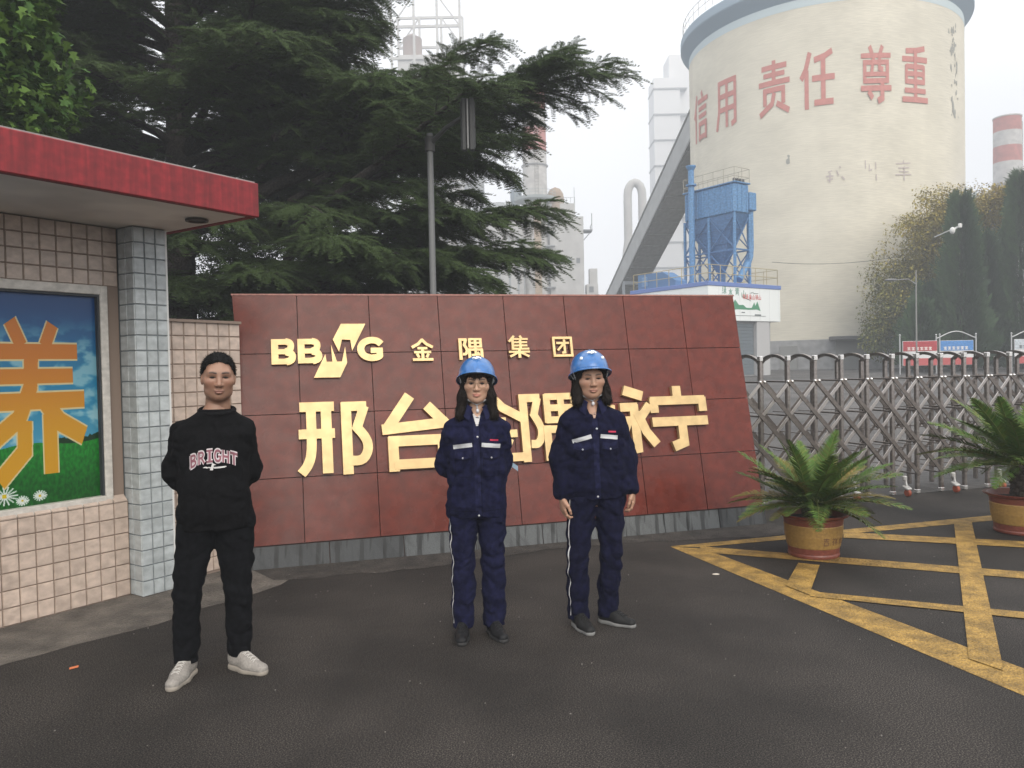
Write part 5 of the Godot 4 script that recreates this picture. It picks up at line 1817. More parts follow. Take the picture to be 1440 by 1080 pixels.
func yellow_tree(label: String, base: Vector3, lumps: Array, sd: int) -> void:
	var rg := RandomNumberGenerator.new()
	rg.seed = sd
	var o := thing("broadleaf_tree", label, "tree", Transform3D.IDENTITY, "yellowing trees by the silo")
	var tb := Mb.new()
	tb.tube(PackedVector3Array([base, lumps[0][0]]), PackedFloat32Array([0.22, 0.14]), 8)
	var w: Array[Transform3D] = []
	var cols := PackedColorArray()
	for l in lumps:
		var c: Vector3 = l[0]
		var r: Vector3 = l[1]
		tb.tube(curve_pts(base + Vector3.UP * 1.5, c, 0.3, 5, rg), PackedFloat32Array([0.16, 0.12, 0.1, 0.07, 0.05, 0.03]), 6)
		for k in int(l[2]):
			var d := Vector3(rg.randf_range(-1, 1), rg.randf_range(-1, 1), rg.randf_range(-1, 1)).normalized() * pow(rg.randf(), 0.4)
			var p := c + d * r * (0.85 + 0.3 * sin(d.x * 7.0 + c.x) * sin(d.y * 6.0 + c.y))
			w.append(Transform3D(Basis.from_euler(Vector3(rg.randf_range(-0.5, 0.5), rg.randf() * TAU, rg.randf_range(-0.5, 0.5))) * Basis.from_scale(Vector3.ONE * rg.randf_range(0.8, 1.3)), p))
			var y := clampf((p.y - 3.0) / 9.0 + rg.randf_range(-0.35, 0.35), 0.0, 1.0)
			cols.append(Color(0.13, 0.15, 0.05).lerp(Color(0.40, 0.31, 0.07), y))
	part("trunk", tb, bark(), o)
	var white: Array = [Color(1, 1, 1), Color(0.8, 0.85, 0.8), Color(1.0, 0.95, 0.8)]
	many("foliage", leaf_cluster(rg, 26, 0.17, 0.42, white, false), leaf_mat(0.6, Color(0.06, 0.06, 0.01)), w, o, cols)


func cypress_sprig(rg: RandomNumberGenerator) -> ArrayMesh:
	var b := Mb.new()
	b.use_col = true
	for k in 26:
		var t := rg.randf()
		var p := Vector3(t * 0.75, 0, rg.randf_range(-0.16, 0.16) * (1.0 - t * 0.5))
		var d := Vector3(1.0, rg.randf_range(-0.35, 0.35), signf(p.z) * rg.randf_range(0.1, 0.8)).normalized()
		var wv := d.cross(Vector3(rg.randf() - 0.5, 1, rg.randf() - 0.5)).normalized() * 0.022
		var g := rg.randf_range(0.75, 1.25)
		b.col = Color(0.045 * g, 0.082 * g, 0.034 * g)
		b.quad(p, p + d * 0.12 - wv, p + d * 0.30, p + d * 0.12 + wv)
	return b.mesh()


func cypress(p: Vector3, h: float, r: float, label: String, sprig: ArrayMesh, rg: RandomNumberGenerator) -> void:
	p.y = ground_y(p.z)
	var o := thing("cypress_tree", label, "tree", at(p), "dark cypresses in the works yard")
	var tb := Mb.new()
	tb.tube(PackedVector3Array([Vector3.ZERO, Vector3(0, h * 0.9, 0)]), PackedFloat32Array([0.16, 0.03]), 8)
	part("trunk", tb, bark(), o)
	var w: Array[Transform3D] = []
	var n := int(h * r * 130)
	var ph := rg.randf() * TAU
	for k in n:
		var t := pow(rg.randf(), 1.15)
		var a := rg.randf() * TAU
		var env := r * pow(1.0 - t, 0.72) * (0.30 + 0.70 * smoothstep(0.0, 0.16, t + 0.05)) * (0.86 + 0.16 * sin(a * 3.0 + t * 9.0 + ph) + 0.12 * sin(a * 5.0 - t * 17.0))
		var rr := env * pow(rg.randf(), 0.35)
		var d := Vector3(cos(a) * 0.55, 1.0, sin(a) * 0.55)
		w.append(frame_along(Vector3(cos(a) * rr, t * h * 0.96 + 0.1, sin(a) * rr), d + Vector3(rg.randf_range(-0.3, 0.3), 0, rg.randf_range(-0.3, 0.3)), Vector3(cos(a + 1.5), 0, sin(a + 1.5)), rg.randf_range(0.7, 1.25)))
	many("foliage", sprig, leaf_mat(), w, o)


# ---------------------------------------------------------------- potted sago palms
func frond_mesh(rg: RandomNumberGenerator, L: float, droop: float, tint: float) -> ArrayMesh:  # grows along +x, arching down
	var b := Mb.new()
	b.use_col = true
	var pts := PackedVector3Array()
	var rr := PackedFloat32Array()
	var n := 16
	var tw := rg.randf_range(-0.05, 0.05)
	for k in n + 1:
		var t := float(k) / n
		pts.append(Vector3(L * t * (1.0 - 0.12 * droop * t), -L * droop * t * t * 0.75, L * tw * sin(t * 2.5)))
		rr.append(lerpf(0.0065, 0.002, t))
	b.col = Color(0.10, 0.12, 0.035)
	b.tube(pts, rr, 5, false)
	var m := 44
	for k in m:
		var t := 0.16 + 0.84 * (k + 0.5) / m
		var i := mini(int(t * n), n - 1)
		var p := pts[i].lerp(pts[i + 1], t * n - i)
		var d := (pts[i + 1] - pts[i]).normalized()
		var up := (Vector3.UP - d * d.dot(Vector3.UP)).normalized()
		var ll := 0.135 * sin(PI * clampf(0.12 + t * 0.86, 0, 1)) ** 0.7 * rg.randf_range(0.88, 1.1)
		for sg: float in [-1.0, 1.0]:
			var side := d.cross(up).normalized() * sg
			var ld := (side * 0.80 + d * 0.55 + up * rg.randf_range(0.12, 0.38)).normalized()
			var w := ld.cross(up).normalized() * 0.0056
			var brown := clampf(tint + rg.randf_range(-0.2, 0.2), 0, 1)
			var g := rg.randf_range(0.75, 1.3)
			b.col = Color(0.062 * g, 0.118 * g, 0.026 * g).lerp(Color(0.26 * g, 0.16 * g, 0.055 * g), brown)
			var e := p + ld * ll + Vector3.DOWN * ll * 0.18
			var md := p + ld * ll * 0.45
			b.tri(p - w, p + w, md + w)
			b.tri(p - w, md + w, md - w)
			b.tri(md - w, md + w, e)
	return b.mesh()


func pot_mesh(o: Node3D, R: float, h: float) -> void:
	var terra := mat(lin(0.20, 0.055, 0.035), 0.38, 0.0, noise_tex("smear", 0.02, 0.84, 1.0, 4, 71), 3.0)
	var ochre := mat(lin(0.36, 0.215, 0.06), 0.42, 0.0, noise_tex("smear", 0.02, 0.84, 1.0, 4, 71), 3.0)
	var rb := R * 0.74
	var rad := func(y: float) -> float: return lerpf(rb, R * 0.93, y / h)
	var a := Mb.new()
	a.lathe(Transform3D.IDENTITY, PackedVector2Array([Vector2(0, 0.004), Vector2(rb * 0.98, 0.0), Vector2(rb * 1.05, 0.012), Vector2(rb * 1.06, 0.028), Vector2(rad.call(0.04) * 1.01, 0.04), Vector2(rad.call(h * 0.24), h * 0.24)]), 40)
	part("foot", a, terra, o)
	var b := Mb.new()
	b.lathe(Transform3D.IDENTITY, PackedVector2Array([Vector2(rad.call(h * 0.24), h * 0.24), Vector2(rad.call(h * 0.26) + 0.004, h * 0.26), Vector2(rad.call(h * 0.5) + 0.009, h * 0.5), Vector2(rad.call(h * 0.74) + 0.004, h * 0.74), Vector2(rad.call(h * 0.76), h * 0.76)]), 40)
	part("band", b, ochre, o)
	var c := Mb.new()
	c.lathe(Transform3D.IDENTITY, PackedVector2Array([Vector2(rad.call(h * 0.76), h * 0.76), Vector2(rad.call(h * 0.9), h * 0.9), Vector2(R * 1.06, h * 0.955), Vector2(R * 1.09, h * 0.985), Vector2(R * 1.06, h), Vector2(R * 0.97, h * 0.99), Vector2(R * 0.86, h * 0.82)]), 40)
	part("rim", c, terra, o)
	var s := Mb.new()
	s.lathe(Transform3D.IDENTITY, PackedVector2Array([Vector2(R * 0.88, h * 0.84), Vector2(R * 0.4, h * 0.87), Vector2(0, h * 0.88)]), 24)
	part("soil", s, mat(lin(0.04, 0.032, 0.025), 1.0, 0.0, noise_tex("grit", 0.16, 0.25, 1.0, 3, 11), 4.0), o)
	var ink := mat(lin(0.13, 0.055, 0.03), 0.6)
	var k := 0
	for g in ["ji2", "xiang", "ru", "yi"]:
		var t := Mb.new()
		var a0 := 0.10 + k * 0.36
		glyph_on(t, glyph(g), func(u: float, v: float, z: float) -> Vector3:
			var an := lerpf(a0, a0 + 0.27, u)
			var y := lerpf(h * 0.34, h * 0.52, v)
			var r: float = rad.call(y) + 0.0095 + z * 0.4
			return Vector3(sin(an) * r, y, cos(an) * r), 0.001, 30.0, 0.0004)
		part("painted_character", t, ink, o)
		k += 1


func palms() -> void:
	var spec := [
		[Vector3(2.49, 0.0, -6.50), 0.262, 0.36, 0.0, "ochre and brown pot with painted characters standing on the yellow hatching", "sago palm with browning heart in the pot nearest the name wall", 62, 0.35],
		[Vector3(4.68, 0.0, -7.20), 0.285, 0.37, 0.2, "wider ochre and brown pot at the right picture edge", "greener sago palm on a dark stump in the pot at the right picture edge", 50, 0.06]]
	var idx := 0
	for s in spec:
		var p: Vector3 = s[0]
		var o := thing("plant_pot", s[4], "plant pot", at(p, Basis(Vector3.UP, -0.15)), "painted plant pots by the gate")
		pot_mesh(o, s[1], s[2])
		var rg := RandomNumberGenerator.new()
		rg.seed = 90 + idx
		var pl := thing("sago_palm", s[5], "palm", at(p + Vector3.UP * (s[2] * 0.85)), "potted sago palms by the gate")
		var ca := Mb.new()
		var ht: float = 0.10 + s[3]
		for k in 40:
			var y := ht * k / 40.0
			var a := k * 2.4
			ca.bevel(Transform3D(Basis.from_euler(Vector3(-0.4, a, 0)), Vector3(sin(a) * 0.07, y, cos(a) * 0.07)), Vector3(0.045, 0.05, 0.04), 0.01)
		ca.cyl(Vector3.ZERO, Vector3(0, ht, 0), 0.075, 12)
		part("stump", ca, mat(lin(0.045, 0.033, 0.024), 0.95), pl)
		var kinds: Array[ArrayMesh] = []
		for k in 9:
			var tint: float = [0.0, 0.05, 0.0, 0.1, 0.0, s[7], s[7] + 0.2, 0.02, 0.05][k]
			kinds.append(frond_mesh(rg, 0.70, [0.12, 0.22, 0.32, 0.42, 0.5, 0.3, 0.55, 0.6, 0.4][k], tint))
		var lm := leaf_mat(0.42, Color(0.03, 0.06, 0.01))
		var n: int = s[6]
		for k in n:
			var t := float(k) / n
			var a := k * 2.39996 + 0.4
			var el := lerpf(1.32, 0.10, pow(t, 0.8)) + rg.randf_range(-0.1, 0.1)
			var sc := lerpf(0.72, 1.0, sin(PI * (0.25 + 0.6 * t))) * rg.randf_range(0.9, 1.1)
			if idx == 1:
				sc *= 1.15
			var bs := Basis(Vector3.UP, a) * Basis(Vector3.BACK, el) * Basis(Vector3.RIGHT, rg.randf_range(-0.35, 0.35))
			var kd = rg.randi() % 5 if t < 0.6 else [3, 4, 6, 7, 8][rg.randi() % 5]
			if s[7] > 0.2 and rg.randf() < 0.38 and t > 0.1:
				kd = 5 + rg.randi() % 2
				sc *= 0.8
			part("frond", kinds[kd], lm, pl, Transform3D(bs * Basis.from_scale(Vector3.ONE * sc), Vector3(cos(-a) * 0.04, ht, sin(-a) * 0.04)))
		idx += 1

# ---------------------------------------------------------------- figures: smooth distance fields meshed by surface nets
class Sdf:
	var a := PackedVector3Array()      # start, in the primitive's own scaled space
	var ba := PackedVector3Array()
	var il := PackedFloat32Array()
	var r0 := PackedFloat32Array()
	var r1 := PackedFloat32Array()
	var sc := PackedVector3Array()
	var kk := PackedFloat32Array()
	var neg := PackedByteArray()
	var loft: Array = []               # rows [y, centre x, centre z, half width, half depth]
	var loft_k := 0.03
	var cuts: Array[Plane] = []        # what lies above a plane is removed
	var fold: FastNoiseLite
	var fold_amp := 0.0
	var fold_scale := Vector3.ONE
	var fold_top := 99.0               # folds die away above this height

	func cap(p: Vector3, q: Vector3, ra: float, rb: float, k := 0.02, s := Vector3.ONE, negative := false) -> void:
		var d := (q - p) * s
		a.append(p * s)
		ba.append(d)
		il.append(1.0 / maxf(1e-9, d.length_squared()))
		r0.append(ra)
		r1.append(rb)
		sc.append(s)
		kk.append(k)
		neg.append(1 if negative else 0)

	func ell(c: Vector3, r: Vector3, k := 0.02, negative := false) -> void:
		var m := minf(r.x, minf(r.y, r.z))
		cap(c, c, m, m, k, Vector3(m / r.x, m / r.y, m / r.z), negative)

	func chain(pts: Array, rs: Array, k := 0.02, s := Vector3.ONE) -> void:
		for i in pts.size() - 1:
			cap(pts[i], pts[i + 1], rs[i], rs[i + 1], k, s)

	func d(p: Vector3) -> float:
		var best := 1e3
		if loft.size():
			best = loft_d(p)
		for i in a.size():
			var q := p * sc[i] - a[i]
			var b := ba[i]
			var t := clampf(q.dot(b) * il[i], 0.0, 1.0)
			var e := (q - b * t).length() - (r0[i] + (r1[i] - r0[i]) * t)
			var k := kk[i]
			if neg[i]:
				var h := maxf(k - absf(best + e), 0.0) / k
				best = maxf(best, -e) + h * h * k * 0.25
			else:
				var h := maxf(k - absf(best - e), 0.0) / k
				best = minf(best, e) - h * h * k * 0.25
		if fold:
			if absf(best) < 0.06:
				var q := Vector3(p.x + 0.45 * p.y * signf(p.x), p.y, p.z + 0.3 * p.y)
				best += fold_amp * clampf((fold_top - p.y) * 12.0, 0.0, 1.0) * fold.get_noise_3dv(q * fold_scale)
		for c in cuts:
			best = maxf(best, c.distance_to(p))
		return best

	func loft_d(p: Vector3) -> float:
		var n := loft.size()
		var y := clampf(p.y, loft[0][0], loft[n - 1][0])
		var i := 0
		while i < n - 2 and loft[i + 1][0] < y:
			i += 1
		var u: Array = loft[i]
		var w: Array = loft[i + 1]
		var t: float = (y - u[0]) / (w[0] - u[0])
		t = t * t * (3.0 - 2.0 * t) * 0.5 + t * 0.5
		var x := p.x - lerpf(u[1], w[1], t)
		var z := p.z - lerpf(u[2], w[2], t)
		var rx := lerpf(u[3], w[3], t)
		var rz := lerpf(u[4], w[4], t)
		var ax := absf(x / rx)
		var az := absf(z / rz)
		var e := (pow(pow(ax, 2.4) + pow(az, 2.4), 1.0 / 2.4) - 1.0) * minf(rx, rz)
		var dy := absf(p.y - y)
		return e if dy < 1e-6 else maxf(e, dy)

	func surface_z(x: float, y: float, z0 := 0.5) -> float:  # the front surface seen along z
		var z := z0
		for k in 60:
			var e := d(Vector3(x, y, z))
			if e < 0.0004:
				break
			z -= maxf(e * 0.6, 0.0004)
			if z < -0.5:
				break
		return z

	func hit(p: Vector3, dir: Vector3) -> Vector3:
		for k in 80:
			var e := d(p)
			if e < 0.0004:
				break
			p += dir * maxf(e * 0.6, 0.0004)
		return p

	func net(mb: Mb, lo: Vector3, hi: Vector3, cell: float, paint = null) -> void:
		const BL := 4
		var nb := Vector3i(((hi - lo) / (cell * BL)).ceil())
		var n := nb * BL + Vector3i.ONE
		var val := PackedFloat32Array()
		val.resize(n.x * n.y * n.z)
		val.fill(1e9)
		var sy := n.x
		var sz := n.x * n.y
		var reach := cell * BL * 0.87 * 1.9 + 0.01
		var act: Array[Vector3i] = []
		for bz in nb.z:
			for by in nb.y:
				for bx in nb.x:
					var c := lo + (Vector3(bx, by, bz) + Vector3.ONE * 0.5) * cell * BL
					if absf(d(c)) < reach:
						act.append(Vector3i(bx, by, bz))
		for b in act:
			for k in BL + 1:
				for j in BL + 1:
					var o := (b.x * BL) + (b.y * BL + j) * sy + (b.z * BL + k) * sz
					for i in BL + 1:
						if val[o + i] > 1e8:
							val[o + i] = d(lo + Vector3(b.x * BL + i, b.y * BL + j, b.z * BL + k) * cell)
		var pos := {}
		var nor := {}
		var off := [0, 1, sy, sy + 1, sz, sz + 1, sz + sy, sz + sy + 1]
		var cc := [Vector3(0, 0, 0), Vector3(1, 0, 0), Vector3(0, 1, 0), Vector3(1, 1, 0), Vector3(0, 0, 1), Vector3(1, 0, 1), Vector3(0, 1, 1), Vector3(1, 1, 1)]
		var ed := [[0, 1], [2, 3], [4, 5], [6, 7], [0, 2], [1, 3], [4, 6], [5, 7], [0, 4], [1, 5], [2, 6], [3, 7]]
		for b in act:
			for k in BL:
				for j in BL:
					for i in BL:
						var o: int = (b.x * BL + i) + (b.y * BL + j) * sy + (b.z * BL + k) * sz
						var m := 0
						for e in 8:
							if val[o + off[e]] < 0.0:
								m += 1
						if m == 0 or m == 8:
							continue
						var s := Vector3.ZERO
						var cnt := 0
						for e in ed:
							var v0: float = val[o + off[e[0]]]
							var v1: float = val[o + off[e[1]]]
							if (v0 < 0.0) != (v1 < 0.0):
								s += cc[e[0]].lerp(cc[e[1]], v0 / (v0 - v1))
								cnt += 1
						pos[o] = lo + (Vector3(b.x * BL + i, b.y * BL + j, b.z * BL + k) + s / cnt) * cell
						var v := [val[o], val[o + 1], val[o + sy], val[o + sy + 1], val[o + sz], val[o + sz + 1], val[o + sz + sy], val[o + sz + sy + 1]]
						nor[o] = Vector3(v[1] + v[3] + v[5] + v[7] - v[0] - v[2] - v[4] - v[6], v[2] + v[3] + v[6] + v[7] - v[0] - v[1] - v[4] - v[5], v[4] + v[5] + v[6] + v[7] - v[0] - v[1] - v[2] - v[3]).normalized()
		var hue := {}
		if paint != null:
			mb.use_col = true
			for o in pos:
				hue[o] = paint.call(pos[o])
		for o in pos:
			var v0 := val[o]
			for ax in 3:
				var st: int = [1, sy, sz][ax]
				var u: int = [sy, sz, 1][ax]
				var w: int = [sz, 1, sy][ax]
				var v1 := val[o + st]
				if (v0 < 0.0) == (v1 < 0.0) or v1 > 1e8:
					continue
				var q := [o - u - w, o - w, o, o - u]
				if not (pos.has(q[0]) and pos.has(q[1]) and pos.has(q[3])):
					continue
				if v0 > 0.0:
					q.reverse()
				for e in [q[0], q[2], q[1], q[0], q[3], q[2]]:
					if hue.size():
						mb.col = hue[e]
					mb.vert(pos[e], nor[e])


func cloth(c: Color, tex := true, bump := 0.5) -> StandardMaterial3D:
	var wv := noise_tex("weave", 0.25, 0.55, 1.0, 2, 121)
	var m := mat(c, 0.9, 0.0, noise_tex("faded", 0.015, 0.70, 1.0, 4, 123), 3.0, null, 1.0, wv, bump)
	m.metallic_specular = 0.18
	return m


func creases(sd: int, fr := 1.0) -> FastNoiseLite:
	var f := FastNoiseLite.new()
	f.seed = sd
	f.noise_type = FastNoiseLite.TYPE_SIMPLEX_SMOOTH
	f.frequency = 6.5 * fr
	f.fractal_type = FastNoiseLite.FRACTAL_RIDGED
	f.fractal_octaves = 2
	return f


# a strip laid on a surface: pts in x, y, of width w, seen along -z
func lay(b: Mb, s: Sdf, pts: Array, w: float, lift: float, z0 := 0.4) -> void:
	for k in pts.size() - 1:
		var p: Vector2 = pts[k]
		var q: Vector2 = pts[k + 1]
		var dv := (q - p).normalized().orthogonal() * w * 0.5
		var n := maxi(1, int(p.distance_to(q) / 0.010))
		var m := maxi(1, int(w / 0.012))
		for i in n:
			for j in m:
				var c: Array[Vector3] = []
				for e in [[i, j], [i + 1, j], [i + 1, j + 1], [i, j + 1]]:
					var g: Vector2 = p.lerp(q, float(e[0]) / n) + dv * (float(e[1]) / m * 2.0 - 1.0)
					c.append(Vector3(g.x, g.y, s.surface_z(g.x, g.y, z0) + lift))
				if (c[1] - c[0]).cross(c[2] - c[0]).z > 0:
					b.quad(c[0], c[1], c[2], c[3])
				else:
					b.quad(c[3], c[2], c[1], c[0])


# ------------------------------------------------ head: origin at its middle, chin at -0.112, crown at 0.117
func head_sdf(round_face: float, jaw: float) -> Sdf:
	var s := Sdf.new()
	s.ell(Vector3(0, 0.035, -0.015), Vector3(0.076, 0.082, 0.095), 0.03)
	s.ell(Vector3(0, -0.02, 0.018), Vector3(0.064 * round_face, 0.085, 0.070), 0.03)
	s.cap(Vector3(-jaw, -0.068, 0.022), Vector3(jaw, -0.068, 0.022), 0.033, 0.033, 0.03)
	s.ell(Vector3(0, -0.090, 0.050), Vector3(0.026, 0.021, 0.026), 0.025)
	for x: float in [-1.0, 1.0]:
		s.ell(Vector3(0.044 * x * round_face, -0.016, 0.050), Vector3(0.026, 0.022, 0.026), 0.025)
		s.ell(Vector3(0.0775 * x, -0.008, -0.008), Vector3(0.009, 0.030, 0.018), 0.008)
	s.cap(Vector3(-0.040, 0.026, 0.070), Vector3(0.040, 0.026, 0.070), 0.016, 0.016, 0.02)
	for x: float in [-1.0, 1.0]:
		s.ell(Vector3(0.031 * x, 0.005, 0.101), Vector3(0.018, 0.010, 0.019), 0.012, true)
	s.cap(Vector3(0, 0.012, 0.082), Vector3(0, -0.028, 0.099), 0.0075, 0.012, 0.012)
	for x: float in [-1.0, 1.0]:
		s.ell(Vector3(0.012 * x, -0.032, 0.090), Vector3(0.009, 0.008, 0.010), 0.008)
	s.ell(Vector3(0, -0.0585, 0.084), Vector3(0.019, 0.0055, 0.010), 0.008)
	s.ell(Vector3(0, -0.0685, 0.082), Vector3(0.0155, 0.0065, 0.010), 0.007)
	s.cap(Vector3(-0.024, -0.0632, 0.092), Vector3(0.024, -0.0632, 0.092), 0.0022, 0.0022, 0.004, Vector3.ONE, true)
	s.cap(Vector3(0, -0.07, -0.02), Vector3(0, -0.20, -0.035), 0.052 + (jaw - 0.026), 0.058 + (jaw - 0.026), 0.02)
	return s


func paint_face(p: Vector3, skin: Color, lip: Color, stubble: float, brow: Color) -> Color:
	var c := skin
	if p.z > 0.03:
		var ax := absf(p.x)
		var cheek := exp(-((ax - 0.042) ** 2 + (p.y + 0.022) ** 2) / 0.0006)
		c = c.lerp(Color(skin.r * 1.02, skin.g * 0.82, skin.b * 0.80), 0.4 * cheek)
		var l := exp(-((p.y + 0.0632) / 0.0095) ** 4) * exp(-(p.x / 0.024) ** 4)
		if p.z > 0.07:
			c = c.lerp(lip, 0.75 * l)
		if stubble > 0 and p.y < -0.04:
			var st := smoothstep(-0.04, -0.06, p.y) * (1.0 - l)
			c = c.lerp(c * 0.72, stubble * st)
		var by := 0.0265 + 0.004 * sin(clampf((ax - 0.012) / 0.036, 0, 1) * 2.4) - 0.10 * maxf(0, ax - 0.042)
		var br := exp(-((p.y - by) / 0.0045) ** 4) * smoothstep(0.009, 0.016, ax) * smoothstep(0.054, 0.044, ax)
		c = c.lerp(brow, 0.8 * br)
		var lid := exp(-((p.y - 0.0045) / 0.009) ** 2 - ((ax - 0.031) / 0.018) ** 4)
		c = c.lerp(c * 0.80, 0.5 * lid)
	return c


func face_parts(o: Node3D, s: Sdf, t: Transform3D, squint: float, brow: Color) -> void:
	var iris := mat(lin(0.008, 0.006, 0.005), 0.3)
	iris.metallic_specular = 0.2
	var white := mat(lin(0.06, 0.043, 0.036), 0.8)
	white.metallic_specular = 0.15
	for x: float in [-1.0, 1.0]:
		var z := s.surface_z(0.031 * x, 0.005, 0.2)
		var e := Mb.new()
		e.ball(t * at(Vector3(0.031 * x, 0.0045, z - 0.0005), Basis.from_scale(Vector3(0.0135, 0.0050 * squint, 0.004))), 12, 6)
		var em := part("eye", e, white, o)
		var i := Mb.new()
		i.ball(t * at(Vector3(0.031 * x, 0.0046, z + 0.0012), Basis.from_scale(Vector3(0.0082, 0.0050 * squint, 0.0032))), 10, 6)
		part("iris", i, iris, em)
		var lid := Mb.new()
		var pts := PackedVector3Array()
		for k in 7:
			var u := lerpf(-0.0155, 0.0155, k / 6.0)
			var y := 0.0045 + 0.0056 * squint * (1.0 - (u / 0.0165) ** 2)
			pts.append(t * Vector3(0.031 * x + u, y, s.surface_z(0.031 * x + u, y, 0.2) + 0.0012))
		lid.tube(pts, PackedFloat32Array([0.0010, 0.0018, 0.0022, 0.0022, 0.0022, 0.0018, 0.0010]), 5)
		var bw := Mb.new()
		var bp := PackedVector3Array()
		for k in 7:
			var ax := lerpf(0.012, 0.049, k / 6.0)
			var by := 0.0245 + 0.0050 * sin(clampf(k / 6.0, 0, 1) * 2.5)
			bp.append(t * Vector3(ax * x, by, s.surface_z(ax * x, by, 0.2) + 0.0003))
		bw.tube(bp, PackedFloat32Array([0.0020, 0.0030, 0.0032, 0.0030, 0.0026, 0.0020, 0.0010]), 6)
		part("eyebrow", bw, mat(brow, 0.9), o)
		part("eyelash", lid, mat(lin(0.018, 0.014, 0.012), 0.8), o)


# ------------------------------------------------ hand: hangs along -y from the wrist, palm towards +x * side, thumb towards +z
func hand_sdf(side: float, curl: float) -> Sdf:
	var s := Sdf.new()
	s.cap(Vector3(0, 0.05, 0), Vector3(0, -0.005, 0), 0.024, 0.022, 0.02, Vector3(1.25, 1, 0.95))
	s.ell(Vector3(0, -0.045, 0.0), Vector3(0.0155, 0.046, 0.038), 0.02)
	var len := [0.070, 0.078, 0.073, 0.058]
	var zz := [0.028, 0.0095, -0.009, -0.027]
	for i in 4:
		var p := Vector3(0, -0.078 + 0.004 * absf(i - 1.2), zz[i])
		var a := curl * (0.35 + 0.05 * i)
		var L: float = len[i]
		for k in 3:
			var seg: float = L * [0.46, 0.30, 0.24][k]
			var q := p + Vector3(sin(a) * side, -cos(a), zz[i] * 0.10) * seg
			var r: float = [0.0088, 0.0080, 0.0072][k] * (0.9 if i == 3 else 1.0)
			s.cap(p, q, r, r * 0.92, 0.006)
			p = q
			a += curl * 0.72
	var tp := Vector3(0.004 * side, -0.018, 0.026)
	var tq := Vector3(0.012 * side, -0.046, 0.050)
	var tr := Vector3(0.020 * side, -0.076, 0.052)
	s.cap(tp, tq, 0.014, 0.0108, 0.012)
	s.cap(tq, tr, 0.0105, 0.0085, 0.006)
	s.cap(tr, tr + Vector3(0.008 * side, -0.020, -0.006), 0.0085, 0.007, 0.006)
	return s


# ------------------------------------------------ shoes: heel at the origin's back, toe to +z
func shoe(o: Node3D, t: Transform3D, up: Material, sole: Material, lace: Material, L: float, called := "shoe") -> void:
	var s := Sdf.new()
	var k := L / 0.27
	s.cap(Vector3(0, 0.048, -0.055) * k, Vector3(0, 0.040, 0.06) * k, 0.040 * k, 0.041 * k, 0.03, Vector3(1.05, 1, 1))
	s.cap(Vector3(0, 0.034, 0.06) * k, Vector3(0.004, 0.028, 0.145) * k, 0.043 * k, 0.034 * k, 0.03, Vector3(0.95, 1.1, 1))
	s.cap(Vector3(0, 0.075, -0.05) * k, Vector3(0, 0.10, -0.045) * k, 0.036 * k, 0.034 * k, 0.03)
	s.cap(Vector3(0, 0.10, -0.05) * k, Vector3(0, 0.07, 0.03) * k, 0.030 * k, 0.026 * k, 0.03)
	s.cuts.append(Plane(Vector3.DOWN, -0.016 * k))
	var b := Mb.new()
	s.net(b, Vector3(-0.06, 0.0, -0.12) * k, Vector3(0.06, 0.16, 0.19) * k, 0.0065)
	var m := part(called, b, up, o, t)
	var q := Sdf.new()
	q.cap(Vector3(0, 0.012, -0.055) * k, Vector3(0, 0.012, 0.05) * k, 0.042 * k, 0.045 * k, 0.03)
	q.cap(Vector3(0, 0.012, 0.05) * k, Vector3(0.004, 0.014, 0.145) * k, 0.045 * k, 0.036 * k, 0.03)
	q.cuts.append(Plane(Vector3.UP, 0.026 * k))
	q.cuts.append(Plane(Vector3.DOWN, 0.0))
	var c := Mb.new()
	q.net(c, Vector3(-0.06, -0.012, -0.12) * k, Vector3(0.06, 0.04, 0.20) * k, 0.0065)
	part("sole", c, sole, m)
	var l := Mb.new()
	for i in 4:
		var z := (0.035 + i * 0.022) * k
		for sg: float in [-1.0, 1.0]:
			var pts := PackedVector3Array()
			for j in 5:
				var x := lerpf(-0.020, 0.020, j / 4.0) * k
				var zz := z + sg * x * 0.35
				var h := s.hit(Vector3(x, 0.2, zz), Vector3.DOWN)
				pts.append(h + Vector3.UP * 0.002)
			l.tube(pts, PackedFloat32Array([0.0026]), 5)
	part("lace", l, lace, m)


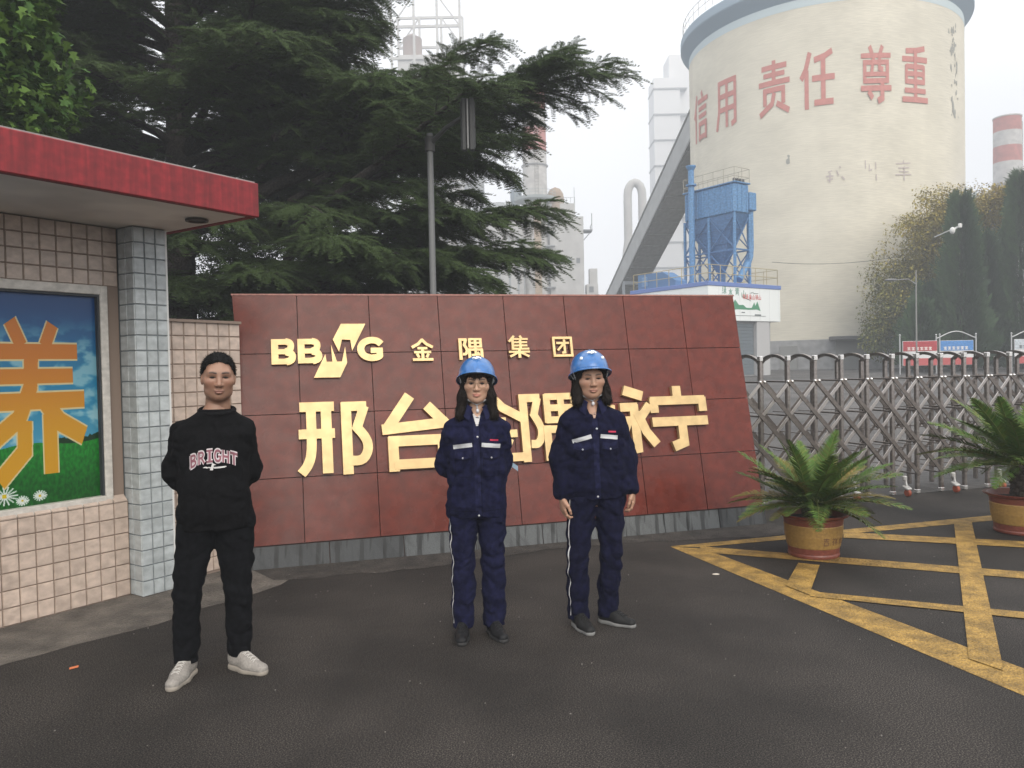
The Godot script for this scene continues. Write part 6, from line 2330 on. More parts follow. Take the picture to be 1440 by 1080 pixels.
func safety_helmet(o: Node3D, t: Transform3D, two_dots: bool) -> void:
	var blue := mat(lin(0.035, 0.155, 0.42), 0.28, 0.0, noise_tex("smear", 0.02, 0.84, 1.0, 4, 71), 3.0)
	blue.clearcoat_enabled = true
	blue.clearcoat = 0.4
	blue.clearcoat_roughness = 0.2
	var dome := func(th: float, ph: float, off: float) -> Vector3:
		var c := cos(ph)
		var sn := sin(ph)
		var rib := 0.004 * exp(-(sin(th) / 0.12) ** 2) * smoothstep(0.1, 0.5, sn) * smoothstep(1.0, 0.9, sn)
		rib += 0.003 * exp(-((absf(sin(th)) - 0.42) / 0.1) ** 2) * smoothstep(0.3, 0.6, sn) * smoothstep(1.0, 0.9, sn)
		var r := pow(c, 0.82)
		return Vector3(sin(th) * (0.112 + off) * r, (0.128 + off) * pow(sn, 0.92) + rib, cos(th) * (0.134 + off) * r)
	var b := Mb.new()
	var N := 44
	var M := 12
	for i in N:
		var t0 := TAU * i / N
		var t1 := TAU * (i + 1) / N
		for j in M:
			var p0 := PI / 2 * j / M
			var p1 := PI / 2 * (j + 1) / M
			for w in 2:
				var of := -0.004 * w
				var q: Array[Vector3] = [dome.call(t0, p0, of), dome.call(t1, p0, of), dome.call(t1, p1, of), dome.call(t0, p1, of)]
				var nn: Array[Vector3] = []
				for e in q:
					nn.append((t.basis * Vector3(e.x, e.y * 0.9 + 0.006, e.z * 0.7)).normalized() * (1.0 if w == 0 else -1.0))
				if w == 0:
					b.quad_n(t * q[0], t * q[1], t * q[2], t * q[3], nn[0], nn[1], nn[2], nn[3])
				else:
					b.quad_n(t * q[3], t * q[2], t * q[1], t * q[0], nn[3], nn[2], nn[1], nn[0])
		# brim: an even gutter, longer at the front
		var rimp := func(th: float, k: float) -> Vector3:
			var front := pow(maxf(0.0, cos(th)), 2.0)
			var ext := (0.014 + 0.026 * front) * k
			return Vector3(sin(th) * (0.112 + ext), -0.002 - 0.010 * k * k - 0.006 * front * k, cos(th) * (0.134 + ext))
		for j in 4:
			var a0: Vector3 = rimp.call(t0, j / 4.0)
			var a1: Vector3 = rimp.call(t1, j / 4.0)
			var c1: Vector3 = rimp.call(t1, (j + 1) / 4.0)
			var c0: Vector3 = rimp.call(t0, (j + 1) / 4.0)
			b.quad(t * c0, t * c1, t * a1, t * a0)
			var dn := Vector3(0, -0.004, 0)
			b.quad(t * (a0 + dn), t * (a1 + dn), t * (c1 + dn), t * (c0 + dn))
		var e0: Vector3 = rimp.call(t0, 1.0)
		var e1: Vector3 = rimp.call(t1, 1.0)
		b.quad(t * (e0 - Vector3(0, 0.006, 0)), t * (e1 - Vector3(0, 0.006, 0)), t * e1, t * e0)
	var m := part("helmet", b, blue, o)
	var wt := mat(lin(0.72, 0.75, 0.78), 0.4)
	var em := Mb.new()
	var on := func(u: float, v: float, z: float) -> Vector3:
		return t * dome.call((u - 0.5) * 0.62, lerpf(0.50, 0.86, v), z + 0.005)
	glyph_on(em, [[20, 6, 52, 22, 30, 38, 58], [18, 34, 68, 46, 44, 60, 20], [20, 56, 62, 74, 28, 94, 60], [12, 40, 86, 62, 66]], on, 0.001, 12.0)
	part("emblem", em, wt, m)
	if two_dots:
		var dt := Mb.new()
		for u: float in [-0.62, 0.62]:
			dt.ball(at(t * dome.call(u, 0.42, 0.003), Basis.from_scale(Vector3(0.011, 0.011, 0.007))), 8, 5)
		part("rivet", dt, wt, m)
	var hb := Mb.new()
	hb.lathe(t * at(Vector3(0, -0.002, -0.004), Basis.from_scale(Vector3(0.098, 1, 0.116))), PackedVector2Array([Vector2(1.0, -0.008), Vector2(1.0, 0.024)]), 30)
	part("headband", hb, mat(lin(0.03, 0.03, 0.035), 0.8), m)


func chin_strap(o: Node3D, s: Sdf, t: Transform3D, ht: Transform3D, buckle: Vector3) -> void:
	var b := Mb.new()
	var chin := t * Vector3(0, -0.124, 0.035)
	for x: float in [-1.0, 1.0]:
		var a := ht * Vector3(0.104 * x, -0.004, 0.030)
		var j := t * Vector3(0.080 * x, -0.030, 0.032)
		var k := t * Vector3(0.062 * x, -0.088, 0.038)
		b.tube(PackedVector3Array([a, j, k, chin]), PackedFloat32Array([0.0042]), 6)
		var c := ht * Vector3(0.106 * x, -0.004, -0.030)
		b.tube(PackedVector3Array([c, j]), PackedFloat32Array([0.0036]), 6)
	b.tube(PackedVector3Array([chin, (chin + buckle) * 0.5 + Vector3(0, 0, 0.008), buckle]), PackedFloat32Array([0.004]), 6)
	var m := part("chin_strap", b, mat(lin(0.34, 0.35, 0.36), 0.7), o)
	var d := Mb.new()
	d.ball(at(buckle, Basis.from_scale(Vector3(0.010, 0.013, 0.008))), 10, 6)
	part("buckle", d, mat(lin(0.55, 0.55, 0.57), 0.4), m)


func limb_body(s: Sdf, P: Dictionary) -> void:  # the body inside the clothes, joined to the neck
	var sh: float = P.shoulder_y
	var cx: float = P.cx
	s.cap(P.neck, Vector3(cx, sh - 0.02, -0.02), 0.052, 0.066, 0.05)
	s.cap(Vector3(cx, sh - 0.02, -0.02), Vector3(cx, P.hip_y, 0.0), 0.085, 0.095, 0.06, Vector3(0.75, 1, 1.0))
	for i in 2:
		var g: Array = P.legs[i]
		s.chain([g[0], g[1], g[2]], [0.070, 0.048, 0.034], 0.04)
		s.cap(g[2], g[2] + Vector3(0, -0.045, 0.0), 0.030, 0.024, 0.02)
		var m: Array = P.arms[i]
		s.chain([m[0], m[1], m[2]], [0.042, 0.034, 0.024], 0.03)


func make_person(P: Dictionary) -> Node3D:
	var o := thing("person", P.label, "person", P.place, "people standing before the name wall")
	# ---- skin: one surface, the head and the hands on finer grids
	var skin := StandardMaterial3D.new()
	skin.vertex_color_use_as_albedo = true
	skin.roughness = 0.5
	skin.subsurf_scatter_enabled = true
	skin.subsurf_scatter_strength = 0.06
	var sk: Color = P.skin
	var flat_skin := func(_p: Vector3) -> Color: return sk
	var body := Sdf.new()
	limb_body(body, P)
	var bm := Mb.new()
	body.net(bm, Vector3(-0.34, 0.02, -0.28), Vector3(0.36, P.neck.y + 0.02, 0.2), 0.016, flat_skin)
	var head := head_sdf(P.round_face, P.jaw)
	var ht: Transform3D = P.head
	var hm := Mb.new()
	head.net(hm, Vector3(-0.10, -0.19, -0.13), Vector3(0.10, 0.13, 0.13), 0.0042, func(p: Vector3) -> Color: return paint_face(p, sk, P.lip, P.stubble, P.brow))
	for i in hm.v.size():
		bm.use_col = true
		bm.v.append(ht * hm.v[i])
		bm.n.append((ht.basis * hm.n[i]).normalized())
		bm.c.append(hm.c[i])
		bm.uv.append(Vector2.ZERO)
	for i in 2:
		var side := 1.0 if i == 0 else -1.0
		var hs := hand_sdf(side, P.curl)
		var hh := Mb.new()
		hs.net(hh, Vector3(-0.075, -0.19, -0.06), Vector3(0.075, 0.055, 0.085), 0.0040, flat_skin)
		var tt: Transform3D = P.hands[i]
		for j in hh.v.size():
			bm.v.append(tt * hh.v[j])
			bm.n.append((tt.basis * hh.n[j]).normalized())
			bm.c.append(hh.c[j])
			bm.uv.append(Vector2.ZERO)
	part("body", bm, skin, o)
	face_parts(o, head, ht, P.squint, P.brow.lerp(P.skin, 0.12).linear_to_srgb())
	# ---- upper garment
	var top := Sdf.new()
	top.loft = P.top
	for i in 2:
		var m: Array = P.arms[i]
		top.chain([m[0], m[1], m[2]], P.sleeve, 0.065)
	top.fold = creases(P.seed, 0.9)
	top.fold_amp = P.fold
	top.fold_scale = Vector3(1.0, 0.9, 1.0)
	top.fold_top = P.neck.y - 0.04
	top.cuts.append(Plane(Vector3.DOWN, -P.hem))
	for i in 2:
		var m: Array = P.arms[i]
		var dd: Vector3 = (m[2] - m[1]).normalized()
		if P.cuff_cut:
			top.cuts.append(Plane(dd, dd.dot(m[2])) if false else Plane(Vector3.DOWN, -P.hem))
	# the neck opening
	top.cap(P.neck + Vector3(0, 0.12, 0.0), P.neck + Vector3(0, 0.005, 0.006), P.neck_hole, P.neck_hole, 0.006, Vector3.ONE, true)
	if P.dip > 0.0:
		top.cap(P.neck + Vector3(0, 0.06, 0.03), P.neck + Vector3(0, -P.dip, 0.075), P.neck_hole * 0.8, P.neck_hole * P.dip_w, 0.006, Vector3.ONE, true)
	var tm := Mb.new()
	top.net(tm, Vector3(-0.36, P.hem - 0.02, -0.30), Vector3(0.38, P.neck.y + 0.05, 0.25), 0.0115)
	part(P.top_name, tm, P.top_mat, o)
	# ---- trousers
	var leg := Sdf.new()
	leg.ell(Vector3(P.cx, P.hip_y + 0.03, 0.0), P.pelvis, 0.05)
	for i in 2:
		var g: Array = P.legs[i]
		var ank: Vector3 = g[2]
		leg.chain([g[0], g[0].lerp(g[1], 0.5), g[1], g[1].lerp(ank, 0.55), ank + Vector3(0, -0.035, 0.0)], P.leg_r, 0.018)
	leg.fold = creases(P.seed + 5, 1.0)
	leg.fold_amp = P.fold * 1.15
	leg.fold_scale = Vector3(1.0, 0.8, 1.0)
	leg.cuts.append(Plane(Vector3.DOWN, -P.cuff))
	var lm := Mb.new()
	leg.net(lm, Vector3(-0.30, P.cuff - 0.02, -0.2), Vector3(0.32, P.hem + 0.13, 0.22), 0.0115)
	part("trousers", lm, P.leg_mat, o)


	P.top_sdf = top
	P.leg_sdf = leg
	P.head_sdf = head
	return o


func hair_mat(c: Color) -> StandardMaterial3D:
	var m := mat(c, 0.6)
	m.metallic_specular = 0.22
	return m


# loose strands standing off a hair surface so that its outline is not smooth
func strands(b: Mb, every: int, len: float, flow: Vector3, sd: int) -> void:
	var rg := RandomNumberGenerator.new()
	rg.seed = sd
	var n := b.v.size()
	for i in range(0, n, every):
		var p := b.v[i]
		var q := b.n[i]
		var d := (q * rg.randf_range(0.15, 0.6) + flow + Vector3(rg.randf_range(-0.5, 0.5), rg.randf_range(-0.4, 0.4), rg.randf_range(-0.5, 0.5))).normalized()
		var w := d.cross(q).normalized() * 0.0011
		var e := p + d * len * rg.randf_range(0.5, 1.2)
		b.vert(p - w, q)
		b.vert(e, q)
		b.vert(p + w, q)


func hair_cut(s: Sdf, grow: float) -> void:
	s.ell(Vector3(0, 0.035, -0.015), Vector3(0.076 + grow, 0.082 + grow, 0.095 + grow), 0.03)
	s.ell(Vector3(0, -0.02, -0.03), Vector3(0.066 + grow, 0.070, 0.062 + grow), 0.03)


func people() -> void:
	man_in_black()
	woman_with_glasses()
	woman_hands_down()


func man_in_black() -> void:
	var black := cloth(lin(0.0075, 0.0075, 0.0085), true, 0.6)
	var jean := cloth(lin(0.0085, 0.009, 0.011), true, 0.9)
	var P := {
		"label": "man in black sweatshirt and black jeans, hands behind his back, by the guard house",
		"place": at(Vector3(-1.645, 0, -4.21), Basis(Vector3.UP, 0.30)),
		"skin": Color(0.27, 0.15, 0.10), "lip": Color(0.22, 0.095, 0.08), "brow": Color(0.03, 0.022, 0.02), "stubble": 0.55, "round_face": 1.05, "jaw": 0.033, "squint": 0.75,
		"head": at(Vector3(0.062, 1.594, 0.01), Basis.from_euler(Vector3(0.06, 0.10, -0.03)) * Basis.from_scale(Vector3(1.04, 1.09, 1.07))),
		"neck": Vector3(0.05, 1.46, -0.012), "neck_hole": 0.082, "cx": 0.03, "shoulder_y": 1.35, "hip_y": 0.84, "seed": 3, "fold": 0.012, "curl": 0.7,
		"dip": 0.0, "dip_w": 0.85, "arms": [[Vector3(-0.122, 1.30, -0.02), Vector3(-0.182, 1.085, -0.085), Vector3(-0.060, 0.925, -0.165)], [Vector3(0.180, 1.30, -0.02), Vector3(0.210, 1.085, -0.085), Vector3(0.12, 0.925, -0.165)]],
		"sleeve": [0.068, 0.058, 0.047],
		"hands": [Transform3D(Basis.from_euler(Vector3(0, 0, 1.1)), Vector3(-0.045, 0.915, -0.175)), Transform3D(Basis.from_euler(Vector3(0, 0, -1.1)), Vector3(0.10, 0.915, -0.19))],
		"top": [[0.775, 0.03, 0.005, 0.180, 0.132], [0.80, 0.03, 0.005, 0.190, 0.140], [0.88, 0.03, 0.018, 0.196, 0.156], [1.0, 0.025, 0.022, 0.186, 0.156], [1.15, 0.025, 0.006, 0.178, 0.145], [1.28, 0.03, -0.004, 0.176, 0.130], [1.345, 0.033, -0.012, 0.158, 0.112], [1.385, 0.040, -0.012, 0.124, 0.100], [1.41, 0.046, -0.006, 0.100, 0.094], [1.424, 0.048, -0.002, 0.090, 0.090]],
		"hem": 0.785, "cuff_cut": false, "top_name": "sweatshirt", "top_mat": black, "leg_mat": jean,
		"legs": [[Vector3(-0.055, 0.82, 0.0), Vector3(-0.125, 0.45, 0.025), Vector3(-0.140, 0.085, 0.0)], [Vector3(0.120, 0.82, 0.0), Vector3(0.132, 0.45, 0.02), Vector3(0.128, 0.085, -0.02)]],
		"pelvis": Vector3(0.185, 0.13, 0.135), "leg_r": [0.122, 0.092, 0.077, 0.071, 0.066], "cuff": 0.075}
	var o := make_person(P)
	var top: Sdf = P.top_sdf
	# collar, hem and chest print
	var rib := Mb.new()
	var ring := PackedVector3Array()
	for k in 33:
		var a := TAU * k / 32.0
		ring.append(P.neck + Vector3(sin(a) * 0.088, -0.042 - 0.016 * cos(a), 0.010 + cos(a) * 0.090))
	rib.tube(ring, PackedFloat32Array([0.0125]), 8, false)
	part("collar", rib, cloth(lin(0.010, 0.010, 0.011)), o)
	var letters := [
		[[20, 18, 0, 18, 100], [18, 10, 8, 60, 8, 72, 26, 58, 46, 18, 46], [18, 18, 50, 62, 52, 78, 72, 60, 92, 10, 92]],
		[[20, 18, 0, 18, 100], [18, 10, 8, 60, 8, 74, 28, 58, 52, 18, 52], [18, 48, 54, 84, 100]],
		[[30, 50, 0, 50, 100], [16, 12, 7, 88, 7], [16, 12, 93, 88, 93]],
		[[20, 84, 24, 66, 8, 32, 10, 16, 34, 16, 66, 32, 90, 66, 92, 84, 76, 84, 56], [16, 54, 56, 94, 56]],
		[[20, 18, 0, 18, 100], [20, 82, 0, 82, 100], [18, 18, 50, 82, 50]],
		[[22, 50, 0, 50, 100], [20, 6, 10, 94, 10]]]
	var rimm := Mb.new()
	var fill := Mb.new()
	for i in 6:
		for ps in 2:
			var g: Array = letters[i].map(func(s): return [s[0] + (20 if ps == 0 else 0)] + s.slice(1))
			var place := func(u: float, v: float, z: float) -> Vector3:
				var x := 0.0 + ((i + u * 1.0) - 3.0) * 0.0395
				var y := 1.187 - 2.3 * x * x + (v - 0.5) * 0.064 * (1.0 + 4.0 * x * x)
				return Vector3(x + 0.036, y, top.surface_z(x + 0.036, y, 0.35) + z)
			glyph_on(rimm if ps == 0 else fill, g, place, 0.0015 if ps == 0 else 0.0045, 26.0, 0.0002)
	part("printed_letters", rimm, mat(lin(0.50, 0.46, 0.47), 0.8), o)
	part("printed_letters", fill, mat(lin(0.20, 0.075, 0.095), 0.8), o)
	var scr := Mb.new()
	glyph_on(scr, [[9, 0, 55, 10, 40, 14, 62, 24, 44, 28, 62, 38, 46, 44, 60], [14, 34, 90, 42, 8, 50, 22], [12, 28, 55, 60, 52, 100, 46], [10, 46, 64, 70, 62, 94, 56]], func(u: float, v: float, z: float) -> Vector3:
		var x := 0.042 + (u - 0.5) * 0.112
		var y := 1.128 + (v - 0.5) * 0.038
		return Vector3(x, y, top.surface_z(x, y, 0.35) + z), 0.0015, 14.0, 0.0002)
	part("printed_script", scr, mat(lin(0.50, 0.49, 0.48), 0.8), o)
	# hair
	var t: Transform3D = P.head
	var h := Sdf.new()
	hair_cut(h, 0.009)
	h.fold = creases(9, 13.0)
	h.fold_amp = 0.0035
	h.cuts.append(Plane(Vector3(0, -0.80, 0.60).normalized(), -0.010))
	h.cuts.append(Plane(Vector3(0, -1, 0), 0.055))
	for x: float in [-1.0, 1.0]:
		h.ell(Vector3(0.055 * x, 0.045, 0.085), Vector3(0.030, 0.040, 0.04), 0.01, true)
	h.ell(Vector3(0.0, 0.045, 0.10), Vector3(0.056, 0.046, 0.05), 0.01, true)
	var hb := Mb.new()
	h.net(hb, Vector3(-0.11, -0.08, -0.14), Vector3(0.11, 0.15, 0.12), 0.0048)
	strands(hb, 7, 0.013, Vector3(0, -0.25, 0.25), 3)
	part("hair", hb, hair_mat(lin(0.008, 0.0075, 0.0075)), o, t)
	var white := mat(lin(0.29, 0.268, 0.24), 0.75, 0.0, noise_tex("smear", 0.02, 0.84, 1.0, 4, 71), 6.0)
	var sole := mat(lin(0.28, 0.25, 0.21), 0.7)
	var lace := mat(lin(0.45, 0.43, 0.40), 0.8)
	shoe(o, Transform3D(Basis(Vector3.UP, -0.34), Vector3(-0.145, 0, 0.045)), white, sole, lace, 0.272)
	shoe(o, Transform3D(Basis(Vector3.UP, 0.72), Vector3(0.145, 0, 0.02)), white, sole, lace, 0.272)


func workwear(P: Dictionary, o: Node3D, cx: float, chest: float, hem: float, collar_y: float, lean: float) -> void:
	var top: Sdf = P.top_sdf
	var navy: Material = P.top_mat
	var grey := mat(lin(0.40, 0.41, 0.42), 0.5)
	var dark := cloth(lin(0.008, 0.009, 0.026), true, 0.5)
	var snap := mat(lin(0.5, 0.5, 0.5), 0.35, 0.8)
	var pale := cloth(lin(0.019, 0.021, 0.06), true, 0.5)
	for s: float in [-1.0, 1.0]:
		var b := Mb.new()
		lay(b, top, [Vector2(cx + 0.028 * s, chest), Vector2(cx + 0.085 * s, chest - 0.006 + minf(0.0, lean * s * 0.03)), Vector2(cx + 0.140 * s, chest - 0.014 + minf(0.0, lean * s * 0.06))], 0.024, 0.0035)
		part("reflective_stripe", b, grey, o)
		var f := Mb.new()
		lay(f, top, [Vector2(cx + 0.034 * s, chest - 0.055), Vector2(cx + 0.085 * s, chest - 0.066), Vector2(cx + 0.134 * s, chest - 0.056)], 0.044, 0.0045)
		part("pocket_flap", f, pale, o)
		var e := Mb.new()
		lay(e, top, [Vector2(cx + 0.034 * s, chest - 0.078), Vector2(cx + 0.085 * s, chest - 0.091), Vector2(cx + 0.134 * s, chest - 0.079)], 0.009, 0.0058)
		lay(e, top, [Vector2(cx + 0.036 * s, chest - 0.085), Vector2(cx + 0.038 * s, chest - 0.19), Vector2(cx + 0.128 * s, chest - 0.19), Vector2(cx + 0.130 * s, chest - 0.085)], 0.004, 0.0025)
		part("pocket_seam", e, dark, o)
		var k := Mb.new()
		var q := Vector2(cx + 0.085 * s, chest - 0.078)
		k.ball(at(Vector3(q.x, q.y, top.surface_z(q.x, q.y) + 0.005), Basis.from_scale(Vector3(0.0055, 0.0055, 0.003))), 8, 5)
		part("snap", k, snap, o)
		# turned down collar
		var c := Mb.new()
		var nk: Vector3 = P.neck
		var row0: Array[Vector3] = []
		var row1: Array[Vector3] = []
		var row2: Array[Vector3] = []
		var row3: Array[Vector3] = []
		for i in 9:
			var a := lerpf(2.9, 0.42, i / 8.0)
			row0.append(Vector3(nk.x + s * sin(a) * 0.066, collar_y + 0.010 - 0.045 * pow(maxf(0, cos(a)), 1.5), nk.z + 0.008 + cos(a) * 0.070))
			row1.append(Vector3(nk.x + s * sin(a) * 0.080, collar_y + 0.006 - 0.05 * pow(maxf(0, cos(a)), 1.5), nk.z + 0.008 + cos(a) * 0.086))
			var y2 := collar_y - 0.042 - 0.062 * pow(maxf(0, cos(a)), 1.5) - (0.012 if i == 8 else 0.0)
			var x2 := nk.x + s * sin(a) * (0.104 + (0.018 if i >= 7 else 0.0))
			var z2 := nk.z + 0.008 + cos(a) * 0.112
			if z2 > 0.0:
				z2 = maxf(z2, top.surface_z(x2, y2) + 0.012)
			row2.append(Vector3(x2, y2, z2))
			row3.append(Vector3(x2 - s * sin(a) * 0.006, y2 + 0.004, z2 - 0.016))
		for i in 8:
			for rw in [[row0, row1], [row1, row2], [row2, row3]]:
				var q0: Array = rw[0]
				var q1: Array = rw[1]
				if s > 0:
					c.quad(q1[i + 1], q1[i], q0[i], q0[i + 1])
				else:
					c.quad(q1[i], q1[i + 1], q0[i + 1], q0[i])
		part("collar", c, pale, o)
	var pl := Mb.new()
	lay(pl, top, [Vector2(cx - 0.002, collar_y - 0.13), Vector2(cx, chest - 0.15), Vector2(cx + 0.004, hem + 0.01)], 0.034, 0.004)
	part("placket", pl, pale, o)
	var se := Mb.new()
	lay(se, top, [Vector2(cx + 0.019, collar_y - 0.13), Vector2(cx + 0.021, chest - 0.15), Vector2(cx + 0.023, hem + 0.01)], 0.005, 0.005)
	lay(se, top, [Vector2(cx - 0.16, hem + 0.052), Vector2(cx, hem + 0.050), Vector2(cx + 0.16, hem + 0.052)], 0.005, 0.003)
	part("seam", se, dark, o)
	for y: float in [hem + 0.024, chest + 0.045]:
		var k := Mb.new()
		k.ball(at(Vector3(cx + 0.004, y, top.surface_z(cx + 0.004, y) + 0.005), Basis.from_scale(Vector3(0.007, 0.007, 0.004))), 8, 5)
		part("snap", k, snap, o)
	var st := Mb.new()
	lay(st, top, [Vector2(cx + 0.078, chest + 0.026), Vector2(cx + 0.128, chest + 0.022)], 0.010, 0.003)
	part("embroidery", st, mat(lin(0.42, 0.02, 0.06), 0.7), o)
	# reflective piping down the outer seam of the trouser leg seen from the left
	var leg: Sdf = P.leg_sdf
	var pp := Mb.new()
	for i in 2:
		var g: Array = P.legs[i]
		var sg := -1.0 if i == 0 else 1.0
		var prev: Array[Vector3] = []
		for k in 46:
			var t := k / 45.0
			var y := lerpf(P.hem + 0.0, P.cuff + 0.03, t)
			var c: Vector3 = g[0].lerp(g[1], (g[0].y - y) / (g[0].y - g[1].y)) if y > g[1].y else g[1].lerp(g[2], (g[1].y - y) / (g[1].y - g[2].y))
			var row: Array[Vector3] = []
			for da: float in [-0.05, 0.05]:
				var an := 1.02 + da
				var dir := Vector3(sg * sin(an), 0, cos(an))
				row.append(leg.hit(Vector3(c.x, y, c.z) + dir * 0.25, -dir) + dir * 0.0025)
			if prev.size():
				if sg < 0:
					pp.quad(row[1], row[0], prev[0], prev[1])
					pp.quad(row[0], row[1], prev[1], prev[0])
				else:
					pp.quad(row[0], row[1], prev[1], prev[0])
					pp.quad(row[1], row[0], prev[0], prev[1])
			prev = row
		if i == 0:
			part("reflective_piping", pp, mat(lin(0.55, 0.55, 0.55), 0.5), o)


func woman_hair(o: Node3D, t: Transform3D, drop: float, fringe: bool, sd: int, wide: float) -> void:
	var h := Sdf.new()
	hair_cut(h, 0.011)
	for x: float in [-1.0, 1.0]:
		h.chain([Vector3(0.068 * x, 0.03, 0.012), Vector3(0.082 * x, -0.07, 0.012), Vector3(wide * x, -drop, 0.036)], [0.024, 0.031, 0.034], 0.03, Vector3(1, 1, 0.85))
		h.chain([Vector3(0.05 * x, 0.0, -0.06), Vector3(0.06 * x, -drop * 0.9, -0.06)], [0.045, 0.04], 0.03)
	h.cap(Vector3(0, 0, -0.07), Vector3(0, -drop * 0.95, -0.075), 0.045, 0.036, 0.03, Vector3(0.6, 1, 1))
	h.fold = creases(sd, 3.2)
	h.fold_amp = 0.007
	h.fold_scale = Vector3(2.2, 0.35, 2.2)
	h.ell(Vector3(0, -0.035, 0.075), Vector3(0.061, 0.105, 0.085), 0.012, true)
	h.cap(Vector3(0, -0.09, -0.01), Vector3(0, -0.3, 0.04), 0.050, 0.052, 0.02, Vector3.ONE, true)
	var b := Mb.new()
	h.net(b, Vector3(-0.15, -drop - 0.05, -0.14), Vector3(0.15, 0.14, 0.12), 0.0062)
	strands(b, 8, 0.03, Vector3(0, -1.3, 0), 4)
	var hm := hair_mat(lin(0.011, 0.008, 0.0065))
	part("hair", b, hm, o, t)
	if fringe:
		var f := Sdf.new()
		f.ell(Vector3(0, 0.030, 0.012), Vector3(0.076, 0.076, 0.084), 0.02)
		f.fold = creases(sd + 2, 4.0)
		f.fold_amp = 0.006
		f.fold_scale = Vector3(2.4, 0.3, 1.0)
		f.cuts.append(Plane(Vector3(0, -1, 0.0), -0.030))
		f.cuts.append(Plane(Vector3(0, 0, -1), -0.02))
		f.cap(Vector3(0.012, -0.02, 0.09), Vector3(0.006, 0.048, 0.10), 0.02, 0.004, 0.008, Vector3.ONE, true)
		var fb := Mb.new()
		f.net(fb, Vector3(-0.09, 0.0, 0.0), Vector3(0.09, 0.12, 0.12), 0.0050)
		strands(fb, 6, 0.016, Vector3(0, -1.2, 0.1), 5)
		part("fringe", fb, hair_mat(lin(0.024, 0.014, 0.010)), o, t)


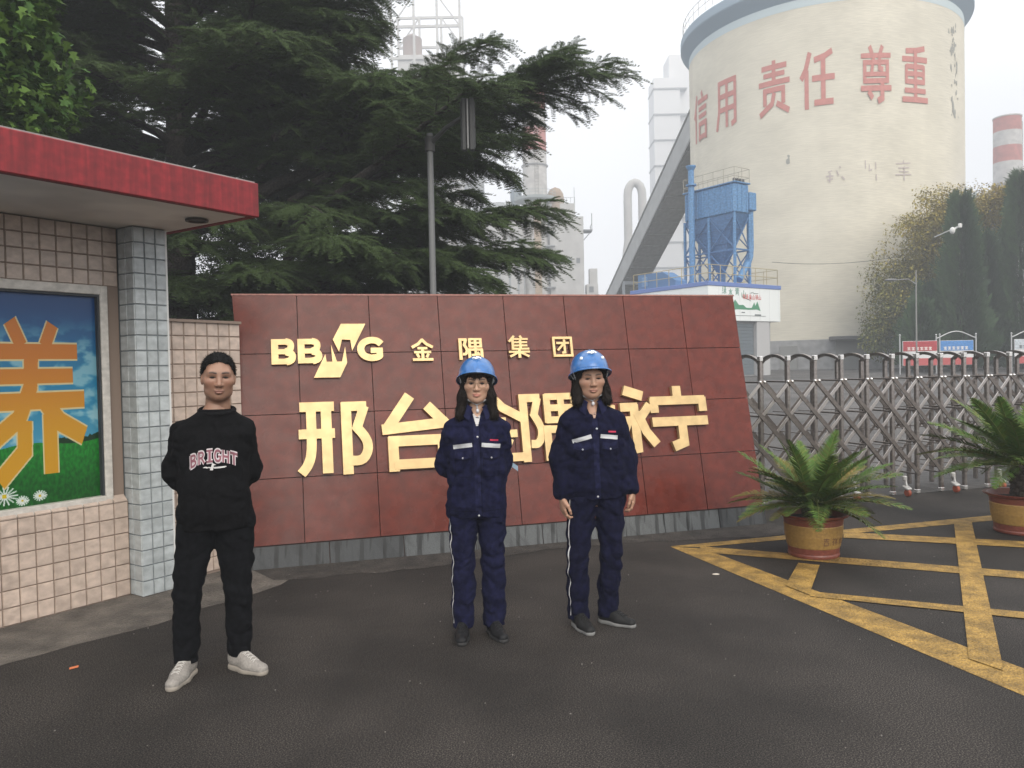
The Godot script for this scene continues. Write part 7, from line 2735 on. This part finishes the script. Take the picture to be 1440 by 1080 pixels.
func woman_with_glasses() -> void:
	var navy := cloth(lin(0.013, 0.0145, 0.046), true, 0.6)
	var P := {
		"label": "woman with glasses and long hair in blue helmet and navy workwear, hands behind her back",
		"place": at(Vector3(-0.235, 0, -4.73), Basis(Vector3.UP, 0.07)),
		"skin": Color(0.44, 0.27, 0.185), "lip": Color(0.42, 0.13, 0.11), "brow": Color(0.05, 0.035, 0.03), "stubble": 0.0, "round_face": 1.04, "jaw": 0.024, "squint": 1.0,
		"head": at(Vector3(0.022, 1.520, 0.012), Basis.from_euler(Vector3(0.0, -0.04, -0.02))),
		"neck": Vector3(0.020, 1.385, -0.012), "neck_hole": 0.060, "cx": 0.008, "shoulder_y": 1.28, "hip_y": 0.80, "seed": 23, "fold": 0.014, "curl": 0.7,
		"dip": 0.03, "dip_w": 0.5, "arms": [[Vector3(-0.130, 1.238, -0.01), Vector3(-0.178, 1.045, -0.075), Vector3(-0.055, 0.90, -0.165)], [Vector3(0.148, 1.238, -0.01), Vector3(0.168, 1.045, -0.085), Vector3(0.085, 0.905, -0.165)]],
		"sleeve": [0.066, 0.060, 0.047],
		"hands": [Transform3D(Basis.from_euler(Vector3(0, 0, 1.1)), Vector3(-0.045, 0.89, -0.175)), Transform3D(Basis.from_euler(Vector3(0, 0, -1.1)), Vector3(0.075, 0.895, -0.19))],
		"top": [[0.715, 0.01, 0.0, 0.172, 0.118], [0.745, 0.01, 0.0, 0.180, 0.126], [0.80, 0.01, 0.004, 0.188, 0.136], [0.95, 0.01, 0.004, 0.180, 0.128], [1.08, 0.01, 0.008, 0.178, 0.130], [1.20, 0.012, 0.004, 0.180, 0.124], [1.275, 0.014, -0.006, 0.164, 0.106], [1.325, 0.017, -0.012, 0.122, 0.088], [1.36, 0.019, -0.012, 0.090, 0.076], [1.385, 0.02, -0.012, 0.072, 0.070]],
		"hem": 0.722, "cuff_cut": false, "top_name": "jacket", "top_mat": navy, "leg_mat": navy,
		"legs": [[Vector3(-0.075, 0.79, 0.0), Vector3(-0.083, 0.44, 0.02), Vector3(-0.092, 0.085, -0.005)], [Vector3(0.090, 0.79, 0.0), Vector3(0.098, 0.44, 0.015), Vector3(0.096, 0.085, -0.01)]],
		"pelvis": Vector3(0.172, 0.12, 0.125), "leg_r": [0.108, 0.086, 0.074, 0.074, 0.072], "cuff": 0.050}
	var o := make_person(P)
	workwear(P, o, 0.012, 1.165, 0.722, 1.412, 0.0)
	var t: Transform3D = P.head
	woman_hair(o, t, 0.185, true, 41, 0.098)
	var ht := t * Transform3D(Basis.from_euler(Vector3(-0.36, 0, 0)), Vector3(0, 0.035, -0.014))
	safety_helmet(o, ht, false)
	chin_strap(o, P.head_sdf, t, ht, Vector3(0.022, 1.362, 0.058))
	# white shirt in the collar opening
	var sh := Mb.new()
	for k in 8:
		lay(sh, P.top_sdf, [Vector2(0.016, 1.345 - k * 0.0095), Vector2(0.016, 1.3345 - k * 0.0095)], 0.046 - k * 0.0050, 0.004)
	part("shirt", sh, mat(lin(0.5, 0.49, 0.48), 0.9), o)
	# glasses
	var g := Mb.new()
	var head: Sdf = P.head_sdf
	for x: float in [-1.0, 1.0]:
		var pts := PackedVector3Array()
		for k in 21:
			var a := TAU * k / 20.0
			var px := signf(cos(a)) * pow(absf(cos(a)), 0.7) * 0.0255
			var py := signf(sin(a)) * pow(absf(sin(a)), 0.7) * 0.0205
			pts.append(t * Vector3(0.0325 * x + px, 0.000 + py, 0.103 - absf(0.0325 * x + px) * 0.22))
		g.tube(pts, PackedFloat32Array([0.0014]), 6, false)
		g.tube(PackedVector3Array([t * Vector3(0.058 * x, 0.008, 0.091), t * Vector3(0.074 * x, 0.010, 0.05), t * Vector3(0.079 * x, 0.006, 0.0)]), PackedFloat32Array([0.0016]), 6)
	g.tube(PackedVector3Array([t * Vector3(-0.008, 0.006, 0.101), t * Vector3(0, 0.009, 0.104), t * Vector3(0.008, 0.006, 0.101)]), PackedFloat32Array([0.0014]), 6)
	var gm := part("glasses", g, mat(lin(0.30, 0.20, 0.12), 0.3, 0.7), o)
	for x: float in [-1.0, 1.0]:
		var l := Mb.new()
		var ring := PackedVector2Array()
		for k in 20:
			var a := TAU * k / 20.0
			ring.append(Vector2(0.0325 * x + signf(cos(a)) * pow(absf(cos(a)), 0.7) * 0.0245, signf(sin(a)) * pow(absf(sin(a)), 0.7) * 0.0195))
		l.prism(ring, t * Transform3D(Basis.from_euler(Vector3(0, 0.21 * x, 0)), Vector3(0.0325 * x * 0.03, 0, 0.1025)), -0.0006, 0.0006)
		var glass := StandardMaterial3D.new()
		glass.transparency = BaseMaterial3D.TRANSPARENCY_ALPHA
		glass.albedo_color = Color(0.2, 0.2, 0.2, 0.02)
		glass.roughness = 0.05
		glass.metallic_specular = 0.1
		part("lens", l, glass, gm)
	var dk := mat(lin(0.013, 0.013, 0.014), 0.45)
	dk.metallic_specular = 0.25
	var so := mat(lin(0.022, 0.022, 0.022), 0.7)
	shoe(o, Transform3D(Basis(Vector3.UP, -0.08), Vector3(-0.096, 0, 0.05)), dk, so, dk, 0.245)
	shoe(o, Transform3D(Basis(Vector3.UP, 0.30), Vector3(0.100, 0, 0.035)), dk, so, dk, 0.245)
	# the folded mask she holds behind her
	var pl: Transform3D = P.place
	var mk := Mb.new()
	var q := [Vector3(0.0, 0.0, 0.0), Vector3(0.05, -0.012, 0.01), Vector3(0.09, -0.020, 0.0)]
	for k in 2:
		for fz: float in [0.0, -0.012]:
			var a: Vector3 = q[k] + Vector3(0, 0, fz)
			var c: Vector3 = q[k + 1] + Vector3(0, -0.01 * k, fz)
			mk.quad(a + Vector3(0, -0.018, 0), c + Vector3(0, -0.032, 0), c, a + Vector3(0, 0.012, 0))
			mk.quad(a + Vector3(0, 0.012, 0), c, c + Vector3(0, -0.032, 0), a + Vector3(0, -0.018, 0))
	tag(part("face_mask", mk, mat(lin(0.42, 0.55, 0.66), 0.8), self, pl * at(Vector3(0.178, 1.035, -0.08))), "pale blue folded face mask held behind the back of the woman with glasses", "face mask")


func woman_hands_down() -> void:
	var navy := cloth(lin(0.010, 0.011, 0.034), true, 0.6)
	var P := {
		"label": "woman in blue helmet and navy workwear with arms hanging at her sides",
		"place": at(Vector3(0.495, 0, -4.86), Basis(Vector3.UP, 0.10)),
		"skin": Color(0.37, 0.215, 0.145), "lip": Color(0.30, 0.12, 0.095), "brow": Color(0.07, 0.05, 0.04), "stubble": 0.0, "round_face": 1.05, "jaw": 0.028, "squint": 0.7,
		"head": at(Vector3(-0.012, 1.534, 0.012), Basis.from_euler(Vector3(0.02, 0.02, 0.02)) * Basis.from_scale(Vector3.ONE * 1.06)),
		"neck": Vector3(-0.010, 1.395, -0.012), "neck_hole": 0.062, "cx": 0.008, "shoulder_y": 1.30, "hip_y": 0.83, "seed": 43, "fold": 0.014, "curl": 0.85,
		"dip": 0.055, "dip_w": 0.45, "arms": [[Vector3(-0.143, 1.262, -0.005), Vector3(-0.202, 1.06, -0.02), Vector3(-0.208, 0.835, 0.035)], [Vector3(0.146, 1.262, -0.005), Vector3(0.212, 1.07, -0.03), Vector3(0.238, 0.865, 0.02)]],
		"sleeve": [0.068, 0.063, 0.054],
		"hands": [Transform3D(Basis.from_euler(Vector3(-0.1, 0.25, 0.06)), Vector3(-0.206, 0.805, 0.045)), Transform3D(Basis.from_euler(Vector3(-0.05, -0.35, 0.04)), Vector3(0.241, 0.835, 0.025))],
		"top": [[0.79, 0.012, 0.0, 0.178, 0.122], [0.82, 0.012, 0.0, 0.186, 0.130], [0.88, 0.01, 0.004, 0.196, 0.142], [1.0, 0.008, 0.004, 0.192, 0.136], [1.12, 0.006, 0.008, 0.188, 0.132], [1.23, 0.002, 0.004, 0.188, 0.124], [1.30, -0.004, -0.006, 0.170, 0.106], [1.35, -0.008, -0.012, 0.124, 0.088], [1.38, -0.010, -0.012, 0.092, 0.077], [1.405, -0.010, -0.012, 0.074, 0.071]],
		"hem": 0.798, "cuff_cut": false, "top_name": "jacket", "top_mat": navy, "leg_mat": navy,
		"legs": [[Vector3(-0.072, 0.82, 0.0), Vector3(-0.115, 0.45, 0.03), Vector3(-0.110, 0.085, 0.0)], [Vector3(0.098, 0.82, 0.0), Vector3(0.098, 0.45, 0.02), Vector3(0.085, 0.085, -0.03)]],
		"pelvis": Vector3(0.172, 0.12, 0.125), "leg_r": [0.112, 0.090, 0.073, 0.070, 0.069], "cuff": 0.045}
	var o := make_person(P)
	workwear(P, o, -0.004, 1.19, 0.798, 1.426, 0.3)
	var t: Transform3D = P.head
	woman_hair(o, t, 0.120, false, 61, 0.086)
	var ht := t * Transform3D(Basis.from_euler(Vector3(-0.30, 0, 0)), Vector3(0, 0.039, -0.012))
	safety_helmet(o, ht, true)
	chin_strap(o, P.head_sdf, t, ht, Vector3(-0.006, 1.385, 0.062))
	var sn := Mb.new()
	for k in 8:
		lay(sn, P.top_sdf, [Vector2(-0.007, 1.375 - k * 0.0095), Vector2(-0.007, 1.3645 - k * 0.0095)], 0.052 - k * 0.0056, 0.004)
	part("undershirt", sn, mat(lin(0.40, 0.27, 0.21), 0.9), o)
	var dk := mat(lin(0.016, 0.016, 0.016), 0.5)
	dk.metallic_specular = 0.25
	var so := mat(lin(0.17, 0.17, 0.165), 0.7)
	shoe(o, Transform3D(Basis(Vector3.UP, 0.22), Vector3(-0.108, 0, 0.05)), dk, so, dk, 0.250)
	shoe(o, Transform3D(Basis(Vector3.UP, 0.85), Vector3(0.098, 0, 0.0)), dk, so, dk, 0.250)
